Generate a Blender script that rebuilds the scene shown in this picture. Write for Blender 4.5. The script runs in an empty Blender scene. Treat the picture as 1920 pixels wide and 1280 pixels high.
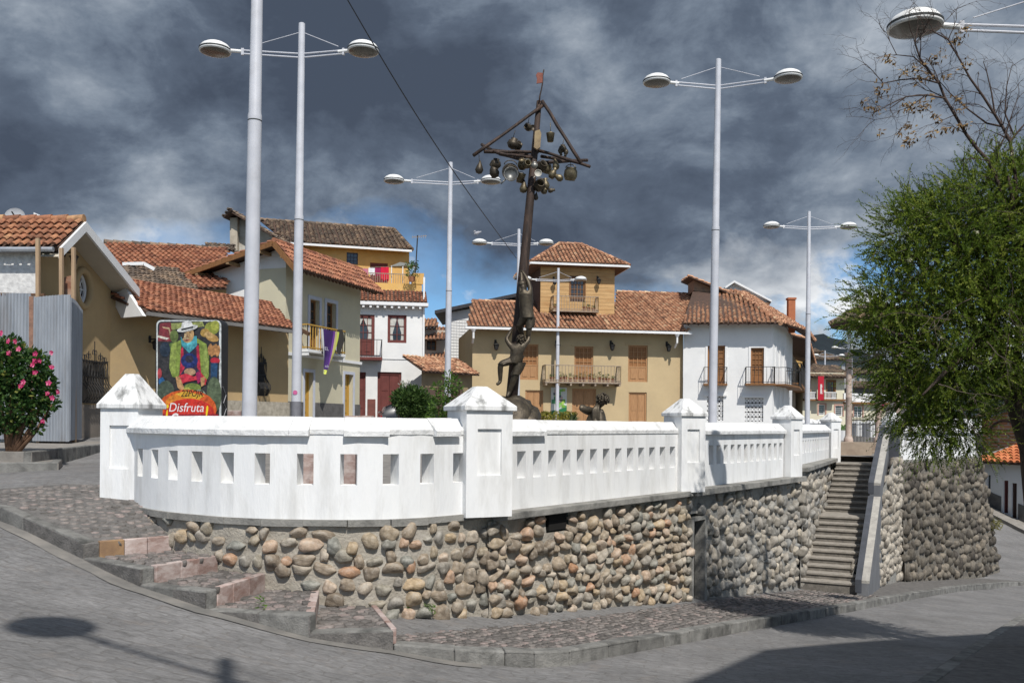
import bpy, bmesh, math, random
import numpy as np
from mathutils import Vector, Matrix, noise as mnoise
R = math.radians
random.seed(7)
SC = bpy.context.scene
COL = SC.collection

# ------------------------------------------------------------------ camera
FPX = 1700.0; PX0, PY0 = 960.0, 795.0; ROLL = R(0.5)
cam_d = bpy.data.cameras.new('camera'); cam = bpy.data.objects.new('camera', cam_d); COL.objects.link(cam)
cam_d.sensor_width = 36; cam_d.lens = FPX / 1920 * 36; cam_d.shift_y = (PY0 - 640) / 1920
cam_d.clip_start = 0.05; cam_d.clip_end = 30000
cam.matrix_world = Matrix.Rotation(R(90), 4, 'X') @ Matrix.Rotation(ROLL, 4, 'Z')
SC.camera = cam

# ------------------------------------------------------------------ sun and sky
SUN_AZ, SUN_EL = 18.0, 51.0          # degrees right of straight behind the camera, above the horizon
tosun = Vector((math.sin(R(SUN_AZ)) * math.cos(R(SUN_EL)), -math.cos(R(SUN_AZ)) * math.cos(R(SUN_EL)), math.sin(R(SUN_EL))))
sd = bpy.data.lights.new('sun', 'SUN'); sun = bpy.data.objects.new('sun', sd); COL.objects.link(sun)
sd.energy = 3.9; sd.angle = R(0.53); sd.color = (1, 0.96, 0.9)
sun.rotation_euler = (-tosun).to_track_quat('-Z', 'Y').to_euler(); sun.location = tosun * 60

SKYOFF = [(8.2, 6.1, 5), (3.3, 7.7, 1), (0.3, 3.4, 2.1), (4.8, 7.4, 0.6)]
w = bpy.data.worlds.new('World'); SC.world = w; w.use_nodes = True
nt = w.node_tree; nt.nodes.clear()
def N(t, **k):
    n = nt.nodes.new(t)
    for a, b in k.items(): setattr(n, a, b)
    return n
def L(a, b): nt.links.new(a, b)
def M(op, a, b=None, c=None, clamp=False):
    n = nt.nodes.new('ShaderNodeMath'); n.operation = op; n.use_clamp = clamp
    for i, v in enumerate((a, b, c)):
        if v is None: continue
        if isinstance(v, (int, float)): n.inputs[i].default_value = v
        else: nt.links.new(v, n.inputs[i])
    return n.outputs[0]
def RAMP(fac, stops, interp='EASE'):
    n = nt.nodes.new('ShaderNodeValToRGB'); n.color_ramp.interpolation = interp
    el = n.color_ramp.elements
    while len(el) < len(stops): el.new(0.5)
    for e, (p, c) in zip(el, stops): e.position = p; e.color = c if len(c) == 4 else (*c, 1)
    nt.links.new(fac, n.inputs[0]); return n.outputs[0]
def MIXC(f, a, b):
    n = nt.nodes.new('ShaderNodeMix'); n.data_type = 'RGBA'
    for i, v in ((0, f), (6, a), (7, b)):
        if isinstance(v, (int, float)): n.inputs[i].default_value = v
        elif isinstance(v, tuple): n.inputs[i].default_value = (*v, 1)
        else: nt.links.new(v, n.inputs[i])
    return n.outputs[2]
sky = N('ShaderNodeTexSky', sky_type='NISHITA'); sky.sun_disc = False
sky.sun_elevation = R(SUN_EL); sky.sun_rotation = R(180 - SUN_AZ); sky.altitude = 2500; sky.air_density = 1.0; sky.dust_density = 0.6; sky.ozone_density = 1.2
tc = N('ShaderNodeTexCoord'); sep = N('ShaderNodeSeparateXYZ'); L(tc.outputs['Generated'], sep.inputs[0])
zc = M('MAXIMUM', sep.outputs[2], 0.0)
den = M('ADD', zc, 0.16)
cx = M('DIVIDE', sep.outputs[0], den); cy = M('DIVIDE', sep.outputs[1], den)
comb = N('ShaderNodeCombineXYZ'); L(cx, comb.inputs[0]); L(cy, comb.inputs[1])
def NOISE(vec, scale, detail, rough, off=(0, 0, 0), dist=0.0):
    mp = N('ShaderNodeMapping'); mp.inputs['Location'].default_value = off; L(vec, mp.inputs[0])
    n = N('ShaderNodeTexNoise'); n.inputs['Scale'].default_value = scale; n.inputs['Detail'].default_value = detail
    n.inputs['Roughness'].default_value = rough; n.inputs['Distortion'].default_value = dist
    L(mp.outputs[0], n.inputs['Vector']); return n.outputs[0]
#SKYBLOCK
dv = N('ShaderNodeMapping'); dv.inputs['Scale'].default_value = (1, 1, 1.55); L(tc.outputs['Generated'], dv.inputs[0])
wn = N('ShaderNodeTexNoise'); wn.inputs['Scale'].default_value = 3.0; wn.inputs['Detail'].default_value = 4; L(dv.outputs[0], wn.inputs['Vector'])
wsub = N('ShaderNodeVectorMath', operation='SUBTRACT'); L(wn.outputs['Color'], wsub.inputs[0]); wsub.inputs[1].default_value = (.5, .5, .5)
wsc = N('ShaderNodeVectorMath', operation='SCALE'); L(wsub.outputs[0], wsc.inputs[0]); wsc.inputs['Scale'].default_value = 0.12
wadd = N('ShaderNodeVectorMath', operation='ADD'); L(dv.outputs[0], wadd.inputs[0]); L(wsc.outputs[0], wadd.inputs[1]); WV = wadd.outputs[0]
elev = sep.outputs[2]
big = NOISE(WV, 2.1, 2, 0.5, SKYOFF[0])
mid = NOISE(WV, 4.6, 12, 0.6, SKYOFF[1])
fine = NOISE(WV, 13.0, 10, 0.65, (1.3, 9.2, 0))
band = M('MULTIPLY', M('SUBTRACT', 1.0, M('ABSOLUTE', M('DIVIDE', M('SUBTRACT', elev, 0.205), 0.06))), 1.0, clamp=True)   # heavy base of the cloud deck
shade = M('SUBTRACT', M('ADD', M('ADD', M('MULTIPLY', big, 0.52), M('MULTIPLY', mid, 0.52)), M('MULTIPLY', fine, 0.16)), M('MULTIPLY', band, 0.05))
shade = M('ADD', M('MULTIPLY', M('SUBTRACT', shade, 0.575), 1.9), 0.575)
deck = RAMP(shade, [(0.40, (0.056, 0.073, 0.106)), (0.53, (0.092, 0.118, 0.163)), (0.61, (0.150, 0.186, 0.240)), (0.70, (0.245, 0.285, 0.34)), (0.84, (0.45, 0.49, 0.54))], 'LINEAR')
# low gap under the deck: blue sky with sunlit cumulus
cum = NOISE(WV, 7.5, 10, 0.56, SKYOFF[2])
cumsh = NOISE(WV, 9.0, 8, 0.58, (4.3, 1.4, 2.1))
edge = NOISE(WV, 4.2, 8, 0.55, SKYOFF[3])
gapm = M('SUBTRACT', M('ADD', M('MULTIPLY', M('SUBTRACT', elev, 0.17), 17.0), 0.5), M('MULTIPLY', M('SUBTRACT', edge, 0.5), 4.2), clamp=True)
blue = N('ShaderNodeMixRGB'); blue.blend_type = 'MULTIPLY'; blue.inputs[0].default_value = 1; L(sky.outputs[0], blue.inputs[1]); blue.inputs[2].default_value = (0.060, 0.082, 0.094, 1)
cumcol = RAMP(M('ADD', cumsh, M('MULTIPLY', M('SUBTRACT', elev, 0.1), 1.5)), [(0.34, (0.20, 0.24, 0.30)), (0.47, (0.38, 0.42, 0.47)), (0.60, (0.74, 0.76, 0.78))])
cummask = M('MULTIPLY', M('SUBTRACT', M('SUBTRACT', cum, M('MULTIPLY', elev, 1.1)), 0.30), 10.0, clamp=True)
low = MIXC(cummask, blue.outputs[0], cumcol)
skycol = MIXC(gapm, low, deck)
# the sky behind the camera, where the sun stands, is broken cloud with open blue
behind = M('MULTIPLY', M('SUBTRACT', M('SUBTRACT', M('MULTIPLY', sep.outputs[1], -1.0), M('MULTIPLY', M('SUBTRACT', mid, 0.5), 2.0)), 0.05), 3.0, clamp=True)
openc = MIXC(M('MULTIPLY', M('SUBTRACT', mid, 0.47), 8.0, clamp=True), blue.outputs[0], (0.72, 0.74, 0.78))
skycol = MIXC(behind, skycol, openc)
bg = N('ShaderNodeBackground'); bg.inputs[1].default_value = 1.0; L(skycol, bg.inputs[0])
#ENDSKY
wo = N('ShaderNodeOutputWorld'); L(bg.outputs[0], wo.inputs[0])
SC.view_settings.view_transform = 'Standard'; SC.view_settings.look = 'None'; SC.view_settings.gamma = 1
SC.view_settings.exposure = 0.25; SC.view_settings.use_curve_mapping = False
SC.cycles.max_bounces = 6; SC.cycles.transparent_max_bounces = 6

# ------------------------------------------------------------------ helpers
def ray(px, py):
    u, v = px - PX0, py - PY0
    c, s = math.cos(ROLL), math.sin(ROLL)
    return (u * c + v * s) / FPX, (u * s - v * c) / FPX          # X/Y and Z/Y
def U(px, py, Y):
    a, b = ray(px, py); return Vector((a * Y, Y, b * Y))
def Uz(px, py, z):
    a, b = ray(px, py); Y = z / b; return Vector((a * Y, Y, z))
def lerp(a, b, t): return a + (b - a) * t

MATS = {}
def _mk(name):
    m = bpy.data.materials.new(name); m.use_nodes = True; MATS[name] = m
    t = m.node_tree; b = t.nodes['Principled BSDF']; return m, t, b
def mat(name, c1, c2=None, scale=3.0, rough=0.85, bump=0.0, bscale=25.0, detail=6, metal=0.0, spec=0.3, c3=None, s3=0.6, w3=0.5, rnd=0.0, stretch=(1, 1, 1), coat=0.0, t3=(.52, .68)):
    """noise-mottled surface; c3 = large stains; rnd = per-object brightness spread"""
    if name in MATS: return MATS[name]
    m, t, b = _mk(name)
    b.inputs['Roughness'].default_value = rough; b.inputs['Metallic'].default_value = metal
    b.inputs['Specular IOR Level'].default_value = spec
    if coat: b.inputs['Coat Weight'].default_value = coat; b.inputs['Coat Roughness'].default_value = 0.1
    nn = t.nodes.new; lk = t.links.new
    co = nn('ShaderNodeTexCoord'); mp = nn('ShaderNodeMapping'); mp.inputs['Scale'].default_value = stretch; lk(co.outputs['Object'], mp.inputs[0])
    src = None
    if c2 is None: c2 = tuple(x * 0.8 for x in c1)
    nz = nn('ShaderNodeTexNoise'); nz.inputs['Scale'].default_value = scale; nz.inputs['Detail'].default_value = detail; nz.inputs['Roughness'].default_value = 0.62
    lk(mp.outputs[0], nz.inputs['Vector'])
    cr = nn('ShaderNodeValToRGB'); cr.color_ramp.elements[0].position = 0.36; cr.color_ramp.elements[1].position = 0.64
    cr.color_ramp.elements[0].color = (*c2, 1); cr.color_ramp.elements[1].color = (*c1, 1); lk(nz.outputs[0], cr.inputs[0]); src = cr.outputs[0]
    if c3 is not None:
        n3 = nn('ShaderNodeTexNoise'); n3.inputs['Scale'].default_value = s3; n3.inputs['Detail'].default_value = 8; n3.inputs['Roughness'].default_value = 0.65
        lk(mp.outputs[0], n3.inputs['Vector'])
        r3 = nn('ShaderNodeValToRGB'); r3.color_ramp.elements[0].position = t3[0]; r3.color_ramp.elements[1].position = t3[1]
        r3.color_ramp.elements[0].color = (0, 0, 0, 1); r3.color_ramp.elements[1].color = (w3, w3, w3, 1); lk(n3.outputs[0], r3.inputs[0])
        mx = nn('ShaderNodeMix'); mx.data_type = 'RGBA'; lk(r3.outputs[0], mx.inputs[0]); lk(src, mx.inputs[6]); mx.inputs[7].default_value = (*c3, 1); src = mx.outputs[2]
    if rnd:
        oi = nn('ShaderNodeObjectInfo'); mr = nn('ShaderNodeMapRange'); mr.inputs[3].default_value = 1 - rnd; mr.inputs[4].default_value = 1 + rnd
        lk(oi.outputs['Random'], mr.inputs[0])
        hs = nn('ShaderNodeHueSaturation'); lk(mr.outputs[0], hs.inputs['Value']); lk(src, hs.inputs['Color']); src = hs.outputs[0]
    lk(src, b.inputs['Base Color'])
    if bump:
        nb = nn('ShaderNodeTexNoise'); nb.inputs['Scale'].default_value = bscale; nb.inputs['Detail'].default_value = 8; nb.inputs['Roughness'].default_value = 0.6
        lk(mp.outputs[0], nb.inputs['Vector'])
        bp = nn('ShaderNodeBump'); bp.inputs['Strength'].default_value = bump; bp.inputs['Distance'].default_value = 0.02
        lk(nb.outputs[0], bp.inputs['Height']); lk(bp.outputs[0], b.inputs['Normal'])
    return m
def mat_ramp(name, stops, attr=None, rough=0.85, mottle=0.35, mscale=12.0, bump=0.3, bscale=40.0, spec=0.25, moss=None):
    """colour picked per piece from a ramp: by face attribute 'tone' or, without it, by the object's own random number"""
    if name in MATS: return MATS[name]
    m, t, b = _mk(name); nn = t.nodes.new; lk = t.links.new
    b.inputs['Roughness'].default_value = rough; b.inputs['Specular IOR Level'].default_value = spec
    if attr:
        a = nn('ShaderNodeAttribute'); a.attribute_name = attr; f = a.outputs['Fac']
    else:
        a = nn('ShaderNodeObjectInfo'); f = a.outputs['Random']
    cr = nn('ShaderNodeValToRGB'); cr.color_ramp.interpolation = 'LINEAR'
    el = cr.color_ramp.elements
    while len(el) < len(stops): el.new(0.5)
    for e, (p, c) in zip(el, stops): e.position = p; e.color = (*c, 1)
    lk(f, cr.inputs[0])
    co = nn('ShaderNodeTexCoord')
    nz = nn('ShaderNodeTexNoise'); nz.inputs['Scale'].default_value = mscale; nz.inputs['Detail'].default_value = 7; nz.inputs['Roughness'].default_value = 0.65
    lk(co.outputs['Object'], nz.inputs['Vector'])
    mr = nn('ShaderNodeMapRange'); mr.inputs[1].default_value = 0.3; mr.inputs[2].default_value = 0.7; mr.inputs[3].default_value = 1 - mottle; mr.inputs[4].default_value = 1 + mottle
    lk(nz.outputs[0], mr.inputs[0])
    hs = nn('ShaderNodeHueSaturation'); lk(cr.outputs[0], hs.inputs['Color']); lk(mr.outputs[0], hs.inputs['Value']); src = hs.outputs[0]
    if moss:
        n3 = nn('ShaderNodeTexNoise'); n3.inputs['Scale'].default_value = moss[1]; n3.inputs['Detail'].default_value = 9; n3.inputs['Roughness'].default_value = 0.7
        lk(co.outputs['Object'], n3.inputs['Vector'])
        r3 = nn('ShaderNodeMapRange'); r3.inputs[1].default_value = 0.5; r3.inputs[2].default_value = 0.7; r3.inputs[3].default_value = 0; r3.inputs[4].default_value = moss[2]
        lk(n3.outputs[0], r3.inputs[0])
        mx = nn('ShaderNodeMix'); mx.data_type = 'RGBA'; lk(r3.outputs[0], mx.inputs[0]); lk(src, mx.inputs[6]); mx.inputs[7].default_value = (*moss[0], 1); src = mx.outputs[2]
    lk(src, b.inputs['Base Color'])
    if bump:
        nb = nn('ShaderNodeTexNoise'); nb.inputs['Scale'].default_value = bscale; nb.inputs['Detail'].default_value = 6
        lk(co.outputs['Object'], nb.inputs['Vector'])
        bp = nn('ShaderNodeBump'); bp.inputs['Strength'].default_value = bump; bp.inputs['Distance'].default_value = 0.02
        lk(nb.outputs[0], bp.inputs['Height']); lk(bp.outputs[0], b.inputs['Normal'])
    return m
def mat_leaf(name, stops, rough=0.55, trans=0.35):
    if name in MATS: return MATS[name]
    m, t, b = _mk(name); nn = t.nodes.new; lk = t.links.new
    a = nn('ShaderNodeAttribute'); a.attribute_name = 'tone'
    cr = nn('ShaderNodeValToRGB'); el = cr.color_ramp.elements
    while len(el) < len(stops): el.new(0.5)
    for e, (p, c) in zip(el, stops): e.position = p; e.color = (*c, 1)
    lk(a.outputs['Fac'], cr.inputs[0]); lk(cr.outputs[0], b.inputs['Base Color']); b.inputs['Roughness'].default_value = rough; b.inputs['Specular IOR Level'].default_value = 0.3
    tr = nn('ShaderNodeBsdfTranslucent'); hs = nn('ShaderNodeHueSaturation'); hs.inputs['Value'].default_value = 1.4; lk(cr.outputs[0], hs.inputs['Color']); lk(hs.outputs[0], tr.inputs[0])
    mx = nn('ShaderNodeMixShader'); mx.inputs[0].default_value = trans; lk(b.outputs[0], mx.inputs[1]); lk(tr.outputs[0], mx.inputs[2])
    lk(mx.outputs[0], t.nodes['Material Output'].inputs[0]); return m
def flat(name, c, rough=0.6, metal=0, spec=0.3, **k): return mat(name, c, tuple(x * 0.93 for x in c), rough=rough, metal=metal, spec=spec, **k)

def wloc(o):
    v = Vector((0, 0, 0))
    while o is not None: v = v + o.location; o = o.parent
    return v
def tag(o, label=None, cat=None, group=None, kind=None):
    if label: o['label'] = label
    if cat: o['category'] = cat
    if group: o['group'] = group
    if kind: o['kind'] = kind
    return o
def thing(name, loc, label, cat, group=None):
    o = bpy.data.objects.new(name, None); COL.objects.link(o); o.location = loc; o.empty_display_size = 0.2
    return tag(o, label, cat, group)
def link(name, me, parent=None, loc=None):
    o = bpy.data.objects.new(name, me); COL.objects.link(o)
    if parent is not None: o.parent = parent
    if loc is not None: o.location = loc
    return o
def copy_tree(o, parent=None):
    c = o.copy(); COL.objects.link(c)
    if parent is not None: c.parent = parent
    for ch in list(o.children): copy_tree(ch, c)
    return c

class MB:
    def __init__(s): s.v = []; s.f = []; s.t = []
    def add(s, pts, faces, tone=None):
        k = len(s.v); s.v += [tuple(p) for p in pts]; s.f += [tuple(i + k for i in f) for f in faces]
        s.t += [tone if tone is not None else 0.5] * len(faces); return s
    def poly(s, pts, tone=None): return s.add(pts, [tuple(range(len(pts)))], tone)
    def hexa(s, p, tone=None):     # 4 bottom (ccw), 4 top
        return s.add(p, [(3, 2, 1, 0), (4, 5, 6, 7), (0, 1, 5, 4), (1, 2, 6, 5), (2, 3, 7, 6), (3, 0, 4, 7)], tone)
    def box(s, x0, x1, y0, y1, z0, z1, tone=None):
        return s.hexa([(x0, y0, z0), (x1, y0, z0), (x1, y1, z0), (x0, y1, z0), (x0, y0, z1), (x1, y0, z1), (x1, y1, z1), (x0, y1, z1)], tone)
    def prism(s, pts, off, tone=None):      # polygon (3D pts) swept by vector off
        n = len(pts); off = Vector(off); a = [Vector(p) for p in pts]; b = [p + off for p in a]
        return s.add(a + b, [tuple(range(n))[::-1], tuple(range(n, 2 * n))] + [(i, (i + 1) % n, n + (i + 1) % n, n + i) for i in range(n)], tone)
    def tube(s, pts, rad, n=8, tone=None, caps=True):
        pts = [Vector(p) for p in pts]
        if not hasattr(rad, '__len__'): rad = [rad] * len(pts)
        k = len(s.v); ref = None
        for i, p in enumerate(pts):
            d = (pts[min(i + 1, len(pts) - 1)] - pts[max(i - 1, 0)])
            d = d.normalized() if d.length > 1e-9 else Vector((0, 0, 1))
            if ref is None or abs(ref.dot(d)) > 0.98:
                ref = Vector((0, 0, 1)) if abs(d.z) < 0.9 else Vector((1, 0, 0))
            a = (ref - d * ref.dot(d)).normalized(); ref = a; b = d.cross(a)
            for j in range(n):
                t = 2 * math.pi * j / n; s.v.append(tuple(p + (a * math.cos(t) + b * math.sin(t)) * rad[i]))
        fs = []
        for i in range(len(pts) - 1):
            for j in range(n):
                fs.append((k + i * n + j, k + i * n + (j + 1) % n, k + (i + 1) * n + (j + 1) % n, k + (i + 1) * n + j))
        if caps: fs.append(tuple(k + j for j in range(n))[::-1]); fs.append(tuple(k + (len(pts) - 1) * n + j for j in range(n)))
        s.f += fs; s.t += [tone if tone is not None else 0.5] * len(fs); return s
    def bar(s, p0, p1, wdt, hgt=None, up=(0, 0, 1), tone=None):    # rectangular bar
        p0, p1 = Vector(p0), Vector(p1); d = (p1 - p0).normalized(); up = Vector(up)
        if abs(d.dot(up)) > 0.98: up = Vector((0, 1, 0))
        a = d.cross(up).normalized() * wdt / 2; b = a.cross(d).normalized() * (hgt or wdt) / 2
        return s.hexa([p0 - a - b, p0 + a - b, p1 + a - b, p1 - a - b, p0 - a + b, p0 + a + b, p1 + a + b, p1 - a + b], tone)
    def lathe(s, c, prof, n=16, ax=(0, 0, 1), tone=None, caps=True):
        c = Vector(c); ax = Vector(ax).normalized(); ref = Vector((1, 0, 0)) if abs(ax.x) < 0.9 else Vector((0, 1, 0))
        a = (ref - ax * ref.dot(ax)).normalized(); b = ax.cross(a); k = len(s.v)
        for r, z in prof:
            for j in range(n):
                t = 2 * math.pi * j / n; s.v.append(tuple(c + ax * z + (a * math.cos(t) + b * math.sin(t)) * r))
        fs = []
        for i in range(len(prof) - 1):
            for j in range(n): fs.append((k + i * n + j, k + i * n + (j + 1) % n, k + (i + 1) * n + (j + 1) % n, k + (i + 1) * n + j))
        if caps: fs.append(tuple(k + j for j in range(n))[::-1]); fs.append(tuple(k + (len(prof) - 1) * n + j for j in range(n)))
        s.f += fs; s.t += [tone if tone is not None else 0.5] * len(fs); return s
    def build(s, name, m, parent=None, smooth=False, kind=None, bevel=0.0, autosmooth=None):
        off = wloc(parent) if parent is not None else Vector((0, 0, 0))
        me = bpy.data.meshes.new(name)
        vs = [(x - off.x, y - off.y, z - off.z) for x, y, z in s.v]
        me.from_pydata(vs, [], s.f); me.materials.append(MATS[m] if isinstance(m, str) else m)
        a = me.attributes.new('tone', 'FLOAT', 'FACE'); a.data.foreach_set('value', np.array(s.t, dtype=np.float32))
        if smooth: me.polygons.foreach_set('use_smooth', [True] * len(me.polygons))
        me.update()
        if smooth is not True and smooth: 
            try: me.set_sharp_from_angle(angle=R(smooth))
            except Exception: pass
        o = link(name, me, parent)
        if bevel:
            md = o.modifiers.new('bevel', 'BEVEL'); md.width = bevel; md.segments = 2; md.limit_method = 'ANGLE'; md.angle_limit = R(40)
        if kind: o['kind'] = kind
        return o

class FR:
    """vertical facade plane from A to B (left to right as the camera sees it); s along, n outward, z up"""
    def __init__(s, A, B):
        s.A = Vector((A[0], A[1], 0)); s.B = Vector((B[0], B[1], 0)); s.L = (s.B - s.A).length
        s.d = (s.B - s.A).normalized(); s.n = Vector((s.d.y, -s.d.x, 0))
    def pt(s, a, n, z): p = s.A + s.d * a + s.n * n; return Vector((p.x, p.y, z))
    def px(s, px, py, n=0.0):
        a, b = ray(px, py); dirv = Vector((a, 1, b)); o = s.A + s.n * n
        k = o.dot(s.n) / dirv.dot(s.n); q = dirv * k
        return (q - o).dot(s.d), q.z
    def rect(s, x0, y0, x1, y1, n=0.0):
        a0, z1 = s.px(x0, y0, n); a1, z0 = s.px(x1, y1, n); return (a0, a1, z0, z1)
    def box(s, mb, s0, s1, n0, n1, z0, z1, tone=None):
        return mb.hexa([s.pt(s0, n1, z0), s.pt(s1, n1, z0), s.pt(s1, n0, z0), s.pt(s0, n0, z0), s.pt(s0, n1, z1), s.pt(s1, n1, z1), s.pt(s1, n0, z1), s.pt(s0, n0, z1)], tone)
    def wall(s, mb, s0, s1, z0, z1, holes=(), depth=0.2, n=0.0):
        S = sorted({s0, s1, *[min(max(h[0], s0), s1) for h in holes], *[min(max(h[1], s0), s1) for h in holes]})
        Z = sorted({z0, z1, *[min(max(h[2], z0), z1) for h in holes], *[min(max(h[3], z0), z1) for h in holes]})
        for i in range(len(S) - 1):
            for j in range(len(Z) - 1):
                cs, cz = (S[i] + S[i + 1]) / 2, (Z[j] + Z[j + 1]) / 2
                if any(h[0] < cs < h[1] and h[2] < cz < h[3] for h in holes): continue
                mb.poly([s.pt(S[i], n, Z[j]), s.pt(S[i + 1], n, Z[j]), s.pt(S[i + 1], n, Z[j + 1]), s.pt(S[i], n, Z[j + 1])])
        for a, b, c, d in holes:
            q = [(a, c), (b, c), (b, d), (a, d)]
            for i in range(4):
                p0, p1 = q[i], q[(i + 1) % 4]
                mb.poly([s.pt(p0[0], n, p0[1]), s.pt(p0[0], n - depth, p0[1]), s.pt(p1[0], n - depth, p1[1]), s.pt(p1[0], n, p1[1])])
        return mb

def inside(p, poly):
    x, y = p; r = False; n = len(poly)
    for i in range(n):
        x0, y0 = poly[i]; x1, y1 = poly[(i + 1) % n]
        if (y0 > y) != (y1 > y) and x < (x1 - x0) * (y - y0) / (y1 - y0) + x0: r = not r
    return r
def tiles(mb, poly, w=0.24, l=0.36, e=None, rnd=random, jit=0.01, tone=(0, 1), cb=None):
    """rows of barrel tiles over a planar polygon; poly[0]->poly[1] is the eave (left to right seen from outside)"""
    P = [Vector(p) for p in poly]; e = (P[1] - P[0]).normalized() if e is None else Vector(e)
    nrm = Vector((0, 0, 0))
    for i in range(1, len(P) - 1): nrm += (P[i] - P[0]).cross(P[i + 1] - P[0])
    nrm.normalize(); g = nrm.cross(e).normalized()
    q = [((p - P[0]).dot(e), (p - P[0]).dot(g)) for p in P]
    a0, a1 = min(x for x, y in q), max(x for x, y in q); b1 = max(y for x, y in q)
    nc = max(1, round((a1 - a0) / w)); w = (a1 - a0) / nc; nr = max(1, round(b1 / l)); l2 = b1 / nr
    for c in range(nc):
        cj = rnd.uniform(-0.3, 0.3); wob = rnd.uniform(-jit, jit)
        for r in range(nr):
            ca, cb_ = a0 + (c + 0.5) * w, (r + 0.5) * l2
            if not inside((ca, cb_), q): continue
            tn = min(1, max(0, lerp(tone[0], tone[1], rnd.random() * 0.75 + 0.125 + cj * 0.25)))
            jx = rnd.uniform(-jit, jit) + wob; jl = rnd.uniform(-jit, jit) * 2; hh = rnd.uniform(0, jit)
            o = P[0] + e * (ca + jx) + g * (r * l2 + jl)
            pts = []; K = 5
            for k, (bb, rr, up) in enumerate(((-0.04, 0.37, 0.05), (l2 * 1.0, 0.31, 0.0))):
                for j in range(K):
                    t = math.pi * (1 - j / (K - 1)); pts.append(o + e * (math.cos(t) * rr * w) + g * bb + nrm * (math.sin(t) * rr * w * 0.95 + up + hh))
            fs = [(j, j + 1, K + j + 1, K + j) for j in range(K - 1)] + [tuple(range(K))[::-1]]
            if cb: cb(pts, fs, tn)
            else: mb.add(pts, fs, tn)
    return mb
def slab(mb, poly, t=0.08):
    P = [Vector(p) for p in poly]; n = Vector((0, 0, 0))
    for i in range(1, len(P) - 1): n += (P[i] - P[0]).cross(P[i + 1] - P[0])
    n.normalize(); return mb.prism(P, -n * t)
def ridge(mb, pts, r=0.13, l=0.4, rnd=random):
    for a, b in zip(pts[:-1], pts[1:]):
        a, b = Vector(a), Vector(b); n = max(1, round((b - a).length / l))
        for i in range(n):
            p, q = a.lerp(b, i / n), a.lerp(b, (i + 1.12) / n); mb.tube([p + Vector((0, 0, 0.02)), q], [r * 1.08, r * 0.92], 8, rnd.random())
    return mb
def text_mesh(txt, size, name, font=None, shear=0.0, extrude=0.002, bold=False):
    cu = bpy.data.curves.new('tmp_text', 'FONT'); cu.body = txt; cu.size = size; cu.shear = shear; cu.extrude = extrude; cu.resolution_u = 3
    if bold: cu.offset = size * 0.02
    ob = bpy.data.objects.new('tmp_text', cu); COL.objects.link(ob)
    dg = bpy.context.evaluated_depsgraph_get(); dg.update()
    me = bpy.data.meshes.new_from_object(ob.evaluated_get(dg)); me.name = name
    bpy.data.objects.remove(ob); bpy.data.curves.remove(cu); return me
def put_text(txt, F, s0, s1, z0, z1, n, m, parent, name='lettering', shear=0.0, bold=False, rot90=False):
    """lettering fitted into a rectangle on facade F"""
    me = text_mesh(txt, 1.0, name, shear=shear, extrude=0.0, bold=bold)
    co = np.zeros(len(me.vertices) * 3, dtype=np.float32); me.vertices.foreach_get('co', co); co = co.reshape(-1, 3)
    if rot90: co = np.stack([-co[:, 1], co[:, 0], co[:, 2]], 1)
    lo, hi = co.min(0), co.max(0); off = wloc(parent)
    out = []
    for x, y, z in co:
        p = F.pt(lerp(s0, s1, (x - lo[0]) / (hi[0] - lo[0])), n, lerp(z0, z1, (y - lo[1]) / (hi[1] - lo[1]))) - off; out += [p.x, p.y, p.z]
    me.vertices.foreach_set('co', out); me.materials.clear(); me.materials.append(MATS[m]); me.update()
    return link(name, me, parent)
# ------------------------------------------------------------------ shared materials
WHITE = mat('white_plaster', (0.80, 0.80, 0.79), (0.75, 0.755, 0.755), scale=1.6, rough=0.9, bump=0.25, bscale=18, c3=(0.42, 0.41, 0.38), s3=2.0, w3=0.42, stretch=(2.2, 2.2, .5), t3=(.48, .70))
WHITECAP = mat('weathered_white_cap', (0.79, 0.79, 0.78), (0.68, 0.68, 0.67), scale=5, rough=0.92, bump=0.5, bscale=30, c3=(0.12, 0.12, 0.115), s3=3.6, w3=0.8, stretch=(1.6, 1.6, 0.3), t3=(.50, .66))
CONC = mat('old_concrete', (0.30, 0.29, 0.265), (0.20, 0.195, 0.18), scale=4, rough=0.95, bump=0.6, bscale=30, c3=(0.07, 0.07, 0.065), s3=2.2, w3=0.7)
KERB = mat('kerb_concrete', (0.23, 0.225, 0.21), (0.13, 0.128, 0.12), scale=5, rough=0.95, bump=0.7, bscale=45, c3=(0.045, 0.045, 0.042), s3=3.0, w3=0.75, rnd=0.15)
MORTAR = mat('mortar', (0.41, 0.375, 0.315), (0.30, 0.27, 0.225), scale=6, rough=0.97, bump=1.0, bscale=30, c3=(0.45, 0.42, 0.37), s3=1.5, w3=0.6)
MORTARG = mat('mortar_grey', (0.34, 0.33, 0.30), (0.235, 0.225, 0.205), scale=6, rough=0.97, bump=1.0, bscale=30)
MORTARD = mat('mortar_dark', (0.20, 0.18, 0.15), (0.12, 0.11, 0.095), scale=6, rough=0.97, bump=1.0, bscale=30)
PAVEMENT = mat('pavement_bed', (0.175, 0.165, 0.155), (0.105, 0.10, 0.095), scale=9, rough=0.97, bump=1.0, bscale=40)
STONEA = mat_ramp('river_stone', [(0, (0.169, 0.137, 0.104)), (0.2, (0.338, 0.273, 0.202)), (0.4, (0.260, 0.240, 0.208)), (0.55, (0.403, 0.305, 0.195)), (0.7, (0.215, 0.215, 0.189)), (0.85, (0.442, 0.377, 0.299)), (1, (0.390, 0.221, 0.130))], mottle=0.4, mscale=1.6, bump=0.5, bscale=7, moss=((0.42, 0.40, 0.36), 1.3, 0.6))
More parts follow.
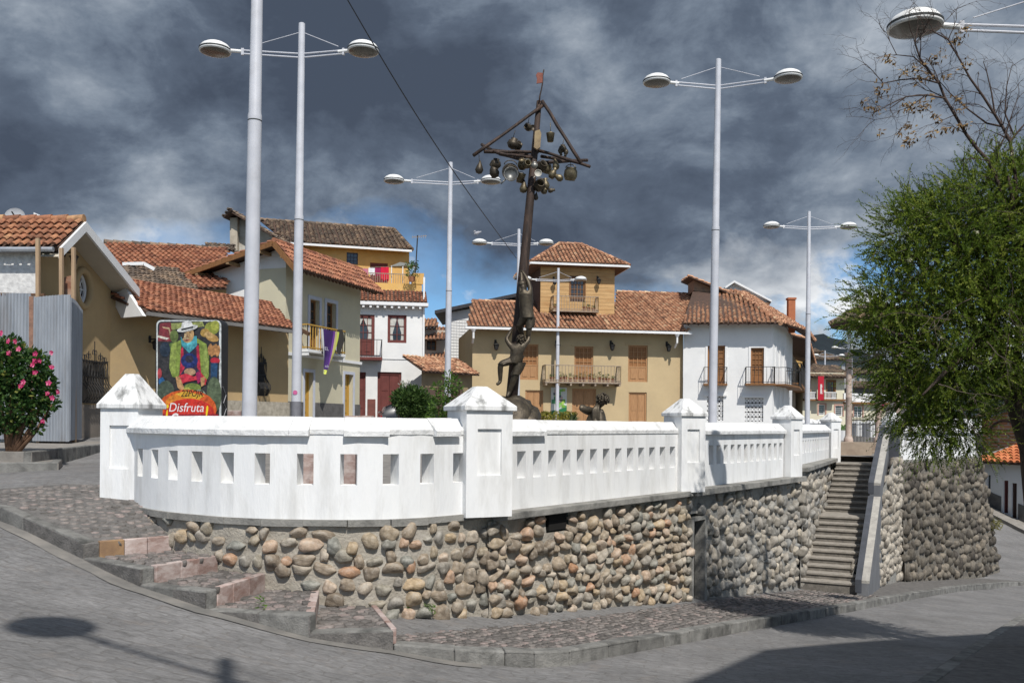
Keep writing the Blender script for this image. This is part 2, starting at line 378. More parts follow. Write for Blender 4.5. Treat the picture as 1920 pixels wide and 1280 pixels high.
STONEB = mat_ramp('grey_river_stone', [(0, (0.156, 0.150, 0.137)), (0.3, (0.286, 0.260, 0.221)), (0.6, (0.351, 0.312, 0.260)), (0.8, (0.202, 0.202, 0.195)), (1, (0.416, 0.364, 0.286))], mottle=0.35, mscale=1.6, bump=0.5, bscale=7, moss=((0.40, 0.38, 0.34), 1.3, 0.5))
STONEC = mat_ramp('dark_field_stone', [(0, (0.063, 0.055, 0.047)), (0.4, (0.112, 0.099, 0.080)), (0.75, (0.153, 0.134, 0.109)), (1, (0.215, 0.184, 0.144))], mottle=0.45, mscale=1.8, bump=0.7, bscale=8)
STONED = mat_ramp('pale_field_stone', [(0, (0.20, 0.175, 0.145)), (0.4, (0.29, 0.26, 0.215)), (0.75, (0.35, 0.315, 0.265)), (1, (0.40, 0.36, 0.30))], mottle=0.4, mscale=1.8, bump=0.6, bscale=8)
COBBLE = mat_ramp('cobble', [(0, (0.10, 0.092, 0.085)), (0.5, (0.17, 0.155, 0.145)), (0.8, (0.215, 0.19, 0.175)), (1, (0.26, 0.21, 0.195))], mottle=0.35, mscale=2.0, bump=0.6, bscale=8)
COBBLES = mat_ramp('cobble_sheet', [(0, (0.10, 0.092, 0.085)), (0.5, (0.17, 0.155, 0.145)), (0.8, (0.215, 0.19, 0.175)), (1, (0.26, 0.21, 0.195))], attr='tone', mottle=0.35, mscale=14, bump=0.6, bscale=60)
MARBLE = mat('pink_marble', (0.37, 0.285, 0.26), (0.24, 0.155, 0.13), scale=6, rough=0.8, bump=0.3, bscale=20, c3=(0.50, 0.43, 0.40), s3=3.5, w3=0.85, rnd=0.22, stretch=(1, 1, 2), t3=(.45, .62))
MARBLEO = mat('ochre_marble', (0.30, 0.19, 0.10), (0.20, 0.125, 0.075), scale=4, rough=0.7, bump=0.25, bscale=20, rnd=0.15)
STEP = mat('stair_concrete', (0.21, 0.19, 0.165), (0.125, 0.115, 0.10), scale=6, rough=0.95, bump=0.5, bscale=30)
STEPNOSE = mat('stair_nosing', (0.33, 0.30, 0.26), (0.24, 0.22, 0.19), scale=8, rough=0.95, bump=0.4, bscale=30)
GREYPL = mat('grey_render', (0.17, 0.175, 0.185), (0.13, 0.135, 0.145), scale=2, rough=0.95, bump=0.2)

# ------------------------------------------------------------------ ground levels
def tpar(x, y): return (x + 0.2) * 0.61 + (y - 11.4) * 0.79
def zs(t): return -2.45 - 0.105 * t if t < 10 else -3.5 - 0.10 * (t - 10)
# kerb line (top of kerb), left to right
KT = [(-8.6, 13.2, -1.0), (-6.2, 11.0, -1.05), (-4.8, 10.17, -1.37)]
RIS_W = [(-4.07, 10.85), (-3.38, 10.40), (-2.79, 10.20), (-2.18, 10.15), (-1.53, 10.17)]
RIS_K = [(-4.80, 10.17), (-3.88, 9.49), (-3.06, 9.09), (-1.96, 8.88), (-1.16, 9.00)]
TZ = [-1.37, -1.535, -1.70, -1.88, -2.05]
KR = [(-1.16, 9.00), (-0.55, 8.98), (-0.05, 9.08), (0.25, 9.15), (0.62, 9.40), (1.5, 10.6), (2.69, 12.2), (3.9, 13.85), (5.1, 15.45), (6.7, 17.6), (8.25, 19.7), (9.8, 21.7), (12.4, 25.0), (15.7, 28.6), (20, 31.6), (27, 34.0)]
KRT = [(x, y, zs(tpar(x, y))) for x, y in KR]
# road surface: thin-plate spline through known heights
cp = [(-6.4, 10.7, -1.27), (-4.9, 9.95, -1.58), (-3.95, 9.3, -1.74), (-3.1, 8.9, -1.88), (-2.0, 8.7, -2.11), (-1.16, 8.8, -2.26), (-0.05, 8.85, -2.42)]
cp += [(x + 0.12, y - 0.15, z - 0.16) for x, y, z in KRT[4:14]]
cp += [(0, 0, -1.62), (-4, 1, -1.45), (4, 2, -1.75), (-8, 6, -1.15), (5.2, 11, -2.82), (9.5, 17.5, -3.75), (-12, 9, -0.9), (23, 43.3, -3.85), (26, 50, -3.6), (24.0, 41.0, -4.75), (20.5, 36, -5.0), (20, 28, -5.1), (0, -12, -1.4), (14, 6, -2.5), (-14, -6, -0.9), (32, 39, -5.0), (-7.2, 11.5, -1.2), (-8.5, 13.2, -0.95), (-6.3, 12.6, -0.875), (-9, 15.5, -0.85), (-12, 19, -0.67), (-8, 19, -0.74), (-7, 26, -0.6), (-22, 16, -0.5), (-14, 30, -0.3)]
cpa = np.array(cp)
def _tps(d): d = np.maximum(d, 1e-9); return d * d * np.log(d)
nP = len(cpa); DD = np.linalg.norm(cpa[:, None, :2] - cpa[None, :, :2], axis=2)
Ksys = np.zeros((nP + 3, nP + 3)); Ksys[:nP, :nP] = _tps(DD) + np.eye(nP) * 0.05; Ksys[:nP, nP] = 1; Ksys[:nP, nP + 1:] = cpa[:, :2]; Ksys[nP:, :nP] = Ksys[:nP, nP:].T
wts = np.linalg.solve(Ksys, np.concatenate([cpa[:, 2], [0, 0, 0]]))
def zroad(X, Y):
    X, Y = np.atleast_1d(X).astype(float), np.atleast_1d(Y).astype(float)
    d = np.hypot(X[:, None] - cpa[None, :, 0], Y[:, None] - cpa[None, :, 1])
    return _tps(d) @ wts[:nP] + wts[nP] + X * wts[nP + 1] + Y * wts[nP + 2]
def zr(x, y): return float(zroad(x, y)[0])

# ------------------------------------------------------------------ terrain, plaza, road
m, t, b = _mk('road_setts'); nn = t.nodes.new; lk = t.links.new
b.inputs['Roughness'].default_value = 0.82; b.inputs['Specular IOR Level'].default_value = 0.3
co = nn('ShaderNodeTexCoord'); mp = nn('ShaderNodeMapping'); mp.inputs['Rotation'].default_value = (0, 0, R(12)); lk(co.outputs['Object'], mp.inputs[0])
br = nn('ShaderNodeTexBrick'); br.inputs['Scale'].default_value = 1.0; br.inputs['Brick Width'].default_value = 0.34; br.inputs['Row Height'].default_value = 0.17; br.inputs['Mortar Size'].default_value = 0.012; br.inputs['Mortar Smooth'].default_value = 0.6
br.inputs['Color1'].default_value = (0.20, 0.196, 0.193, 1); br.inputs['Color2'].default_value = (0.178, 0.174, 0.172, 1); br.inputs['Mortar'].default_value = (0.158, 0.152, 0.146, 1)
wv = nn('ShaderNodeTexNoise'); wv.inputs['Scale'].default_value = 5; wv.inputs['Detail'].default_value = 3; lk(mp.outputs[0], wv.inputs['Vector'])
va = nn('ShaderNodeMixRGB'); va.blend_type = 'ADD'; va.inputs[0].default_value = 0.22; lk(mp.outputs[0], va.inputs[1]); lk(wv.outputs['Color'], va.inputs[2]); lk(va.outputs[0], br.inputs['Vector'])
n1 = nn('ShaderNodeTexNoise'); n1.inputs['Scale'].default_value = 0.9; n1.inputs['Detail'].default_value = 9; n1.inputs['Roughness'].default_value = 0.7; lk(co.outputs['Object'], n1.inputs['Vector'])
n2 = nn('ShaderNodeTexNoise'); n2.inputs['Scale'].default_value = 9; n2.inputs['Detail'].default_value = 10; n2.inputs['Roughness'].default_value = 0.75; mps = nn('ShaderNodeMapping'); mps.inputs['Scale'].default_value = (1, 2.6, 1); lk(mp.outputs[0], mps.inputs[0]); lk(mps.outputs[0], n2.inputs['Vector'])
mr = nn('ShaderNodeMapRange'); mr.inputs[1].default_value = 0.3; mr.inputs[2].default_value = 0.7; mr.inputs[3].default_value = 0.70; mr.inputs[4].default_value = 1.22; lk(n1.outputs[0], mr.inputs[0])
mr2 = nn('ShaderNodeMapRange'); mr2.inputs[1].default_value = 0.3; mr2.inputs[2].default_value = 0.7; mr2.inputs[3].default_value = 0.62; mr2.inputs[4].default_value = 1.36; lk(n2.outputs[0], mr2.inputs[0])
mu = nn('ShaderNodeMath'); mu.operation = 'MULTIPLY'; lk(mr.outputs[0], mu.inputs[0]); lk(mr2.outputs[0], mu.inputs[1])
hs = nn('ShaderNodeHueSaturation'); lk(br.outputs[0], hs.inputs['Color']); lk(mu.outputs[0], hs.inputs['Value'])
n3 = nn('ShaderNodeTexNoise'); n3.inputs['Scale'].default_value = 3.1; n3.inputs['Detail'].default_value = 9; n3.inputs['Roughness'].default_value = 0.72; lk(mp.outputs[0], n3.inputs['Vector'])
r3 = nn('ShaderNodeMapRange'); r3.inputs[1].default_value = 0.55; r3.inputs[2].default_value = 0.75; r3.inputs[4].default_value = 0.55; lk(n3.outputs[0], r3.inputs[0])
mx = nn('ShaderNodeMix'); mx.data_type = 'RGBA'; lk(r3.outputs[0], mx.inputs[0]); lk(hs.outputs[0], mx.inputs[6]); mx.inputs[7].default_value = (0.24, 0.205, 0.175, 1)
lk(mx.outputs[2], b.inputs['Base Color'])
bp = nn('ShaderNodeBump'); bp.inputs['Strength'].default_value = 0.55; bp.inputs['Distance'].default_value = 0.02; lk(mu.outputs[0], bp.inputs['Height'])
bp2 = nn('ShaderNodeBump'); bp2.inputs['Strength'].default_value = 0.25; bp2.inputs['Distance'].default_value = 0.02; bp2.invert = True; lk(br.outputs['Fac'], bp2.inputs['Height']); lk(bp.outputs[0], bp2.inputs['Normal']); lk(bp2.outputs[0], b.inputs['Normal'])
ROAD = m

FAR = mat('far_land', (0.055, 0.075, 0.035), (0.035, 0.05, 0.025), scale=0.02, rough=1)
g = MB(); g.poly([(-9000, -9000, -9), (9000, -9000, -9), (9000, 9000, -9), (-9000, 9000, -9)]); tag(g.build('ground', FAR), kind='structure')

def sheet(name, x0, x1, y0, y1, st, keep, zf, m):
    xs = np.arange(x0, x1 + st / 2, st); ys = np.arange(y0, y1 + st / 2, st)
    XX, YY = np.meshgrid(xs, ys); Z = zf(XX.ravel(), YY.ravel()).reshape(XX.shape); nx = len(xs); mbb = MB()
    mbb.v = [(float(a), float(c), float(d)) for a, c, d in zip(XX.ravel(), YY.ravel(), Z.ravel())]
    for j in range(len(ys) - 1):
        for i in range(nx - 1):
            if keep(xs[i] + st / 2, ys[j] + st / 2): mbb.f.append((j * nx + i, j * nx + i + 1, (j + 1) * nx + i + 1, (j + 1) * nx + i)); mbb.t.append(0.5)
    return mbb.build(name, m, smooth=True)
# plan of the plaza (inside of the parapet)
BOW = [(-4.95, 11.80), (-4.72, 11.5), (-4.40, 11.15), (-4.065, 10.85), (-3.685, 10.6), (-3.25, 10.34), (-2.8, 10.2), (-2.32, 10.15), (-1.83, 10.15), (-1.37, 10.25), (-0.98, 10.5), (-0.63, 10.85), (-0.40, 11.08)]
P1, P2, P3, P4, P5 = (-5.03, 12.0), (-0.40, 11.2), (2.95, 15.5), (6.0, 19.75), (9.35, 26.6)
PLZ = [(-5.2, 12.3)] + [(x, y + 0.12) for x, y in BOW] + [(P2[0], P2[1] + .1), (P3[0] - 0.1, P3[1]), (P4[0] - .1, P4[1]), (P5[0] - .1, P5[1]), (9.2, 27.2), (10.9, 26.4), (11.0, 26.2), (15.75, 30.9), (17.2, 34.5), (24, 50), (55, 120), (-60, 120), (-14, 45)]
ROADX = PLZ
road = sheet('road', -34, 46, -14, 62, 0.5, lambda x, y: not inside((x, y), [(-5.6, 12.9), (-4, 11.6), (-2, 11), (0, 12), (3, 16.2), (6, 21), (9, 28), (11.2, 27.4), (15.4, 31.4), (28, 62), (-12, 62)]), zroad, ROAD); tag(road, kind='structure')
def zplz(x, y): return -1.12 + 0.0165 * (y - 11)
PLAZAM = mat('plaza_paving', (0.25, 0.235, 0.215), (0.17, 0.16, 0.15), scale=3, rough=0.95, bump=0.4, bscale=20, c3=(0.12, 0.115, 0.11), s3=1.0, w3=0.5)
pm = MB(); pm.poly([(x, y, zplz(x, y)) for x, y in PLZ]); tag(pm.build('plaza_floor', PLAZAM), kind='structure')

# ------------------------------------------------------------------ pavement: stepped walk and sloping walk
walk = thing('pavement', (-1, 9.5, -2), None, None); tag(walk, kind='structure')
def riser_pts(i): return Vector((*RIS_K[i], 0)), Vector((*RIS_W[i], 0))
wk = MB()
for i in range(1, 5):       # terrace i between riser i-1 and riser i, level TZ[i]
    k0, w0 = riser_pts(i - 1); k1, w1 = riser_pts(i); z = TZ[i]; e = 0.35
    q = [k0, k1, w1 + (w1 - k1).normalized() * e, w0 + (w0 - k0).normalized() * e]
    wk.hexa([(p.x, p.y, -3.4) for p in q] + [(p.x, p.y, z - 0.02) for p in q])
k0, w0 = riser_pts(0)
up = [(-4.8, 10.17, -1.39), (-4.0, 10.92, -1.39), (-4.6, 11.6, -1.05), (-5.3, 12.25, -0.87), (-6.1, 12.45, -0.875), (-7.6, 12.3, -0.98), (-6.2, 11.0, -1.07)]
wk.add(up + [(x, y, -3.4) for x, y, z in up], [(0, 1, 2), (0, 2, 6), (2, 3, 4), (2, 4, 6), (4, 5, 6)] + [(i, (i + 1) % 7, 7 + (i + 1) % 7, 7 + i) for i in range(7)])
# sloping pavement to the right of the last step
def strip(mbb, K, inward):
    for (a, c) in zip(K[:-1], K[1:]):
        n = 4
        for i in range(n):
            p, q = Vector(a).lerp(Vector(c), i / n), Vector(a).lerp(Vector(c), (i + 1) / n)
            def inn(p): r = Vector((p.x - 0.79 * inward, p.y + 0.61 * inward, 0)); r.z = zs(tpar(r.x, r.y)) - 0.02; return r
            o = lambda p: Vector((p.x, p.y, zs(tpar(p.x, p.y)) - 0.02))
            mbb.poly([o(p), o(q), inn(q), inn(p)])
strip(wk, KRT, 3.4)
wk.build('walk_bed', PAVEMENT, walk)
# kerb stones
def kerb_run(pts, root, depth=0.5, wd=0.17, ln=0.6, name='kerb_stone', m=None):
    for a, c in zip(pts[:-1], pts[1:]):
        a, c = Vector(a), Vector(c); n = max(1, round((c - a).length / ln)); cuts = [0] + sorted((i + random.uniform(-.12, .12)) / n for i in range(1, n)) + [1]
        for u0, u1 in zip(cuts[:-1], cuts[1:]):
            p, q = a.lerp(c, u0 + 0.004), a.lerp(c, u1 - 0.004); d = (q - p); d.z = 0; d.normalize(); nn_ = Vector((-d.y, d.x, 0)) * wd
            j = random.uniform(-0.008, 0.008); jj = Vector((d.y, -d.x, 0)) * random.uniform(-0.006, 0.006); mbb = MB()
            p, q = p + jj, q + jj
            mbb.hexa([p - Vector((0, 0, depth)), q - Vector((0, 0, depth)), q + nn_ - Vector((0, 0, depth)), p + nn_ - Vector((0, 0, depth)), p + Vector((0, 0, j)), q + Vector((0, 0, j)), q + nn_ + Vector((0, 0, j)), p + nn_ + Vector((0, 0, j))])
            mbb.build(name, m or KERB, root, bevel=0.018)
kerb_run(KT, walk)
for i in range(1, 5): kerb_run([(*RIS_K[i - 1], TZ[i]), (*RIS_K[i], TZ[i])], walk)
kerb_run(KRT, walk, ln=0.8)
# worn gutter strip along the foot of the kerb
gs = MB(); gl = [(-7.6, 12.25), (-6.2, 11.0)] + RIS_K + KR[1:3]; gpts = []
for i in range(len(gl) - 1):
    a, c = Vector((*gl[i], 0)), Vector((*gl[i + 1], 0)); d = (c - a).normalized(); n_ = Vector((d.y, -d.x, 0)); k = max(2, int((c - a).length / .2))
    for j in range(k): gpts.append((a.lerp(c, j / k), n_))
vs = []
for p, n_ in gpts:
    for o_ in (-.02, .08, .17 + .07 * mnoise.noise(p * 1.5)):
        q_ = p + n_ * o_; vs.append((q_.x, q_.y, zr(q_.x, q_.y) + .010))
gs.add(vs, [(3 * i + k, 3 * i + 3 + k, 3 * i + 4 + k, 3 * i + 1 + k) for i in range(len(gpts) - 1) for k in range(2)]); gs.build('gutter_strip', mat('gutter_concrete', (.23, .215, .195), (.15, .145, .135), scale=2.5, rough=.95, bump=.5, c3=(.12, .115, .11), s3=1.6, w3=.8), road, smooth=True)
# marble riser slabs of each step
for i in range(4):
    k0, w0 = riser_pts(i); d = (w0 - k0).normalized(); nrm = Vector((d.y, -d.x, 0)); k0 = k0 + d * 0.17; Lw = (w0 - k0).length; n = 3 if i < 3 else 2
    cuts = [0] + [(j + random.uniform(-.15, .15)) / n for j in range(1, n)] + [1]; zt, zb = TZ[i], TZ[i + 1] - 0.06
    for j in range(n):
        p, q = k0 + d * (Lw * cuts[j] + 0.003), k0 + d * (Lw * cuts[j + 1] - 0.003); mbb = MB(); o = nrm * (0.035 + random.uniform(-.004, .004)); bk = nrm * -0.05
        mbb.hexa([p + o + Vector((0, 0, zb)), q + o + Vector((0, 0, zb)), q + bk + Vector((0, 0, zb)), p + bk + Vector((0, 0, zb)), p + o + Vector((0, 0, zt + .004)), q + o + Vector((0, 0, zt + .004)), q + bk + Vector((0, 0, zt + .004)), p + bk + Vector((0, 0, zt + .004))])
        mbb.build('riser_slab', MARBLEO if (i == 0 and j == 0) or random.random() < 0.2 else MARBLE, walk, bevel=0.008)
# last low step (flush marble strips)
for a, c in (((-1.16, 9.02), (-1.53, 10.15)),):
    a, c = Vector((*a, -2.045)), Vector((*c, -2.045)); mbb = MB(); mbb.bar(a - Vector((0, 0, .07)), c - Vector((0, 0, .07)), 0.06, 0.16); mbb.build('riser_slab', MARBLE, walk, bevel=0.008)

# cobbles
def stone_mesh(name, seed, flat_top=0.0, sub=2, amp=0.18, sq=0.0, chop=False):
    rg_ = random.Random(int(seed * 97)); cuts_ = [(Vector((rg_.gauss(0, 1), rg_.gauss(0, 1), rg_.gauss(0, 1))).normalized(), rg_.uniform(.62, .9)) for _ in range(6)] if chop else []
    bm = bmesh.new(); bmesh.ops.create_icosphere(bm, subdivisions=sub, radius=1.0)
    off = Vector((seed * 3.7, seed * 1.9, seed * 5.3))
    for v in bm.verts:
        c = v.co.copy()
        if sq: mxx = max(abs(c.x), abs(c.y), abs(c.z)); c = c * lerp(1, 1 / mxx, sq)
        v.co = c * (1 + amp * mnoise.noise(c * 0.9 + off) + amp * 0.4 * mnoise.noise(c * 2.3 + off))
        for nc_, dc_ in cuts_:
            e_ = v.co.dot(nc_) - dc_
            if e_ > 0: v.co = v.co - nc_ * (e_ * .8)
        if flat_top and v.co.z > 1 - flat_top: v.co.z = 1 - flat_top
    me = bpy.data.meshes.new(name); bm.to_mesh(me); bm.free(); me.polygons.foreach_set('use_smooth', [True] * len(me.polygons)); return me
CBM = [stone_mesh('cobble', i, 0.45, 2, 0.22, 0.45) for i in range(6)]
for me in CBM: me.materials.append(COBBLE)
def zwalk(x, y):     # height of the walk at a plan position, None off it
    for i in range(1, 5):
        k0, w0 = riser_pts(i - 1); k1, w1 = riser_pts(i)
        if inside((x, y), [(p.x, p.y) for p in (k0, k1, w1, w0)]): return i, TZ[i]
    return 9, zs(tpar(x, y))
def cob_poly(poly, st, zf, prob=1.0):
    P = np.array(poly); x0, y0 = P.min(0); x1, y1 = P.max(0); out = []; j = 0; y = y0
    while y < y1:
        x = x0 + (st * 0.5 if j % 2 else 0)
        while x < x1:
            a, c = x + random.uniform(-.2, .2) * st, y + random.uniform(-.2, .2) * st
            if inside((a, c), poly) and random.random() < prob: out.append((a, c, zf(a, c)))
            x += st
        y += st * 0.9; j += 1
    return out
def inset_k(poly, d=0.17): return poly
nc = 0
for i in range(1, 4):
    k0, w0 = riser_pts(i - 1); k1, w1 = riser_pts(i); dk0 = (w0 - k0).normalized() * 0.17; dk1 = (w1 - k1).normalized() * 0.17
    sh = (k1 - k0).normalized() * 0.06
    for a, c, z in cob_poly([(p.x, p.y) for p in (k0 + dk0 + sh, k1 + dk1, w1, w0 + sh)], 0.118, lambda a, c: TZ[i]):
        o = link('cobble', random.choice(CBM), walk, Vector((a, c, z - 0.022)) - walk.location); o.scale = (0.055 * random.uniform(.85, 1.15), 0.052 * random.uniform(.85, 1.15), 0.045 * random.uniform(.9, 1.25)); o.rotation_euler = (random.uniform(-.1, .1), random.uniform(-.1, .1), random.uniform(-.5, .5)); nc += 1
# remaining cobbles, joined
cv = [np.array([v.co[:] for v in me.vertices]) for me in CBM]; cf = [[tuple(p.vertices) for p in me.polygons] for me in CBM]
# cheap cobble: 1-subdiv
CB1 = [stone_mesh('cobble_low', i + 20, 0.45, 1, 0.2, 0.4) for i in range(5)]
lv = [np.array([v.co[:] for v in me.vertices]) for me in CB1]; lf = [[tuple(p.vertices) for p in me.polygons] for me in CB1]
def cob_mass(mbb, pts, r, rz, V=lv, Fc=lf):
    for a, c, z in pts:
        k = random.randrange(len(V)); an = random.uniform(-.6, .6); ca, sa = math.cos(an), math.sin(an); s = random.uniform(.85, 1.15)
        p = V[k] * np.array([r * s, r * random.uniform(.8, 1.1), rz * random.uniform(.8, 1.3)])
        q = np.stack([p[:, 0] * ca - p[:, 1] * sa + a, p[:, 0] * sa + p[:, 1] * ca + c, p[:, 2] + z], 1)
        mbb.add([tuple(x) for x in q.tolist()], Fc[k], random.random())
cm = MB()
k0, w0 = riser_pts(3); k1, w1 = riser_pts(4); dk = (w0 - k0).normalized() * 0.17; dk1 = (w1 - k1).normalized() * 0.17
cob_mass(cm, cob_poly([(p.x, p.y) for p in (k0 + dk + Vector((.06, 0, 0)), k1 + dk1, w1, w0 + Vector((.06, 0, 0)))], 0.118, lambda a, c: TZ[4] - 0.022), 0.056, 0.045, cv, cf)
upz = np.array([[x, y, 1] for x, y, z in up[:4] + [up[6]]]); upc = np.linalg.lstsq(upz, np.array([z for x, y, z in up[:4] + [up[6]]]), rcond=None)[0]
def zup(a, c):
    bestz = None
    for tri in ((0, 1, 2), (0, 2, 6), (2, 3, 4), (2, 4, 6), (4, 5, 6)):
        A, B, C_ = [np.array(up[i]) for i in tri]
        if inside((a, c), [tuple(A[:2]), tuple(B[:2]), tuple(C_[:2])]):
            n = np.cross(B - A, C_ - A); return float(A[2] - ((a - A[0]) * n[0] + (c - A[1]) * n[1]) / n[2])
    return -1.2
cob_mass(cm, cob_poly([(x, y) for x, y, z in [(-4.62, 10.32, 0), (-4.05, 10.88, 0), (-4.6, 11.6, 0), (-5.3, 12.25, 0), (-6.1, 12.45, 0), (-7.3, 12.2, 0), (-6.12, 11.18, 0)]], 0.118, lambda a, c: zup(a, c) - 0.018), 0.056, 0.045)
inner = [(x - 0.14, y + 0.11) for x, y in KR[2:11]]
cob_mass(cm, cob_poly([(-1.1, 9.2)] + inner + [(7.4, 20.6), (6.2, 20), (3.1, 15.6), (-0.2, 11.1), (-0.9, 10.5), (-1.5, 10.2)], 0.115, lambda a, c: zs(tpar(a, c)) - 0.026, 0.97), 0.054, 0.042)
cm.build('cobble_mass', COBBLES, walk, smooth=True, kind='stuff')

# ------------------------------------------------------------------ field-stone walls
RVM = {}
def variants(key, m, sub=3, amp=0.3, sq=0.15, n=12):
    if key not in RVM:
        RVM[key] = [stone_mesh('stone', sum(map(ord, key)) % 7 + i * 1.7 + len(key), 0, sub, amp, sq, chop=True) for i in range(n)]
        for me in RVM[key]: me.materials.append(m)
    return RVM[key]
def path_at(path, s):
    for a, c in zip(path[:-1], path[1:]):
        a, c = Vector((*a, 0)), Vector((*c, 0)); l = (c - a).length
        if s <= l + 1e-9 or c == Vector((*path[-1], 0)):
            d = (c - a).normalized(); return a + d * min(s, l), d
        s -= l
def plen(path): return sum((Vector(c) - Vector(a)).length for a, c in zip(path[:-1], path[1:]))
def pnear(path, x, y):   # arc length of the path point closest to (x, y)
    best = (1e9, 0); s = 0
    for a, c in zip(path[:-1], path[1:]):
        a, c, q = Vector(a), Vector(c), Vector((x, y)); l = (c - a).length; u = min(1, max(0, (q - a).dot(c - a) / l / l)); d = (a.lerp(c, u) - q).length
        if d < best[0]: best = (d, s + u * l)
        s += l
    return best[1]
def stone_wall(name, label, path, zb, zt, w, h, key, m, depth=0.5, batter=0.0, skip=None, gap=1.12, backm=None, sub=3, rot=0.25, maxn=296, prot=0.35, group=None, lean=0.0, sq=0.15):
    Ln = plen(path); p0, _ = path_at(path, Ln / 2); root = thing(name, Vector((p0.x, p0.y, zb(Ln / 2))), label, 'wall', group)
    n = max(2, int(Ln / 0.11)); nz = 14; mbb = MB(); rows = []
    for i in range(n + 1):
        s = Ln * i / n; p, d = path_at(path, s); nr = Vector((d.y, -d.x, 0)); z0, z1 = zb(s) - 0.35, zt(s)
        for j in range(nz + 1):
            z = lerp(z0, z1, j / nz); q = p + nr * (batter * (z1 - z) + 0.03 * mnoise.noise(Vector((s * 3, z * 3, 1.5))) - 0.02); mbb.v.append((q.x, q.y, z))
    for i in range(n):
        for j in range(nz):
            if skip and skip(Ln * (i + .5) / n, lerp(zb(Ln * i / n) - .35, zt(Ln * i / n), (j + .5) / nz)): continue
            a = i * (nz + 1) + j; mbb.f.append((a, a + nz + 1, a + nz + 2, a + 1)); mbb.t.append(.5)
    mbb.build('mortar_bed', backm or MORTAR, root, smooth=True)
    V = variants(key, m, sub, sq=sq); cnt = 0; zlo = min(zb(Ln * i / 20) for i in range(21)); zhi = max(zt(Ln * i / 20) for i in range(21)); pos = []
    z = zhi - h * 0.45
    while z > zlo - h:
        s = random.uniform(-.35, .15) * w
        while s < Ln:
            ww = w * random.choice((.6, .8, 1, 1, 1.15, 1.35)); hh = h * random.choice((.7, .85, 1, 1, 1.15, 1.3)); sc = s + ww * .5; zz = z + random.uniform(-.34, .34) * h
            s += ww * gap
            if sc > Ln + 0.02 or sc < 0 or zz + hh * .42 > zt(min(Ln, sc)) or zz - hh * .3 < zb(min(Ln, sc)): continue
            if skip and skip(sc, zz): continue
            pos.append((sc, zz, ww, hh))
        z -= h * gap * 0.95
    random.shuffle(pos)
    for sc, zz, ww, hh in pos[:maxn]:
        p, d = path_at(path, sc); nr = Vector((d.y, -d.x, 0)); q = p + nr * (batter * (zt(sc) - zz) - depth * 0.5 * min(ww, hh) + prot * min(ww, hh)); q.z = zz
        o = link('stone', random.choice(V), root, q - root.location)
        o.rotation_euler = (Matrix((d, -nr, Vector((0, 0, 1)))).transposed() @ Matrix.Rotation(random.uniform(-rot, rot), 3, 'Y') @ Matrix.Rotation(random.choice((0, math.pi)), 3, 'Z')).to_euler()
        o.scale = (ww * .5, depth * min(ww, hh), hh * .5); cnt += 1
    return root
BOWB = [(x, y - 0.02) for x, y in BOW] + [(-0.04, 11.34)]
Lb = plen(BOWB)
_steps = [(pnear(BOWB, *RIS_W[i]), TZ[i]) for i in range(5)]
def zb_bow(s):
    for k, (ss, z) in enumerate(_steps):
        if s < ss: return z
    p, d = path_at(BOWB, s); return zs(tpar(p.x, p.y))
stone_wall('stone_wall', 'rounded cobblestone retaining wall under the curved white parapet beside the steps', BOWB, zb_bow, lambda s: -1.13, 0.205, 0.16, 'bow', STONEA, gap=1.07, prot=0.09, depth=.5, sq=.3)
S23 = [(-0.26, 11.09), (3.02, 15.42)]; S34 = [(3.02, 15.42), (6.32, 19.95)]
zpath = lambda P: (lambda s: (lambda p: zs(tpar(p.x, p.y)))(path_at(P, s)[0]))
# drain niche near the start of this wall
F23 = FR(*S23); F34 = FR(*S34)
DRN = F23.rect(1030, 955, 1062, 985); DRN = (DRN[0], DRN[1], -1.42, -1.16)
stone_wall('stone_wall', 'densely packed cobblestone wall between the second white pillar and the wall doorway', S23, zpath(S23), lambda s: -1.2, 0.225, 0.155, 'seg', STONEA, gap=1.0, prot=0.21, depth=0.55, rot=0.4, sq=.25, skip=lambda s, z: DRN[0] - .08 < s < DRN[1] + .08 and z > DRN[2] - .05)
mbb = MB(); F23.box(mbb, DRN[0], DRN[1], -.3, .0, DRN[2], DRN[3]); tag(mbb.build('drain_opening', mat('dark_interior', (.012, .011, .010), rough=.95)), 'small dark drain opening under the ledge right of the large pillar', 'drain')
dr = F34.rect(1288, 978, 1316, 1135); DOOR = (max(0.12, dr[0]), dr[1], -3.2, dr[3])
stone_wall('stone_wall', 'grey cobblestone wall between the wall doorway and the stairs', S34, zpath(S34), lambda s: -1.2, 0.26, 0.215, 'grey', STONEB, gap=1.02, prot=0.08, backm=MORTARG, sq=.3, skip=lambda s, z: DOOR[0] - .12 < s < DOOR[1] + .1 and z < DOOR[3] + .08)
# doorway niche lined with concrete
dn = thing('doorway_niche', F34.pt((DOOR[0] + DOOR[1]) / 2, 0, -3.1), 'tall narrow concrete-lined doorway recess in the cobblestone wall', 'doorway')
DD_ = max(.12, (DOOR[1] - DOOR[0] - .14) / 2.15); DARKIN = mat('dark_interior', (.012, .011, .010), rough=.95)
for nm, q in (('jamb', (DOOR[1], DOOR[1] + .1, -DD_, .05)), ('jamb', (DOOR[0] - .07, DOOR[0], -DD_, .05))):
    mbb = MB(); F34.box(mbb, q[0], q[1], q[2], q[3], -3.4, DOOR[3] + .06); mbb.build(nm, CONC, dn)
mbb = MB(); F34.box(mbb, DOOR[0], DOOR[1], -DD_, .06, DOOR[3], DOOR[3] + .06); mbb.build('lintel', CONC, dn)
mbb = MB(); F34.box(mbb, DOOR[0], DOOR[1], -DD_ - .05, -DD_, -3.4, DOOR[3]); mbb.build('back_panel', DARKIN, dn); print('DOOR', DOOR, DD_)
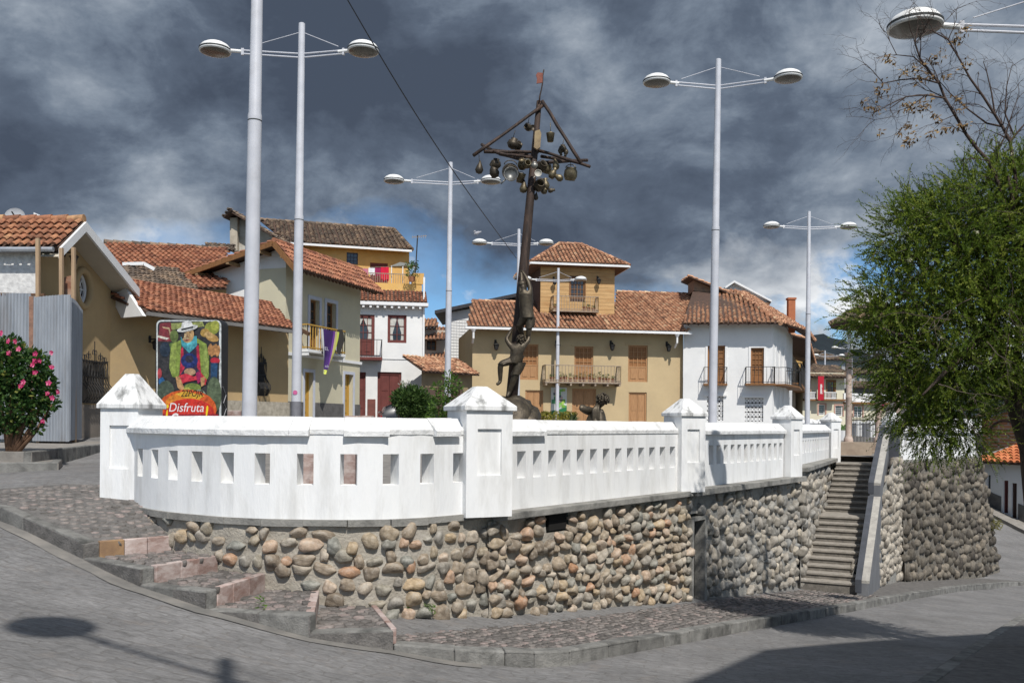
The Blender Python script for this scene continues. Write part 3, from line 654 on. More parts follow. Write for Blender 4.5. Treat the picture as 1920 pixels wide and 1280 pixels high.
# second wall beyond the stairs
W2 = [(7.55, 19.95), (11.1, 25.7)]; W3 = [(10.95, 25.45), (16.9, 31.6)]
def zt2(s): u = s / plen(W2); return lerp(-3.2, -0.80, min(1, u * 1.25)) if u < .8 else -0.80
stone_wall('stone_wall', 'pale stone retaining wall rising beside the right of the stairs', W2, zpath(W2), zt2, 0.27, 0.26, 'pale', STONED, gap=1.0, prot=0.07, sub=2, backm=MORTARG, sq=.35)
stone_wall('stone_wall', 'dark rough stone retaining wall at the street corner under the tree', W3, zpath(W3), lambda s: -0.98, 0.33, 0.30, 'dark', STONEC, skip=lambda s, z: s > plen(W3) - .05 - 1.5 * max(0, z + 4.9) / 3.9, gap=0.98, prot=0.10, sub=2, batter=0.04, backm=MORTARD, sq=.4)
mbb = MB(); mbb.poly([(16.9, 31.6, -6), (18.2, 36, -6), (18.2, 36, -0.98), (16.9, 31.6, -0.98)]); 
# ------------------------------------------------------------------ white parapets and pillars
def parapet(name, label, path, holes, z0=-1.1, th=0.22, h0=-0.70, h1=-0.35, hw=0.19, lips=None, zoff=0.0):
    Ln = plen(path); pm_, _ = path_at(path, Ln / 2); root = thing(name, Vector((pm_.x, pm_.y, z0)), label, 'parapet', 'white parapets round the plaza')
    def off(s, n):
        e = 0.06; p, d0 = path_at(path, max(0, s - e)); p1, d1 = path_at(path, min(Ln, s + e)); p, _ = path_at(path, s); d = (d0 + d1).normalized(); return p + Vector((d.y, -d.x, 0)) * n
    cuts = {0.0, Ln}
    for c in holes: cuts |= {c - hw / 2, c + hw / 2}
    acc = 0
    for a, c in zip(path[:-1], path[1:]):
        acc += (Vector(c) - Vector(a)).length
        if acc < Ln and not any(abs(acc - x) < hw / 2 + .02 for x in holes): cuts.add(acc)
    cuts = sorted(x for x in cuts if 0 <= x <= Ln); mbb = MB()
    def blk(s0, s1, za, zb_):
        a, c, d, e = off(s0, 0), off(s1, 0), off(s1, -th), off(s0, -th)
        mbb.hexa([(p.x, p.y, za) for p in (a, c, d, e)] + [(p.x, p.y, zb_) for p in (a, c, d, e)])
    for s0, s1 in zip(cuts[:-1], cuts[1:]):
        if s1 - s0 < 1e-6: continue
        mid = (s0 + s1) / 2
        if any(abs(mid - c) < hw / 2 for c in holes): blk(s0, s1, z0, h0 + zoff); blk(s0, s1, h1 + zoff, -0.1)
        else: blk(s0, s1, z0, -0.1)
    mbb.build('wall', WHITE, root)
    lips = lips or [(0, 1, 1)]
    for u0, u1, full in lips:
        s0, s1 = u0 * Ln + .002, u1 * Ln - .002; k = max(1, int((s1 - s0) / 0.25)); prof = [(.07, -.15), (.072, -.09), (-.11, .065), (-.292, -.09), (-.29, -.15)] if full else [(.012, -.13), (.016, -.075), (-.11, .06), (-.292, -.09), (-.29, -.15)]
        mbb = MB(); nP_ = len(prof)
        for i in range(k + 1):
            s = lerp(s0, s1, i / k)
            for n_, z in prof:
                p = off(s, n_); jz = 0.006 * mnoise.noise(Vector((s * 4, n_ * 9, 3))) if z > -.12 else 0; 
                mbb.v.append((p.x, p.y, z + jz))
        for i in range(k):
            for j in range(nP_):
                mbb.f.append((i * nP_ + j, (i + 1) * nP_ + j, (i + 1) * nP_ + (j + 1) % nP_, i * nP_ + (j + 1) % nP_)); mbb.t.append(.5)
        mbb.f += [tuple(range(nP_)), tuple(range(k * nP_, k * nP_ + nP_))[::-1]]; mbb.t += [.5, .5]
        mbb.build('coping', WHITECAP2, root)
    return root
WHITECAP2 = mat('weathered_coping', (0.80, 0.80, 0.79), (0.66, 0.66, 0.65), scale=7, rough=0.92, bump=0.9, bscale=14, c3=(0.28, 0.28, 0.275), s3=4.5, w3=0.4)
HOLX = [262, 289, 323, 369, 425, 492, 572, 654, 733, 801, 861]
PB = BOW[:]
hb = []
for px in HOLX:
    a, _ = ray(px, 870); best = min(((abs(path_at(PB, s)[0].x / path_at(PB, s)[0].y - a)), s) for s in np.linspace(0.1, plen(PB) - 0.1, 400)); hb.append(float(best[1]))
parapet('parapet', 'curved white parapet with square openings bulging towards the steps', PB, hb, lips=[(0, .30, 1), (.30, .56, 1), (.56, .60, 1), (.60, .67, 0), (.67, .76, 1), (.76, .865, 0), (.865, .935, 1), (.935, 1, 0)])
A23 = [(-0.18, 11.42), (2.80, 15.28)]; l23 = plen(A23)
parapet('parapet', 'straight white parapet between the second and third pillars', A23, [l23 * (i + .45) / 14 for i in range(14)], lips=[(0, .04, 0), (.04, .2, 1), (.2, 1, 0)])
A34 = [(3.12, 15.72), (5.85, 19.52)]; l34 = plen(A34)
parapet('parapet', 'straight white parapet between the third pillar and the stair corner', A34, [l34 * (i + .5) / 14 for i in range(14)])
A45 = [(6.2, 20.2), (9.2, 26.3)]; l45 = plen(A45)
parapet('parapet', 'white parapet running back along the top of the stairs', A45, [l45 * (i + .5) / 16 for i in range(16)], z0=-0.92, h0=-.66, zoff=0.02)
def pillar(name, label, c, sz, az, zb=-1.12, ap=0.46):
    """square white pillar, recessed panels, pyramid cap; az = outward direction of its front face (deg right of camera-ward)"""
    root = thing(name, Vector((c[0], c[1], zb)), label, 'pillar', 'white pillars of the parapet'); mbb = MB(); h = sz / 2
    for k in range(4):
        a = R(az + 90 * k); n = Vector((math.sin(a), -math.cos(a), 0)); d = Vector((math.cos(a), math.sin(a), 0)); A = Vector((c[0], c[1], 0)) + n * h - d * h; F = FR(A, A + d * sz)
        hole = (sz * .24, sz * .76, -.62, -.06) if k in (0,) else None
        F.wall(mbb, 0, sz, zb, 0.165, [hole] if hole else [], .03)
        if hole: F.wall(mbb, hole[0], hole[1], hole[2], hole[3], n=-.03)
    mbb.build('shaft', WHITE, root)
    hc = h * 1.13; mbb = MB(); fr = lambda r, z: [(c[0] + math.cos(R(az + 45 + 90 * k)) * r * 1.4142, c[1] + math.sin(R(az + 45 + 90 * k)) * r * 1.4142, z) for k in range(4)]
    q = fr(hc * .985, .16) + fr(hc, .165) + fr(hc, .215) + fr(hc * .2, ap); mbb.add(q, [(3, 2, 1, 0), (12, 13, 14, 15)] + [(r * 4 + i, r * 4 + (i + 1) % 4, r * 4 + 4 + (i + 1) % 4, r * 4 + 4 + i) for r in range(3) for i in range(4)])
    mbb.build('cap', WHITECAP, root, bevel=0.012)
    return root
pillar('pillar', 'leftmost white pillar at the end of the curved parapet', P1, 0.545, -12, zb=-1.55, ap=0.62)
pillar('pillar', 'large white pillar with sunken panel at the wall corner below the climbing statue', P2, 0.61, 26)
pillar('pillar', 'white pillar third from the left, above the wall doorway', P3, 0.50, 27)
pillar('pillar', 'white pillar fourth from the left, at the foot corner of the stairs', P4, 0.46, 42)
pillar('pillar', 'small far white pillar at the top of the stairs', P5, 0.40, 30, ap=0.42)
# concrete ledges under the parapets
for F, s0, s1, z1, th_, n1, lab in ((F23, 0.1, F23.L, -1.10, .09, .10, 'thin concrete ledge above the densely packed cobblestones'), (F34, 0.0, F34.L + .05, -1.08, .11, .17, 'weathered concrete ledge along the wall from doorway to stairs')):
    mbb = MB(); F.box(mbb, s0, s1, -.2, n1, z1 - th_, z1); tag(mbb.build('concrete_ledge', CONC, bevel=0.01), lab, 'ledge')
mbb = MB()
for a, c in zip(BOW[:-1], BOW[1:]):
    F = FR(a, c); F.box(mbb, 0, F.L, -.2, 0.035 + 0.02 * random.random(), -1.15 - 0.02 * random.random(), -1.085)
tag(mbb.build('concrete_ledge', CONC), 'crumbling thin concrete edge under the curved parapet', 'ledge')

# ------------------------------------------------------------------ stairs
d45 = Vector((0.44, 0.897, 0)); rgt = Vector((0.9, -0.435, 0)); S0 = Vector((6.45, 20.15, 0)); SW = 1.18
st = thing('staircase', Vector((7, 20, -3.5)), 'narrow concrete staircase with landing climbing to the plaza', 'stairs')
zb0, zt0 = -3.52, -1.02; nst = 19; run = 0.30; pos_ = 0; rise = (zt0 - zb0) / nst
for i in range(nst):
    z = zb0 + rise * (i + 1); dep = 1.25 if i == 9 else run; a = S0 + d45 * pos_; c = a + d45 * (dep + .02); e = a + d45 * 8
    mbb = MB(); q = [a, a + rgt * SW, c + rgt * SW, c]
    mbb.hexa([(p.x, p.y, -4) for p in q] + [(p.x, p.y, z - .045) for p in q]); o = mbb.build('step', STEP, st)
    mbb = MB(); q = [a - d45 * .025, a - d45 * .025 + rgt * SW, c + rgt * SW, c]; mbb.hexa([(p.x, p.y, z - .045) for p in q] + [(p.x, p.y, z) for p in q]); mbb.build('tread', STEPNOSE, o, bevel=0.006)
    pos_ += dep
TOPS = S0 + d45 * pos_
mbb = MB(); q = [TOPS, TOPS + rgt * (SW + .6), TOPS + rgt * (SW + .6) + d45 * 4, TOPS - rgt * 1 + d45 * 4]; mbb.hexa([(p.x, p.y, -2) for p in q] + [(p.x, p.y, zt0 - .003) for p in q]); tag(mbb.build('stair_landing', STEP), kind='structure')
# left stone wall of the stairs
LS = [(S0.x - .0, S0.y - .05), (TOPS.x, TOPS.y + .3)]
stone_wall('stone_wall', 'cobblestone wall along the left side of the stairs', LS, lambda s: max(-3.6, -3.6 + s * 0.3), lambda s: -1.0, 0.3, 0.26, 'grey', STONEB, gap=1.05, prot=0.15, sub=2, backm=MORTARG)
FL = FR(*LS); mbb = MB(); FL.box(mbb, 0, FL.L, -.3, .12, -1.0, -.9); tag(mbb.build('concrete_ledge', CONC, bevel=0.01), 'concrete ledge under the parapet beside the stairs', 'ledge')
# right parapet of the stairs: two sloping stages of grey render
rp = thing('stair_side_wall', S0 + rgt * (SW + .1) + Vector((0, 0, -3.5)), 'grey rendered stair side wall stepping down in two slopes', 'wall')
Rr = S0 + rgt * SW
def stage(u0, u1, za0, za1, zb_, w_=.23, name='stage', m=GREYPL):
    mbb = MB(); a, c = Rr + d45 * u0, Rr + d45 * u1
    mbb.hexa([(a.x, a.y, zb_), ((a + rgt * w_).x, (a + rgt * w_).y, zb_), ((c + rgt * w_).x, (c + rgt * w_).y, zb_), (c.x, c.y, zb_), (a.x, a.y, za0), ((a + rgt * w_).x, (a + rgt * w_).y, za0), ((c + rgt * w_).x, (c + rgt * w_).y, za0), (c.x, c.y, za1)][:6] + [((c + rgt * w_).x, (c + rgt * w_).y, za1), (c.x, c.y, za1)]); return mbb.build(name, m, rp)
stage(-.12, 2.9, -3.35, -1.75, -4.2); stage(2.9, 6.6, -1.42, 0.0, -4.2)
def capst(u0, u1, z0, z1):
    mbb = MB(); a, c = Rr + d45 * u0 - rgt * .02, Rr + d45 * u1 - rgt * .02; w_ = rgt * .27
    A, B = Vector((a.x, a.y, z0 + .003)), Vector((c.x, c.y, z1 + .003)); up_ = Vector((0, 0, .06))
    mbb.hexa([A, A + w_, B + w_, B, A + up_, A + w_ + up_, B + w_ + up_, B + up_]); mbb.build('coping', mat('stair_coping', (.42, .40, .36), (.30, .285, .26), scale=6, bump=.5), rp)
capst(-.12, 2.9, -3.35, -1.75); capst(2.9, 6.6, -1.42, 0.0)
def shade_band(u0, u1, z0, z1):  # dark strip: shade of the wall's inner face put into the colour
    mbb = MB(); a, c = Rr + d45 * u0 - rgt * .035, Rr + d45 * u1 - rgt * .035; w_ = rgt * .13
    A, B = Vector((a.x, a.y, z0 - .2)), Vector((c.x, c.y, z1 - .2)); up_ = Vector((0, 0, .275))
    mbb.hexa([A, A + w_, B + w_, B, A + up_, A + w_ + up_, B + w_ + up_, B + up_]); mbb.build('shade_strip', mat('shaded_slate', (.075, .08, .095), (.055, .06, .07), scale=4, rough=.8), rp)
shade_band(-.13, 2.9, -3.35, -1.75); shade_band(2.89, 6.61, -1.42, 0.0)
mbb = MB(); a = Rr + d45 * 6.0 - rgt * .02; mbb.hexa([(p.x, p.y, -1.1) for p in (a, a + rgt * .5, a + rgt * .5 + d45 * .7, a + d45 * .7)] + [(p.x, p.y, .02) for p in (a, a + rgt * .5, a + rgt * .5 + d45 * .7, a + d45 * .7)]); mbb.build('end_block', MATS['shaded_slate'], rp)  # parapet end, its shade put into the dark slate colour
# parapet above the corner wall
A67 = [(11.0, 25.9), (15.7, 30.7)]; l67 = plen(A67)
parapet('parapet', 'white parapet under the tree above the dark stone wall', A67, [l67 * (i + .5) / 16 for i in range(16)], z0=-0.93, h0=-.6, h1=-.3)
pillar('pillar', 'white pillar beside the stair head at the tree', (10.95, 26.1), 0.42, 35, zb=-1.0, ap=.45)
F67 = FR(*A67); mbb = MB(); F67.box(mbb, -.1, F67.L, -.25, .18, -1.06, -.93); tag(mbb.build('concrete_ledge', CONC, bevel=.01), 'concrete ledge on top of the dark stone wall', 'ledge')
# ------------------------------------------------------------------ street lamps
LAMPG = mat('galvanised_paint', (0.55, 0.56, 0.60), (0.48, 0.49, 0.53), scale=3, rough=0.45, spec=0.4, bump=0.05, c3=(0.35, 0.34, 0.34), s3=2.5, w3=0.3)
LAMPW = mat('lamp_white', (0.78, 0.78, 0.76), (0.7, 0.7, 0.69), scale=6, rough=0.45, c3=(0.45, 0.44, 0.42), s3=4, w3=0.3)
LAMPD = mat('lamp_gasket', (0.05, 0.055, 0.055), rough=0.6)
LENS = mat('lamp_lens', (0.13, 0.125, 0.11), (0.09, 0.085, 0.075), scale=5, rough=0.25, spec=0.5)
def PP(px, Y, py=640): a, _ = ray(px, py); return (a * Y, Y)
def make_lamp():
    root = thing('street_lamp', (0, 0, 0), 'x', 'street lamp', 'double-armed street lamps')
    p = MB(); p.lathe((0, 0, 0), [(.13, 0), (.13, .02), (.112, .03), (.102, 5.6), (.103, 5.62), (.103, 5.68), (.092, 5.73), (.072, 10.0), (.06, 10.01)], 14); p.build('pole', LAMPG, root, smooth=40)
    p = MB(); p.lathe((0, 0, 5.6), [(.1035, 0), (.1035, .018)], 14); p.build('joint_ring', LAMPD, root, smooth=40)
    for sgn in (1, -1):
        arm = MB()
        for dz in (0, -.085): arm.tube([(0.05, 0, 9.33 + dz), (1.33, 0, 9.36 + dz * .9)], .019, 8)
        arm.box(1.28, 1.34, -.03, .03, 9.25, 9.40)
        a = arm.build('arm', LAMPG, root, smooth=40)
        q = MB(); q.tube([(0.06, 0, 9.80), (1.15, 0, 9.45)], .009, 6); q.build('stay', LAMPG, a)
        q = MB(); q.tube([(1.34, 0, 9.33), (1.60, 0, 9.345)], .04, 10); q.build('socket', LAMPW, a, smooth=40)
        c = (1.92, 0, 9.34)
        q = MB(); q.lathe(c, [(.338, .02), (.328, .055), (.285, .108), (.21, .152), (.11, .18), (.0, .19)], 28, caps=False); q.build('dome', LAMPW, a, smooth=60)
        q = MB(); q.lathe(c, [(.352, -.005), (.352, .024)], 28); q.build('gasket', LAMPD, a, smooth=40)
        q = MB(); q.lathe(c, [(.325, -.05), (.345, -.035), (.35, -.02), (.345, -.005)], 28); q.build('rim', LAMPW, a, smooth=40)
        q = MB(); q.lathe(c, [(.0, -.095), (.15, -.09), (.26, -.072), (.33, -.045)], 28, caps=False); q.build('lens', LENS, a, smooth=60)
        a.rotation_euler.z = 0 if sgn > 0 else math.pi
    return root
lamp0 = make_lamp(); _first = [True]
def lamp(px_top, py_top, Y, aL, aR, label, lean=0.0, top=None, up=(0, 0), ln=(1, 1)):
    if _first[0]: r = lamp0; _first[0] = False
    else: r = copy_tree(lamp0)
    r['label'] = label
    t = U(px_top, py_top, Y) if top is None else Vector(top)
    r.location = (t.x - math.sin(lean) * 10.0, t.y, t.z - 10.0); r.rotation_euler = (0, lean, 0)
    arms = [c for c in r.children if c.name.startswith('arm')]
    arms[0].rotation_euler = (0, -up[1], R(aR)); arms[1].rotation_euler = (0, -up[0], math.pi + R(aL))
    for a_, rr_ in ((arms[0], ln[1]), (arms[1], ln[0])):
        a_.scale = (rr_, 1, 1)
        for ch in a_.children:
            if not ch.name.startswith('stay'): ch.scale = (1 / rr_, 1, 1); ch.location.x = 1.92 - 1.92 / rr_
            else: ch.scale = (1, 1, 1); ch.location.x = 0
    return r
lamp(488, -330, 13.4, 5, 0, 'thick pale lamp post at far left whose head rises above the frame', lean=R(.55))
l2 = lamp(566, 45, 20.3, 3, -9, 'second lamp post from the left, behind the thick pale post', lean=R(.35), ln=(.99, .75))
lamp(845, 305, 31.0, 3, -8, 'lamp post standing behind the bush with car, left of the statue', lean=R(.3), ln=(1.0, .73))
lamp(1347, 112, 23.3, 6, -20, 'tall lamp post right of the tan house, before the white corner house', lean=R(.45), ln=(.84, .90))
lamp(1517, 397, 38.9, 5, -5, 'mid-distance lamp post beside the top of the stairs', ln=(.86, .86))
lamp(973, 430, 41.7, 3, -8, 'lamp post directly behind the leaning statue pole, bird on its head', ln=(.94, .66))
lamp(1047, 503, 52, 3, -8, 'distant lamp post in front of the tan tower house', ln=(.97, .67))
lamp(1547, 657, 106, 40, -38, 'tiny far lamp post before the cream house with red banner')
lamp(1597, 641, 96, 10, -20, 'tiny far lamp post half hidden behind the stone column')
stk = MB(); stk.lathe((0, 0, 0), [(.05, 0), (.05, .004)], 14, ax=(0, -1, 0)); so_ = stk.build('sticker', flat('sticker_pink', (.55, .12, .28))); so_.parent = l2; so_.location = (0.0, -.112, 1.75)
stb = MB(); stb.lathe((0, 0, 0.2), [(.1125, 0), (.1115, 1.35)], 14, caps=False); sb_ = stb.build('dark_base_paint', mat('pole_dark_paint', (.2, .2, .22), (.15, .15, .17), scale=4, rough=.6), smooth=True); sb_.parent = l2
# lamp across the street, pole outside the frame at right; lamp behind the camera (only their shadows and one head are seen)
bx = U(1722, 42, 11.9); lamp(0, 0, 0, 0, 0, 'lamp head reaching in from the right above the bare tree', top=(bx.x + 1.92, bx.y + .1, bx.z + .66))
g0 = Uz(98, 1178, -1.70); g0.z = zr(g0.x, g0.y); g0 = Uz(98, 1178, g0.z); kk = (8.5 - g0.z) / tosun.z; bw = g0 + tosun * kk
g1 = Uz(372, 1264, zr(-2.2, 6.5)); dirv = (g1 - g0); dirv.z = 0; dirv.normalize()
lm = lamp(0, 0, 0, 0, 0, 'lamp post behind the viewer whose head shades the road at lower left', top=(bw.x + dirv.x * 1.92, bw.y + dirv.y * 1.92, bw.z + .66)); lm.rotation_euler.z = math.atan2(dirv.y, dirv.x)
# pigeon on a lamp head
bd = MB(); bp_ = U(898, 443, 41.7) + Vector((-.07, 0, .02))
bd.lathe(bp_ + Vector((-.14, 0, .09)), [(.0, -.02), (.05, .02), (.075, .12), (.065, .2), (.03, .27), (.02, .34)], 10, ax=(1, 0, .35)); bd.lathe(bp_ + Vector((-.12, 0, .2)), [(0, -.05), (.035, -.03), (.045, 0), (.03, .04), (0, .05)], 8)
bd.tube([bp_ + Vector((-.165, 0, .2)), bp_ + Vector((-.2, 0, .19))], [.012, .003], 5); bd.tube([bp_ + Vector((-.02, .02, .1)), bp_ + Vector((-.02, .02, .0))], .008, 5); bd.tube([bp_ + Vector((-.02, -.02, .1)), bp_ + Vector((-.02, -.02, .0))], .008, 5)
tag(bd.build('pigeon', mat('pigeon_grey', (.42, .42, .44), (.3, .3, .33), scale=8), smooth=True), 'pale pigeon perched on the left head of a lamp behind the statue', 'pigeon')
# overhead cable
cb = MB(); A_, B_ = U(640, -20, 9.0), U(968, 484, 42.0); pts = []
for i in range(31):
    u = i / 30; Y = 1 / lerp(1 / 9.0, 1 / 42.0, u); q = U(lerp(640, 968, u), lerp(-20, 484, u) + 20 * math.sin(u * math.pi), Y); pts.append(q)
cb.tube(pts, [.0055 + .007 * i / 30 for i in range(31)], 5); tag(cb.build('overhead_cable', flat('cable_black', (.02, .02, .02))), 'thin black overhead cable sloping down to the lamp behind the statue', 'cable')
# ------------------------------------------------------------------ houses: shared materials and builders
TERRA = mat_ramp('terracotta', [(0, (0.15, 0.085, 0.06)), (0.2, (0.30, 0.145, 0.085)), (0.5, (0.44, 0.23, 0.135)), (0.8, (0.54, 0.31, 0.185)), (1, (0.61, 0.47, 0.30))], attr='tone', mottle=0.3, mscale=5, bump=0.2, bscale=20, moss=((0.11, 0.095, 0.08), 1.6, 0.55))
TERRAR = mat_ramp('terracotta_red', [(0, (0.15, 0.06, 0.04)), (0.5, (0.31, 0.125, 0.07)), (1, (0.42, 0.20, 0.115))], attr='tone', mottle=0.3, mscale=5, bump=0.2, bscale=20, moss=((0.08, 0.055, 0.045), 1.4, 0.6))
TERRAN = mat_ramp('terracotta_warm', [(0, (0.17, 0.075, 0.045)), (0.5, (0.31, 0.135, 0.075)), (0.85, (0.40, 0.19, 0.10)), (1, (0.46, 0.29, 0.15))], attr='tone', mottle=0.35, mscale=5, bump=0.2, bscale=20, moss=((0.10, 0.07, 0.05), 1.8, 0.6))
TERRAD = mat_ramp('terracotta_old', [(0, (0.075, 0.06, 0.05)), (0.4, (0.155, 0.115, 0.085)), (0.75, (0.23, 0.165, 0.115)), (1, (0.33, 0.22, 0.14))], attr='tone', mottle=0.4, mscale=4, bump=0.2, bscale=20, moss=((0.05, 0.045, 0.04), 1.4, 0.7))
UNDER = mat('roof_underlay', (0.10, 0.06, 0.045), (0.06, 0.04, 0.03), scale=5)
TIMBER = mat('eave_timber', (0.15, 0.085, 0.05), (0.09, 0.05, 0.03), scale=4, rough=0.85, stretch=(1, 1, 4))
TAN = mat('tan_render', (0.50, 0.385, 0.225), (0.455, 0.35, 0.205), scale=0.9, rough=0.92, bump=0.2, bscale=10, c3=(0.40, 0.31, 0.19), s3=0.55, w3=0.5)
OCHRE = mat('ochre_render', (0.44, 0.315, 0.165), (0.39, 0.28, 0.15), scale=1.2, rough=0.92, bump=0.2, bscale=10, c3=(0.33, 0.25, 0.15), s3=0.8, w3=0.5)
CREAM = mat('cream_render', (0.56, 0.515, 0.37), (0.51, 0.47, 0.345), scale=1.1, rough=0.92, bump=0.15, bscale=10, c3=(0.50, 0.47, 0.36), s3=0.5, w3=0.35)
WHITEW = mat('white_house_render', (0.76, 0.755, 0.74), (0.70, 0.70, 0.69), scale=1.0, rough=0.92, bump=0.2, bscale=8, c3=(0.55, 0.55, 0.54), s3=0.7, w3=0.3)
WHITER = mat('rough_white_block', (0.72, 0.71, 0.69), (0.52, 0.51, 0.5), scale=9, rough=0.95, bump=1.0, bscale=9)
ORANGE = mat('orange_render', (0.62, 0.37, 0.12), (0.57, 0.34, 0.115), scale=1.2, rough=0.92, bump=0.15, c3=(0.62, 0.46, 0.24), s3=0.7, w3=0.5)
PLINTH = mat('grey_stone_plinth', (0.14, 0.135, 0.13), (0.095, 0.09, 0.088), scale=3, rough=0.95, bump=0.6, bscale=12)
BURG = mat('burgundy_wood', (0.155, 0.045, 0.038), (0.12, 0.035, 0.03), scale=3, rough=0.7, bump=0.1)
OAK = mat('honey_wood', (0.41, 0.225, 0.105), (0.33, 0.175, 0.08), scale=5, rough=0.6, bump=0.15, stretch=(4, 4, 0.6))
OAKD = mat('honey_wood_dark', (0.30, 0.135, 0.05), (0.22, 0.10, 0.035), scale=5, rough=0.6, stretch=(4, 4, 0.6))
OAKY = mat('yellow_wood', (0.48, 0.29, 0.06), (0.40, 0.23, 0.05), scale=5, rough=0.6, stretch=(4, 4, 0.6))
BROWNW = mat('brown_wood', (0.24, 0.115, 0.045), (0.17, 0.08, 0.03), scale=5, rough=0.6, stretch=(4, 4, 0.6))
PINE = mat('tower_boarding', (0.55, 0.355, 0.165), (0.45, 0.275, 0.12), scale=2.2, rough=0.75, bump=0.2, stretch=(0.6, 0.6, 5), c3=(0.35, 0.17, 0.06), s3=1.2, w3=0.5)
WTRIM = mat('white_trim', (0.76, 0.76, 0.75), (0.68, 0.68, 0.68), scale=2, rough=0.7)
GREYTRIM = mat('pale_blue_trim', (0.52, 0.54, 0.60), (0.47, 0.49, 0.55), scale=2, rough=0.8)
IRON = flat('black_iron', (0.025, 0.024, 0.024), rough=0.6)
IRONP = mat('pale_iron', (0.34, 0.27, 0.20), (0.22, 0.17, 0.13), scale=8, rough=0.7)
GLASS = mat('window_glass', (0.035, 0.04, 0.045), (0.02, 0.024, 0.03), scale=1.5, rough=0.08, spec=0.8)
CURT = mat('curtain', (0.55, 0.54, 0.50), (0.42, 0.41, 0.38), scale=6, rough=0.95)
POTM = mat('flowerpot_clay', (0.33, 0.14, 0.07), (0.26, 0.11, 0.06), scale=6)
GREEN1 = mat_leaf('pot_leaves', [(0, (0.03, 0.065, 0.015)), (0.6, (0.07, 0.13, 0.03)), (1, (0.13, 0.20, 0.05))])

def body(F, mbb, s0, s1, z0, z1, D):
    for q in ([(s0, 0), (s0, -D)], [(s0, -D), (s1, -D)], [(s1, -D), (s1, 0)]):
        (a, n0), (c, n1) = q; mbb.poly([F.pt(a, n0, z0), F.pt(c, n1, z0), F.pt(c, n1, z1), F.pt(a, n0, z1)])
    mbb.poly([F.pt(s0, 0, z1), F.pt(s1, 0, z1), F.pt(s1, -D, z1), F.pt(s0, -D, z1)])
def frame_bits(F, mbb, r, w_, n0, n1):
    s0, s1, z0, z1 = r
    F.box(mbb, s0, s0 + w_, n0, n1, z0, z1); F.box(mbb, s1 - w_, s1, n0, n1, z0, z1)
    F.box(mbb, s0 + w_, s1 - w_, n0, n1, z1 - w_, z1); F.box(mbb, s0 + w_, s1 - w_, n0, n1, z0, z0 + w_)
def window(F, root, r, m=None, cols=2, rows=3, panel=0.0, glass=None, fw=0.07, depth=0.16, name='window', sur=None, surw=0.12, leaf=True, curtain=False, sill=None, bars=0.03):
    """window or french window: frame, glazing bars, panes and (with panel > 0) a solid lower panel"""
    m = m or OAK; s0, s1, z0, z1 = r; mbb = MB(); n1 = -depth + .07
    frame_bits(F, mbb, r, fw, -depth, n1); zp = lerp(z0, z1, panel)
    if panel:
        F.box(mbb, s0 + fw, s1 - fw, -depth, n1 - .02, z0 + fw, zp); F.box(mbb, s0 + fw, s1 - fw, -depth, n1 - .003, zp - fw * .6, zp + fw * .3)
        k = 2 if leaf else 1
        for i in range(k):
            a, c = lerp(s0 + fw, s1 - fw, i / k), lerp(s0 + fw, s1 - fw, (i + 1) / k); F.box(mbb, a + .08, c - .08, n1 - .02, n1 + .005, z0 + fw + .1, zp - fw - .06)
    for i in range(1, cols): x = lerp(s0 + fw, s1 - fw, i / cols); F.box(mbb, x - bars / 2 * (1.6 if i * 2 == cols else 1), x + bars / 2 * (1.6 if i * 2 == cols else 1), -depth + .01, n1 - .012, zp, z1 - fw)
    for j in range(1, rows): z = lerp(zp, z1 - fw, j / rows); F.box(mbb, s0 + fw, s1 - fw, -depth + .01, n1 - .014, z - bars / 2, z + bars / 2)
    o = mbb.build(name, m, root)
    g_ = MB(); g_.poly([F.pt(s0 + .01, -depth + .018, zp), F.pt(s1 - .01, -depth + .018, zp), F.pt(s1 - .01, -depth + .018, z1 - .01), F.pt(s0 + .01, -depth + .018, z1 - .01)]); g_.build('pane', glass or GLASS, o)
    if curtain:
        for sg in (0, 1):
            c_ = MB(); x0, x1 = (s0 + fw, lerp(s0, s1, .5)) if sg == 0 else (s1 - fw, lerp(s0, s1, .5)); zz1 = z1 - fw; n = -depth + .024
            c_.poly([F.pt(x0, n, lerp(zp, z1, .02)), F.pt(lerp(x0, x1, .45), n, lerp(zp, z1, .02)), F.pt(lerp(x0, x1, .35), n, lerp(zp, z1, .35)), F.pt(x1, n, zz1), F.pt(x0, n, zz1)][:: (1 if sg == 0 else -1)]); c_.build('curtain', CURT, o)
    if sur:
        q = MB(); a = surw; F.box(q, s0 - a, s0, -.01, .035, z0 - (a if sill else 0), z1 + a); F.box(q, s1, s1 + a, -.01, .035, z0 - (a if sill else 0), z1 + a); F.box(q, s0, s1, -.01, .035, z1, z1 + a)
        if sill: F.box(q, s0, s1, -.01, .06, z0 - a, z0)
        q.build('surround', sur, o)
    return r
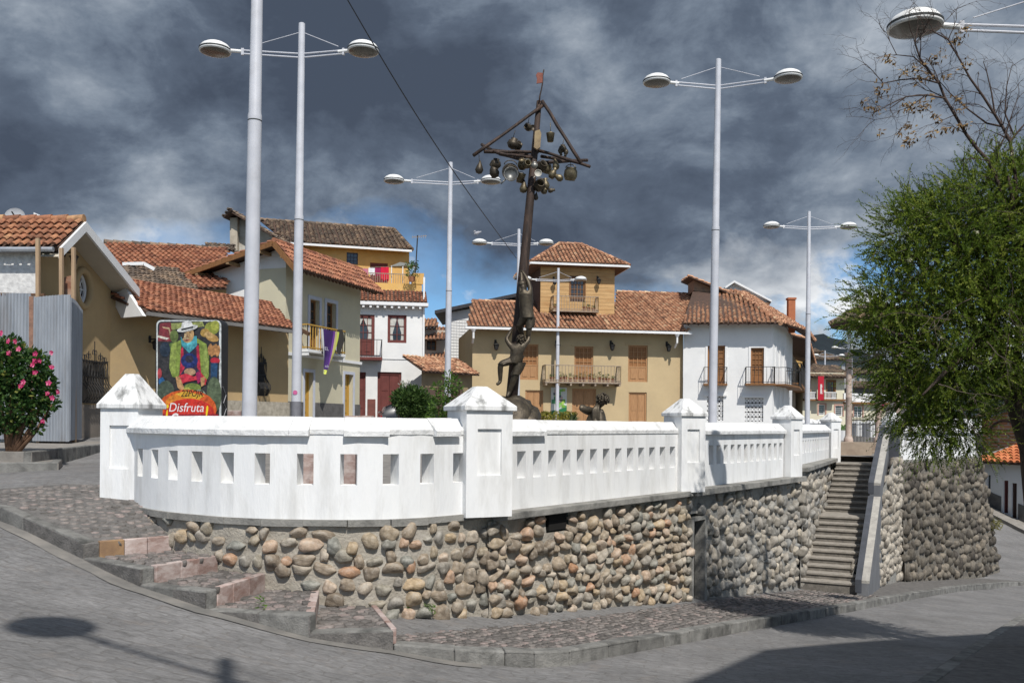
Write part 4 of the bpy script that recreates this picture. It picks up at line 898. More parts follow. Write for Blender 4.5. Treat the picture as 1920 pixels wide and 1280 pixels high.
def door(F, root, r, m=None, fw=0.09, depth=0.16, leaves=2, pan=3, sur=None, surw=.12, name='door', arch=False, md=None):
    m = m or OAK; s0, s1, z0, z1 = r; mbb = MB(); frame_bits(F, mbb, (s0, s1, z0 - .3, z1), fw, -depth, -depth + .08); o = mbb.build(name, m, root)
    for i in range(leaves):
        a, c = lerp(s0 + fw, s1 - fw, i / leaves) + .008, lerp(s0 + fw, s1 - fw, (i + 1) / leaves) - .008; q = MB(); F.box(q, a, c, -depth - .01, -depth + .04, z0 - .1, z1 - fw)
        for j in range(pan):
            p0, p1 = lerp(z0, z1 - fw, j / pan) + .07, lerp(z0, z1 - fw, (j + 1) / pan) - .07; ww = (c - a) * .15; F.box(q, a + ww, c - ww, -depth + .03, -depth + .058, p0, p1)
        q.build('leaf', md or m, o)
    if sur:
        q = MB(); F.box(q, s0 - surw, s0, -.01, .035, z0, z1 + surw); F.box(q, s1, s1 + surw, -.01, .035, z0, z1 + surw); F.box(q, s0, s1, -.01, .035, z1, z1 + surw); q.build('surround', sur, o)
    return r
def balcony(F, root, s0, s1, z, dep, h, m, nb, slabm, brackets=0, th=.1, n0=0.0, bw=.02):
    q = MB(); F.box(q, s0, s1, n0 - .02, n0 + dep, z - th, z)
    for i in range(brackets): x = lerp(s0 + .08, s1 - .08, i / max(1, brackets - 1)); F.box(q, x - .05, x + .05, n0, n0 + dep * .97, z - th - .14, z - th - .002)
    o = q.build('balcony', slabm, root); q = MB()
    def run(a, b_):
        n = max(2, int((Vector(b_) - Vector(a)).length / ((s1 - s0) / nb)))
        for i in range(n + 1):
            p = Vector(a).lerp(Vector(b_), i / n); q.bar(p, p + Vector((0, 0, h)), bw)
        q.bar(Vector(a) + Vector((0, 0, h)), Vector(b_) + Vector((0, 0, h)), bw * 2.2, bw * 1.6); q.bar(Vector(a) + Vector((0, 0, .08)), Vector(b_) + Vector((0, 0, .08)), bw * 1.5)
    e = dep - .03
    run(F.pt(s0 + .03, n0 + e, z), F.pt(s1 - .03, n0 + e, z)); run(F.pt(s0 + .03, n0, z), F.pt(s0 + .03, n0 + e, z)); run(F.pt(s1 - .03, n0, z), F.pt(s1 - .03, n0 + e, z))
    q.build('railing', m, o); return o
def tuft(mbb, c, r, h, n, lw=.03, ln=.12, rnd=random):
    for i in range(n):
        a = rnd.uniform(0, 2 * math.pi); rr = r * math.sqrt(rnd.random()); p = Vector(c) + Vector((math.cos(a) * rr, math.sin(a) * rr, rnd.uniform(0, h)))
        d = Vector((rnd.uniform(-1, 1), rnd.uniform(-1, 1), rnd.uniform(-.2, 1))).normalized(); sd_ = d.cross(Vector((rnd.uniform(-1, 1), rnd.uniform(-1, 1), rnd.uniform(-1, 1)))).normalized() * lw * rnd.uniform(.7, 1.3); l = ln * rnd.uniform(.6, 1.3)
        mbb.add([p - d * l * .5, p + sd_ * .5, p + d * l * .5, p - sd_ * .5], [(0, 1, 2, 3)], rnd.random())
ORD = ['first', 'second', 'third', 'fourth', 'fifth', 'sixth', 'seventh', 'eighth', 'ninth', 'tenth', 'eleventh', 'twelfth', 'thirteenth', 'fourteenth']
def pots(F, s0, s1, z, n0, cnt, label, group):
    for i in range(cnt):
        c = F.pt(lerp(s0, s1, (i + .5) / cnt) + random.uniform(-.04, .04), n0, z); hh = random.uniform(.2, .3)
        root = thing('flower_pot', c, label if cnt == 1 else label % ORD[i], 'flower pot', group)
        q = MB(); q.lathe(c, [(.08, 0), (.12, hh * .9), (.13, hh * .9), (.13, hh)], 8); q.build('pot', POTM, root)
        q = MB(); tuft(q, c + Vector((0, 0, hh)), .13, random.uniform(.12, .35), 40, .035, .14); q.build('leaves', GREEN1, root)
def roof_plane(root, poly, m, w=.24, l=.36, name='roof', under=True, jit=.012, e=None, ends=True):
    q = MB(); slab(q, poly, .07); o = q.build(name, UNDER, root)
    q = MB(); tiles(q, [Vector(p) + Vector((0, 0, .004)) for p in poly], w, l, jit=jit, e=e); q.build('roof_tiles', m, o, smooth=50, kind='stuff'); return o
def ridge_part(root, pts, m, r=.12, l=.4): q = MB(); ridge(q, pts, r, l); return q.build('ridge_tiles', m, root, smooth=50)
def rafters(F, root, s0, s1, n0, n1, z0, z1, cnt, m=None, w_=.09):
    q = MB()
    for i in range(cnt):
        s = lerp(s0, s1, (i + .5) / cnt); q.bar(F.pt(s, n0, z0), F.pt(s, n1, z1), w_, w_ * 1.3)
    q.build('rafters', m or TIMBER, root)
def lantern(F, root, s, z, n0=0.0, sc=1.0):
    q = MB(); p = F.pt(s, n0, z); q.tube([p, p + F.n * .22 * sc, p + F.n * .25 * sc - Vector((0, 0, .06 * sc))], .018 * sc, 6); c = p + F.n * .25 * sc
    q.lathe(c - Vector((0, 0, .32 * sc)), [(.03 * sc, 0), (.07 * sc, .04 * sc), (.10 * sc, .20 * sc), (.13 * sc, .21 * sc), (.03 * sc, .29 * sc), (.02 * sc, .33 * sc)], 6); q.lathe(p - F.n * .01 - Vector((0, 0, .1 * sc)), [(.05 * sc, 0), (.05 * sc, .2 * sc)], 6)
    return q.build('wall_lantern', IRON, root)

# ------------------------------------------------------------------ tan house with the boarded tower
GZ = -0.45
F8 = FR(PP(886, 52), PP(1281, 54)); h8 = thing('tan_house', F8.pt(F8.L / 2, 0, GZ), 'long tan house with tiled roof, wooden shutters and boarded lookout tower', 'house')
ov = 0.9; ze8 = F8.px(1090, 617, ov)[1]
W8 = [F8.rect(975, 645, 1009, 712), F8.rect(1077, 649, 1112, 714), F8.rect(1178, 647, 1214, 716)]
for i, px0 in enumerate((985, 1072, 1180)): pass
D8 = [F8.rect(985, 731, 1018, 805), F8.rect(1073, 728, 1117, 805), F8.rect(1179, 735, 1212, 805)]
q = MB(); F8.wall(q, 0, F8.L, GZ - 1, ze8 + .12, W8 + D8, .2); body(F8, q, 0, F8.L, GZ - 1, ze8 + .12, 8); q.build('wall', TAN, h8)
for i, r in enumerate(W8): window(F8, h8, r, OAK, 4, 4, .42, OAKD, fw=.09, depth=.14, sur=None if i != 1 else None)
for r in D8: door(F8, h8, r, OAK, depth=.14, pan=2)
q = MB()
for r in W8: F8.box(q, r[0] - .18, r[1] + .18, 0, .05, r[3] + .01, r[3] + .09)
q.build('lintel', TAN, h8)
sl = 0.41
def R8(px, n, py=600): # roof point above facade pixel column, at depth n
    s = F8.px(px, py, n)[0]; return F8.pt(s, n, ze8 + sl * (ov - n))
rp8 = [R8(876, ov), R8(1290, ov), R8(1300, -7.6, 545), R8(1156, -7.6, 545), R8(1153, -4.3, 570), R8(885, -4.3, 570)]
roof_plane(h8, rp8, TERRA, w=.245, l=.30); ridge_part(h8, [rp8[5], rp8[4]], TERRA); ridge_part(h8, [rp8[3], rp8[2]], TERRA)
q = MB(); q.poly([R8(885, -4.3, 570), R8(1153, -4.3, 570), R8(1153, -7.6, 570) - Vector((0, 0, 2.6)), R8(885, -7.6, 570) - Vector((0, 0, 2.6))]); q.build('rear_roof', UNDER, h8)
q = MB(); a, c = R8(872, ov + .06), R8(1297, ov + .06); q.bar(a - Vector((0, 0, .06)), c - Vector((0, 0, .06)), .16, .13); q.build('gutter', WTRIM, h8)
q = MB()
for px in (888, 1270): p = R8(px, ov + .06) - Vector((0, 0, .12)); q.tube([p, p - Vector((0, 0, .16))], [.17, .08], 8); q.tube([p - Vector((0, 0, .16)), p - Vector((0, 0, .5)), p - F8.n * .4 - Vector((0, 0, .75))], .06, 8)
q.build('downpipe', WTRIM, h8)
rafters(F8, h8, .3, F8.L - .3, 0, ov - .08, ze8 + sl * ov - .19, ze8 - .12, 36)
for px, py in ((929, 642), (1043, 643), (1145, 643), (1250, 645)): s, z = F8.px(px, py); lantern(F8, h8, s, z, 0, 1.5)
b0 = F8.px(1022, 714, .9); b1 = F8.px(1165, 714, .9); balcony(F8, h8, b0[0], b1[0], b0[1], .9, .92, IRONP, 24, IRONP, 7, bw=.028)
pots(F8, b0[0] + .3, b1[0] - .3, b0[1], .62, 14, '%s potted plant from the left on the long tan house balcony', 'pots on the long tan house balcony')
# poster by the door
pr = F8.rect(1033, 726, 1062, 782); q = MB(); F8.box(q, *pr[:2], .01, .06, *pr[2:]); ps = q.build('poster_board', flat('poster_white', (.6, .62, .58))); tag(ps, 'colourful tall poster with green base on the tan house wall', 'poster')
for i in range(46):
    a, c = random.uniform(pr[0], pr[1] - .12), random.uniform(lerp(pr[2], pr[3], .3), pr[3] - .15); q = MB(); F8.box(q, a, min(pr[1], a + random.uniform(.1, .3)), .06, .063 + i * .0006, c, min(pr[3], c + random.uniform(.08, .25)))
    if i % 2 == 0: q.build('poster_print', flat('poster_col%d' % (i % 12), [(.16, .36, .05), (.55, .6, .55), (.35, .5, .1), (.5, .2, .15), (.08, .25, .12), (.6, .55, .3), (.1, .12, .15), (.45, .6, .2), (.5, .35, .3), (.62, .62, .62), (.2, .45, .12), (.12, .1, .14)][i % 12]), ps)
q = MB(); q.poly([F8.pt(pr[0], .085, pr[2]), F8.pt(pr[1], .085, pr[2]), F8.pt(pr[1], .085, lerp(pr[2], pr[3], .34)), F8.pt(pr[0], .085, lerp(pr[2], pr[3], .2))]); q.build('poster_print', flat('poster_green', (.02, .15, .06)), ps)
# tower
FT = FR(F8.pt(F8.px(1013, 560, -2)[0], -2, 0)[:2], F8.pt(F8.px(1152, 560, -2)[0], -2, 0)[:2])
zt_ = FT.px(1080, 497)[1]; zb_ = ze8
wt = FT.rect(1069, 522, 1096, 560); rows_ = 17; zz = np.linspace(FT.px(1080, 595)[1] - .6, zt_, rows_ + 1)
tw = MB(); FT.wall(tw, 0, FT.L, zb_ - .5, zt_, [wt], .12); body(FT, tw, 0, FT.L, zb_ - .5, zt_, FT.L * .95); tw.build('tower_wall', UNDER, h8)
for j in range(rows_):
    cuts = [0, FT.L] if j % 2 else [0, FT.L * random.uniform(.3, .7), FT.L]
    for s0, s1 in zip(cuts[:-1], cuts[1:]):
        segs = [(s0, s1)]
        if zz[j + 1] > wt[2] and zz[j] < wt[3]: segs = [(s0, min(s1, wt[0])), (max(s0, wt[1]), s1)]
        for a, c in segs:
            if c - a > .05: q = MB(); FT.box(q, a + .004, c - .004, .0, .025 + random.uniform(0, .006), zz[j] + .006, zz[j + 1] - .006); q.build('board', PINE, h8)
window(FT, h8, wt, BROWNW, 4, 4, 0, GLASS, fw=.07, depth=.1, sur=BROWNW, surw=.07)
o_ = balcony(FT, h8, *[FT.px(1037, 582, .8)[0], FT.px(1123, 582, .8)[0]], FT.px(1080, 582, .8)[1], .8, .85, IRONP, 18, IRONP, 0, th=.08, bw=.026)
bs0, bs1, bz = FT.px(1037, 582, .8)[0], FT.px(1123, 582, .8)[0], FT.px(1080, 582, .8)[1]
pots(FT, bs1 - 1.0, bs1 - .1, bz, .5, 3, '%s potted plant from the left at the right end of the tower balcony', 'pots on the tower balcony'); pots(FT, bs0 + .1, bs0 + .4, bz, .5, 1, 'potted plant at the left end of the tower balcony', None)
for px, py in ((1038, 523), (1120, 522)): s, z = FT.px(px, py); lantern(FT, h8, s, z, .03, 1.3)
o = .72; ez = FT.px(1080, 493, o)[1]; Lt = FT.L; e0, e1, e2, e3 = FT.pt(-o, o, ez), FT.pt(Lt + o, o, ez), FT.pt(Lt + o, -Lt - o, ez), FT.pt(-o, -Lt - o, ez)
rz = ez + 1.75; r0, r1 = FT.pt(Lt * .36, -Lt * .5, rz), FT.pt(Lt * .66, -Lt * .5, rz)
for poly in ([e0, e1, r1, r0], [e1, e2, r1], [e2, e3, r0, r1], [e3, e0, r0]): roof_plane(h8, poly, TERRA, w=.245, l=.30, name='tower_roof')
ridge_part(h8, [e0, r0, r1, e1], TERRA, .10); ridge_part(h8, [r0, e3], TERRA, .10); ridge_part(h8, [r1, e2], TERRA, .10)
q = MB(); 
for a, c in ((e0, e1), (e1, e2), (e3, e0)): q.bar(a - Vector((0, 0, .09)), c - Vector((0, 0, .09)), .13, .12)
q.build('gutter', WTRIM, h8); q = MB(); q.poly([e0 - Vector((0, 0, .16)), e1 - Vector((0, 0, .16)), e2 - Vector((0, 0, .16)), e3 - Vector((0, 0, .16))]); q.build('soffit', TIMBER, h8)

# ------------------------------------------------------------------ white corner house
F9 = FR(PP(1281.5, 53.6), PP(1449, 52.6)); F9b = FR(F9.B[:2], PP(1474, 55.5)); F9c = FR(F9b.B[:2], PP(1486, 63))
h9 = thing('white_corner_house', F9.pt(F9.L / 2, 0, GZ), 'white corner house with weathered tiled roof, iron balconies and carved ground-floor screen', 'house'); ze9 = F9.px(1360, 606, .7)[1]
W9 = [F9.rect(1327, 648, 1359, 722), F9.rect(1408, 652, 1432, 722), F9.rect(1326, 743, 1356, 788), F9.rect(1397, 746, 1431, 790)]
q = MB(); F9.wall(q, 0, F9.L, GZ - 1, ze9 + .3, W9, .22); F9b.wall(q, 0, F9b.L, GZ - 1, ze9 + .3); F9c.wall(q, 0, F9c.L, GZ - 1, ze9 + .3)
q.poly([F9.pt(0, 0, GZ), F9.pt(0, -9, GZ), F9.pt(0, -9, ze9), F9.pt(0, 0, ze9)]); q.build('wall', WHITEW, h9)
for r in W9[:2]: window(F9, h9, r, OAKD, 3, 5, .3, BROWNW, fw=.09, depth=.16, sur=WHITEW, surw=.13)
SCREEN = flat('screen_dark', (.06, .055, .05))
for k, r in enumerate(W9[2:]):
    q = MB(); F9.box(q, r[0], r[1], -.2, -.15, r[2], r[3]); o = q.build('window', SCREEN, h9); q = MB(); nx, nz = (4, 5) if k == 0 else (5, 5)
    for i in range(nx):
        for j in range(nz):
            c = F9.pt(lerp(r[0], r[1], (i + .5) / nx), -.12, lerp(r[2], r[3], (j + .5) / nz)); rr = (r[1] - r[0]) / nx * .44
            ring = [c + F9.d * math.cos(t_) * rr + Vector((0, 0, 1)) * math.sin(t_) * rr * 1.1 for t_ in np.linspace(0, 2 * math.pi, 11)]; q.tube(ring, .03, 4, caps=False); q.bar(c - F9.d * rr, c + F9.d * rr, .03); q.bar(c - Vector((0, 0, rr)), c + Vector((0, 0, rr)), .03)
    q.build('carved_screen', WTRIM, o)
    q = MB(); F9.box(q, r[0] - .2, r[1] + .2, 0, .12, r[3] + .02, r[3] + .14); q.build('hood', WHITEW, o)
for k, z in enumerate((-.55,)): pass
q = MB(); 
for u in (.2, .5, .8): F9b.box(q, F9b.L * u - .12, F9b.L * u + .12, 0, .06, GZ, ze9 - 1.2)
q.build('pilasters', WHITEW, h9)
bz = F9.px(1340, 719, .5)[1]; balcony(F9, h9, F9.px(1319, 719, .6)[0], F9.px(1364, 719, .6)[0], bz, .6, .95, IRON, 7, BROWNW, th=.1)
balcony(F9, h9, F9.px(1398, 722, .8)[0], F9.L + .1, bz, .8, .95, IRON, 8, BROWNW, th=.1); balcony(F9b, h9, -.1, F9b.L, bz, .8, .95, IRON, 8, BROWNW, th=.1); balcony(F9c, h9, 0, F9c.L * .5, bz, .8, .95, IRON, 10, BROWNW, th=.1)
ov9 = .9
def cor(F, s, n, dz=0): return F.pt(s, n, ze9 + dz)
e0 = F9.pt(-.05, ov9, ze9); e1 = F9.pt(F9.L + .35, ov9, ze9 - .05); e2 = F9b.pt(F9b.L + .3, ov9 + .3, ze9 - .12); e3 = F9c.pt(F9c.L, ov9 + .6, ze9 - .1)
t0 = U(1300, 543, 60); t1 = U(1378, 548, 60.5); t2 = U(1392, 556, 64)
roof_plane(h9, [e0, e1, t1, t0], TERRAD2 if 'TERRAD2' in globals() else TERRA, w=.26, l=.32, jit=.03); roof_plane(h9, [e1, e2, t2, t1], TERRA, w=.26, l=.32, jit=.03); roof_plane(h9, [e2, e3, U(1400, 560, 70), t2], TERRA, w=.26, l=.32, jit=.03)
ridge_part(h9, [e1, t1, t0], TERRA, .14); ridge_part(h9, [e2, t2, t1], TERRA, .13)
q = MB(); q.prism([F9.pt(0, 0, ze9 + .15), F9.pt(F9.L, 0, ze9 + .15), F9b.pt(F9b.L, 0, ze9 + .1), F9c.pt(F9c.L, 0, ze9 + .1), F9.pt(0, -9, ze9 + .15)], (0, 0, .1)); q.build('ceiling', TIMBER, h9)
for F in (F9, F9b): rafters(F, h9, 0, F.L, -.2, ov9 - .1, ze9 + .32, ze9 - .06, int(F.L / .55))
# raised brick end with its own verge
g0, g1, g2, g3 = U(1301, 545, 59.5), U(1372, 552, 59.5), U(1366, 549, 59.5), U(1301, 522, 59.5)
q = MB(); q.prism([g0, g1, g3], (0, 2, 0)); q.build('brick_gable', mat('old_brick', (.30, .19, .12), (.2, .14, .10), scale=6, bump=.8, bscale=12), h9)
roof_plane(h9, [U(1378, 553, 59.0), U(1378, 553, 59.0) + Vector((.1, 3.0, .1)), U(1293, 517, 59.0) + Vector((0, 3, .1)), U(1293, 517, 59.0)], TERRA, w=.26, l=.32, jit=.03, name='verge_roof')
# chimney
q = MB(); c = U(1483, 606, 58); q.box(c.x - .22, c.x + .22, c.y - .2, c.y + .2, c.z - .6, c.z + 1.55); q.box(c.x - .27, c.x + .27, c.y - .25, c.y + .25, c.z + 1.5, c.z + 1.62); q.build('chimney', mat('chimney_clay', (.42, .15, .07), (.34, .12, .06), scale=3), h9)
# white gable behind
h9w = thing('white_gable_house', U(1405, 790, 72), 'white gable peeping above the weathered roof of the corner house', 'house'); q = MB(); q.prism([U(1362, 540, 72), U(1377, 531, 72), U(1444, 566, 72), U(1432, 600, 72), U(1362, 600, 72)], (0, 5, 0)); q.build('wall', WHITEW, h9w)
q = MB(); a, c, d = U(1360, 541, 71.5), U(1377, 529.5, 71.5), U(1447, 566, 71.5); q.prism([a, c, d, d + Vector((0, 0, .15)), c + Vector((0, 0, .17)), a + Vector((0, 0, .15))], (0, 6, 0)); q.build('roof', WTRIM, h9w); q = MB(); q.prism([U(1432, 567, 71.6), U(1446, 567, 71.6), U(1438, 577, 71.6), U(1432, 575, 71.6)], (0, 4, 0)); q.build('eave_box', TIMBER, h9w)
# ------------------------------------------------------------------ white house with burgundy joinery
F5 = FR(PP(674, 50), PP(793, 50.6)); h5 = thing('white_burgundy_house', F5.pt(F5.L / 2, 0, GZ), 'white two-storey house with burgundy doors, windows and red tiled parapet', 'house')
z5 = F5.px(730, 573)[1]
W5 = [F5.rect(660, 589, 702, 668), F5.rect(727, 590, 762, 643)]; D5 = [F5.rect(660, 697, 685, 800), F5.rect(708, 697, 752, 800)]
q = MB(); F5.wall(q, -2, F5.L, GZ - 1, z5, W5 + D5, .2); body(F5, q, -2, F5.L, GZ - 1, z5, 8); q.build('wall', WHITEW, h5)
window(F5, h5, W5[0], BURG, 4, 3, .4, GLASS, fw=.17, depth=.1, curtain=True); window(F5, h5, W5[1], BURG, 2, 3, 0, GLASS, fw=.15, depth=.1, curtain=True)
door(F5, h5, D5[0], BURG, pan=3); door(F5, h5, D5[1], BURG, pan=3, fw=.15)
q = MB(); a = F5.px(690, 748)[1]
REDP = mat('red_plinth', (.20, .075, .06), (.15, .06, .05), scale=4, bump=.4)
for s0, s1 in ((D5[0][1] + .1, D5[1][0] - .1), (D5[1][1], F5.L)): q = MB(); F5.box(q, s0, s1, 0, .04, GZ - .5, a); q.build('plinth', REDP, h5)
q = MB(); F5.box(q, -2, F5.L + .25, -.3, .45, z5 - .02, z5 + .16); q.build('cornice', WTRIM, h5)
rafters(F5, h5, 0, F5.L, 0, .4, z5 - .09, z5 - .09, 9, m=WTRIM, w_=.12)
roof_plane(h5, [F5.pt(-2, .4, z5 + .18), F5.pt(F5.L + .2, .4, z5 + .18), F5.pt(F5.L + .2, -.6, F5.px(790, 546, -.5)[1]), F5.pt(-2, -.6, F5.px(790, 546, -.5)[1])], TERRAR, w=.2, l=.22, name='parapet_roof')
balcony(F5, h5, -1, F5.px(717, 668, .7)[0], F5.px(700, 669, .7)[1], .7, .95, IRON, 9, BURG, th=.16)
q = MB(); F5.box(q, -1, F5.L, 0, .03, F5.px(700, 672)[1] - .03, F5.px(700, 672)[1]); q.build('string_course', flat('course_grey', (.4, .4, .4)), h5)
mbx = MB(); F5.box(mbx, F5.L - .02, F5.L + .08, -.02, .1, GZ, F5.px(795, 520)[1]); mbx.build('downpipe', WTRIM, h5)
# ------------------------------------------------------------------ orange house behind with terrace
F4 = FR(PP(560, 57), PP(766, 59)); h4 = thing('orange_house', F4.pt(F4.L / 2, 0, GZ), 'orange house with old tiled roof and balcony terrace of drying laundry', 'house')
z4 = F4.px(700, 463)[1]; w4 = [F4.rect(650, 473, 671, 496), F4.rect(694, 492, 727, 540)]
q = MB(); F4.wall(q, -.2, F4.L, GZ - 1, z4 + .12, w4, .15); body(F4, q, -.2, F4.L, GZ - 1, z4 + .12, 7); q.build('wall', ORANGE, h4)
window(F4, h4, w4[0], flat('blue_frame', (.05, .06, .1)), 3, 3, 0, GLASS, fw=.06, depth=.1); door(F4, h4, w4[1], BURG, depth=.12)
e0, e1 = F4.pt(F4.px(535, 456, .7)[0], .7, F4.px(650, 460, .7)[1]), F4.pt(F4.px(772, 468, .7)[0], .7, F4.px(650, 460, .7)[1])
rr0, rr1 = F4.pt(F4.px(487, 411, -4)[0], -4, F4.px(610, 421, -4)[1]), F4.pt(F4.px(738, 433, -4)[0], -4, F4.px(610, 421, -4)[1])
roof_plane(h4, [e0, e1, rr1, rr0], TERRAD, w=.3, l=.36, jit=.03); ridge_part(h4, [rr0, rr1], TERRAD, .14); ridge_part(h4, [e1, rr1], TERRAD, .14)
q = MB(); q.poly([e1, F4.pt(F4.L + .3, -8, e1.z), rr1]); q.build('roof_end', UNDER, h4)
q = MB(); q.bar(e0 - Vector((0, 0, .1)), e1 - Vector((0, 0, .1)), .14, .13); q.build('gutter', WTRIM, h4); rafters(F4, h4, .3, F4.L, 0, .65, z4 + .15, z4 - .02, 16)
# grey rendered gable and little verge tower at left
ga = [U(437, 470, 55), U(437, 413, 55), U(462, 410, 55), U(540, 455, 55), U(540, 475, 55)]; q = MB(); q.prism(ga, (0, 5, 0)); q.build('side_gable', mat('peeling_render', (.52, .49, .44), (.36, .33, .28), scale=1.6, bump=.4, c3=(.2, .17, .13), s3=.9, w3=.6), h4)
q = MB(); q.prism([U(431, 470, 54.6), U(431, 408, 54.6), U(445, 408, 54.6), U(445, 470, 54.6)], (0, 1, 0)); q.build('gable_pier', mat('pier_render', (.46, .40, .32), (.33, .28, .22), scale=2), h4)
roof_plane(h4, [U(547, 461, 54), U(547, 461, 54) + Vector((.2, 4, 0)), U(428, 393, 54) + Vector((.2, 4, 0)), U(428, 393, 54)], TERRAD, w=.28, l=.34, name='verge_roof', jit=.03)
roof_plane(h4, [U(418, 407, 54.2), U(432, 392, 53.8), U(432, 392, 53.8) + Vector((.6, 4, .1)), U(418, 407, 54.2) + Vector((.6, 4, .1))], TERRAD, w=.28, l=.34, name='verge_roof', jit=.03)
# terrace in front of it, on the white house
FT4 = FR(PP(690, 53.2), PP(790, 53.8)); zT = FT4.px(740, 531)[1]
q = MB(); FT4.box(q, -.6, FT4.L, -5.5, 0, z5 + .1, zT); FT4.box(q, FT4.L - .6, FT4.L + .12, -.05, .04, zT, FT4.px(780, 512)[1]); FT4.box(q, -2.5, -.6, -.3, 0, z5, FT4.px(740, 512)[1]); q.build('terrace', ORANGE, h4)
q = MB(); zr0 = FT4.px(740, 513)[1]; n_ = 20
for i in range(n_): s = lerp(0, FT4.L - .6, i / (n_ - 1)); q.bar(FT4.pt(s, -.1, zT), FT4.pt(s, -.1, zr0), .025)
q.bar(FT4.pt(0, -.1, zr0), FT4.pt(FT4.L - .6, -.1, zr0), .05); q.build('railing', IRONP, h4)
q = MB(); a, c = FT4.px(728, 497, -2), FT4.px(775, 497, -2); F_ = FT4
q.prism([F_.pt(a[0], -.2, F_.px(728, 499, -.2)[1]), F_.pt(lerp(a[0], c[0], .45), -1.5, F_.px(745, 491, -1.5)[1]), F_.pt(c[0], -.2, F_.px(772, 497, -.2)[1])], (0, 1.8, .2)); q.build('canopy', flat('canopy_grey', (.2, .2, .18)), h4)
for s in (a[0] + .1, lerp(a[0], c[0], .5), c[0] - .1): q = MB(); q.bar(F_.pt(s, -.25, zT), F_.pt(s, -.25, F_.px(740, 498, -.2)[1]), .05); q.build('canopy_post', WTRIM, h4)
rope = MB(); rope.tube([F_.pt(F_.px(668, 503, -.4)[0], -.4, F_.px(700, 503, -.4)[1]), F_.pt(F_.px(733, 500, -.4)[0], -.4, F_.px(733, 500, -.4)[1])], .012, 5); tag(rope.build('washing_line', IRONP), 'washing line above the orange house terrace', 'rope')
for (x0, x1, y0, y1, c, nm) in ((674, 690, 503, 520, (.45, .16, .22), 'patterned pink cloth on the left of the washing line'), (691, 703, 502, 515, (.72, .73, .75), 'small white towel on the washing line'), (703, 714, 502, 517, (.30, .02, .09), 'dark crimson cloth hung between white towel and red sheet'), (714, 729, 500, 527, (.60, .015, .05), 'bright red sheet on the right of the washing line')):
    q = MB(); r = F_.rect(x0, y0, x1, y1, -.4); k = 8; vs = []
    for i in range(k + 1):
        for zz_ in (r[2] + .05 * math.sin(i * 1.7), r[3]): p = F_.pt(lerp(r[0], r[1], i / k), -.4 + .05 * math.sin(i * 1.3) * (1 if zz_ < r[3] else .2), zz_); vs.append(p)
    q.add(vs, [(2 * i, 2 * i + 2, 2 * i + 3, 2 * i + 1) for i in range(k)]); tag(q.build('laundry', flat('cloth_%d' % x0, c, rough=.95), smooth=True), nm, 'laundry', 'laundry on the terrace')
an = thing('tv_antenna', U(779, 512, 52.5), 'thin television antenna mast on the orange terrace corner', 'antenna'); q = MB(); q.tube([U(779, 512, 52.5), U(783, 441, 52.5)], .035, 6); q.build('mast', IRON, an); q = MB()
q.bar(U(772, 445, 52.5), U(800, 442, 52.5), .03); 
for x in range(774, 800, 4): q.bar(U(x, 447, 52), U(x, 441, 53), .015)
q.build('dipoles', IRONP, an)
c = U(772, 528, 53); tp = thing('terrace_plant', c, 'bushy green plant behind the terrace railing of the orange house', 'plant'); q = MB(); q.lathe(c, [(.16, 0), (.22, .3)], 8); q.build('pot', POTM, tp); q = MB(); tuft(q, c + Vector((0, 0, .3)), .4, .9, 160, .07, .22); q.build('leaves', GREEN1, tp)
# ------------------------------------------------------------------ cream house with yellow balcony
F3 = FR(PP(535, 38), PP(675, 44)); h3 = thing('cream_house', F3.pt(F3.L / 2, 0, GZ), 'cream house with red tiled eave, yellow balcony and white gable side', 'house')
ov3 = 1.0; z3 = F3.px(700, 545, ov3)[1]
def hole3(x0, y0, x1, y1): return F3.rect(x0, y0, x1, y1)
W3_ = [F3.rect(581, 560, 598, 655), F3.rect(612, 566, 629, 657)]; W3_ = [(r[0], r[1], F3.px(620, 660)[1], max(r[3], r[3])) for r in W3_]
D3 = [F3.rect(571, 697, 586, 800), F3.rect(646, 701, 661, 800)]
zw3 = z3 + .42
q = MB(); F3.wall(q, 0, F3.L, GZ - 1, zw3, W3_ + D3, .3); q.poly([F3.pt(F3.L, 0, GZ), F3.pt(F3.L, -5, GZ), F3.pt(F3.L, -5, zw3), F3.pt(F3.L, 0, zw3)]); q.build('wall', CREAM, h3)
for r in W3_: window(F3, h3, r, BROWNW, 2, 4, .25, GLASS, fw=.09, depth=.26, sur=GREYTRIM, surw=.16)
for r in D3: door(F3, h3, r, OAKY, depth=.28, leaves=1, pan=4, sur=GREYTRIM, surw=.14)
zc = F3.px(600, 661)[1]
balcony(F3, h3, F3.px(577, 660, .6)[0], F3.px(648, 660, .6)[0], zc, .6, 1.05, OAKY, 16, WTRIM, 2, th=.12, bw=.035)
q = MB(); F3.box(q, 0, F3.L + .1, 0, .07, zc - .3, zc - .17); q.build('string_course', WTRIM, h3)
q = MB(); r_ = [(0.0, D3[0][0] - .14), (D3[0][1] + .14, D3[1][0] - .14), (D3[1][1] + .14, F3.L)]; zp = F3.px(600, 755)[1]
for a, c in r_: q = MB(); F3.box(q, a, c, 0, .05, GZ - 1, zp); q.build('plinth', PLINTH, h3)
apn = -1.0; apz = None
# apex: intersect pixel (512,450) with the verge plane s = -0.75
def on_verge(px, py, s):
    a, b = ray(px, py); dv = Vector((a, 1, b)); o = F3.A + F3.d * s; k = o.dot(F3.d) / dv.dot(F3.d); p = dv * k; return (p - o).dot(F3.n), p.z
apn, apz = on_verge(513, 451, -.75); lfn, lfz = on_verge(345, 511, -.75)
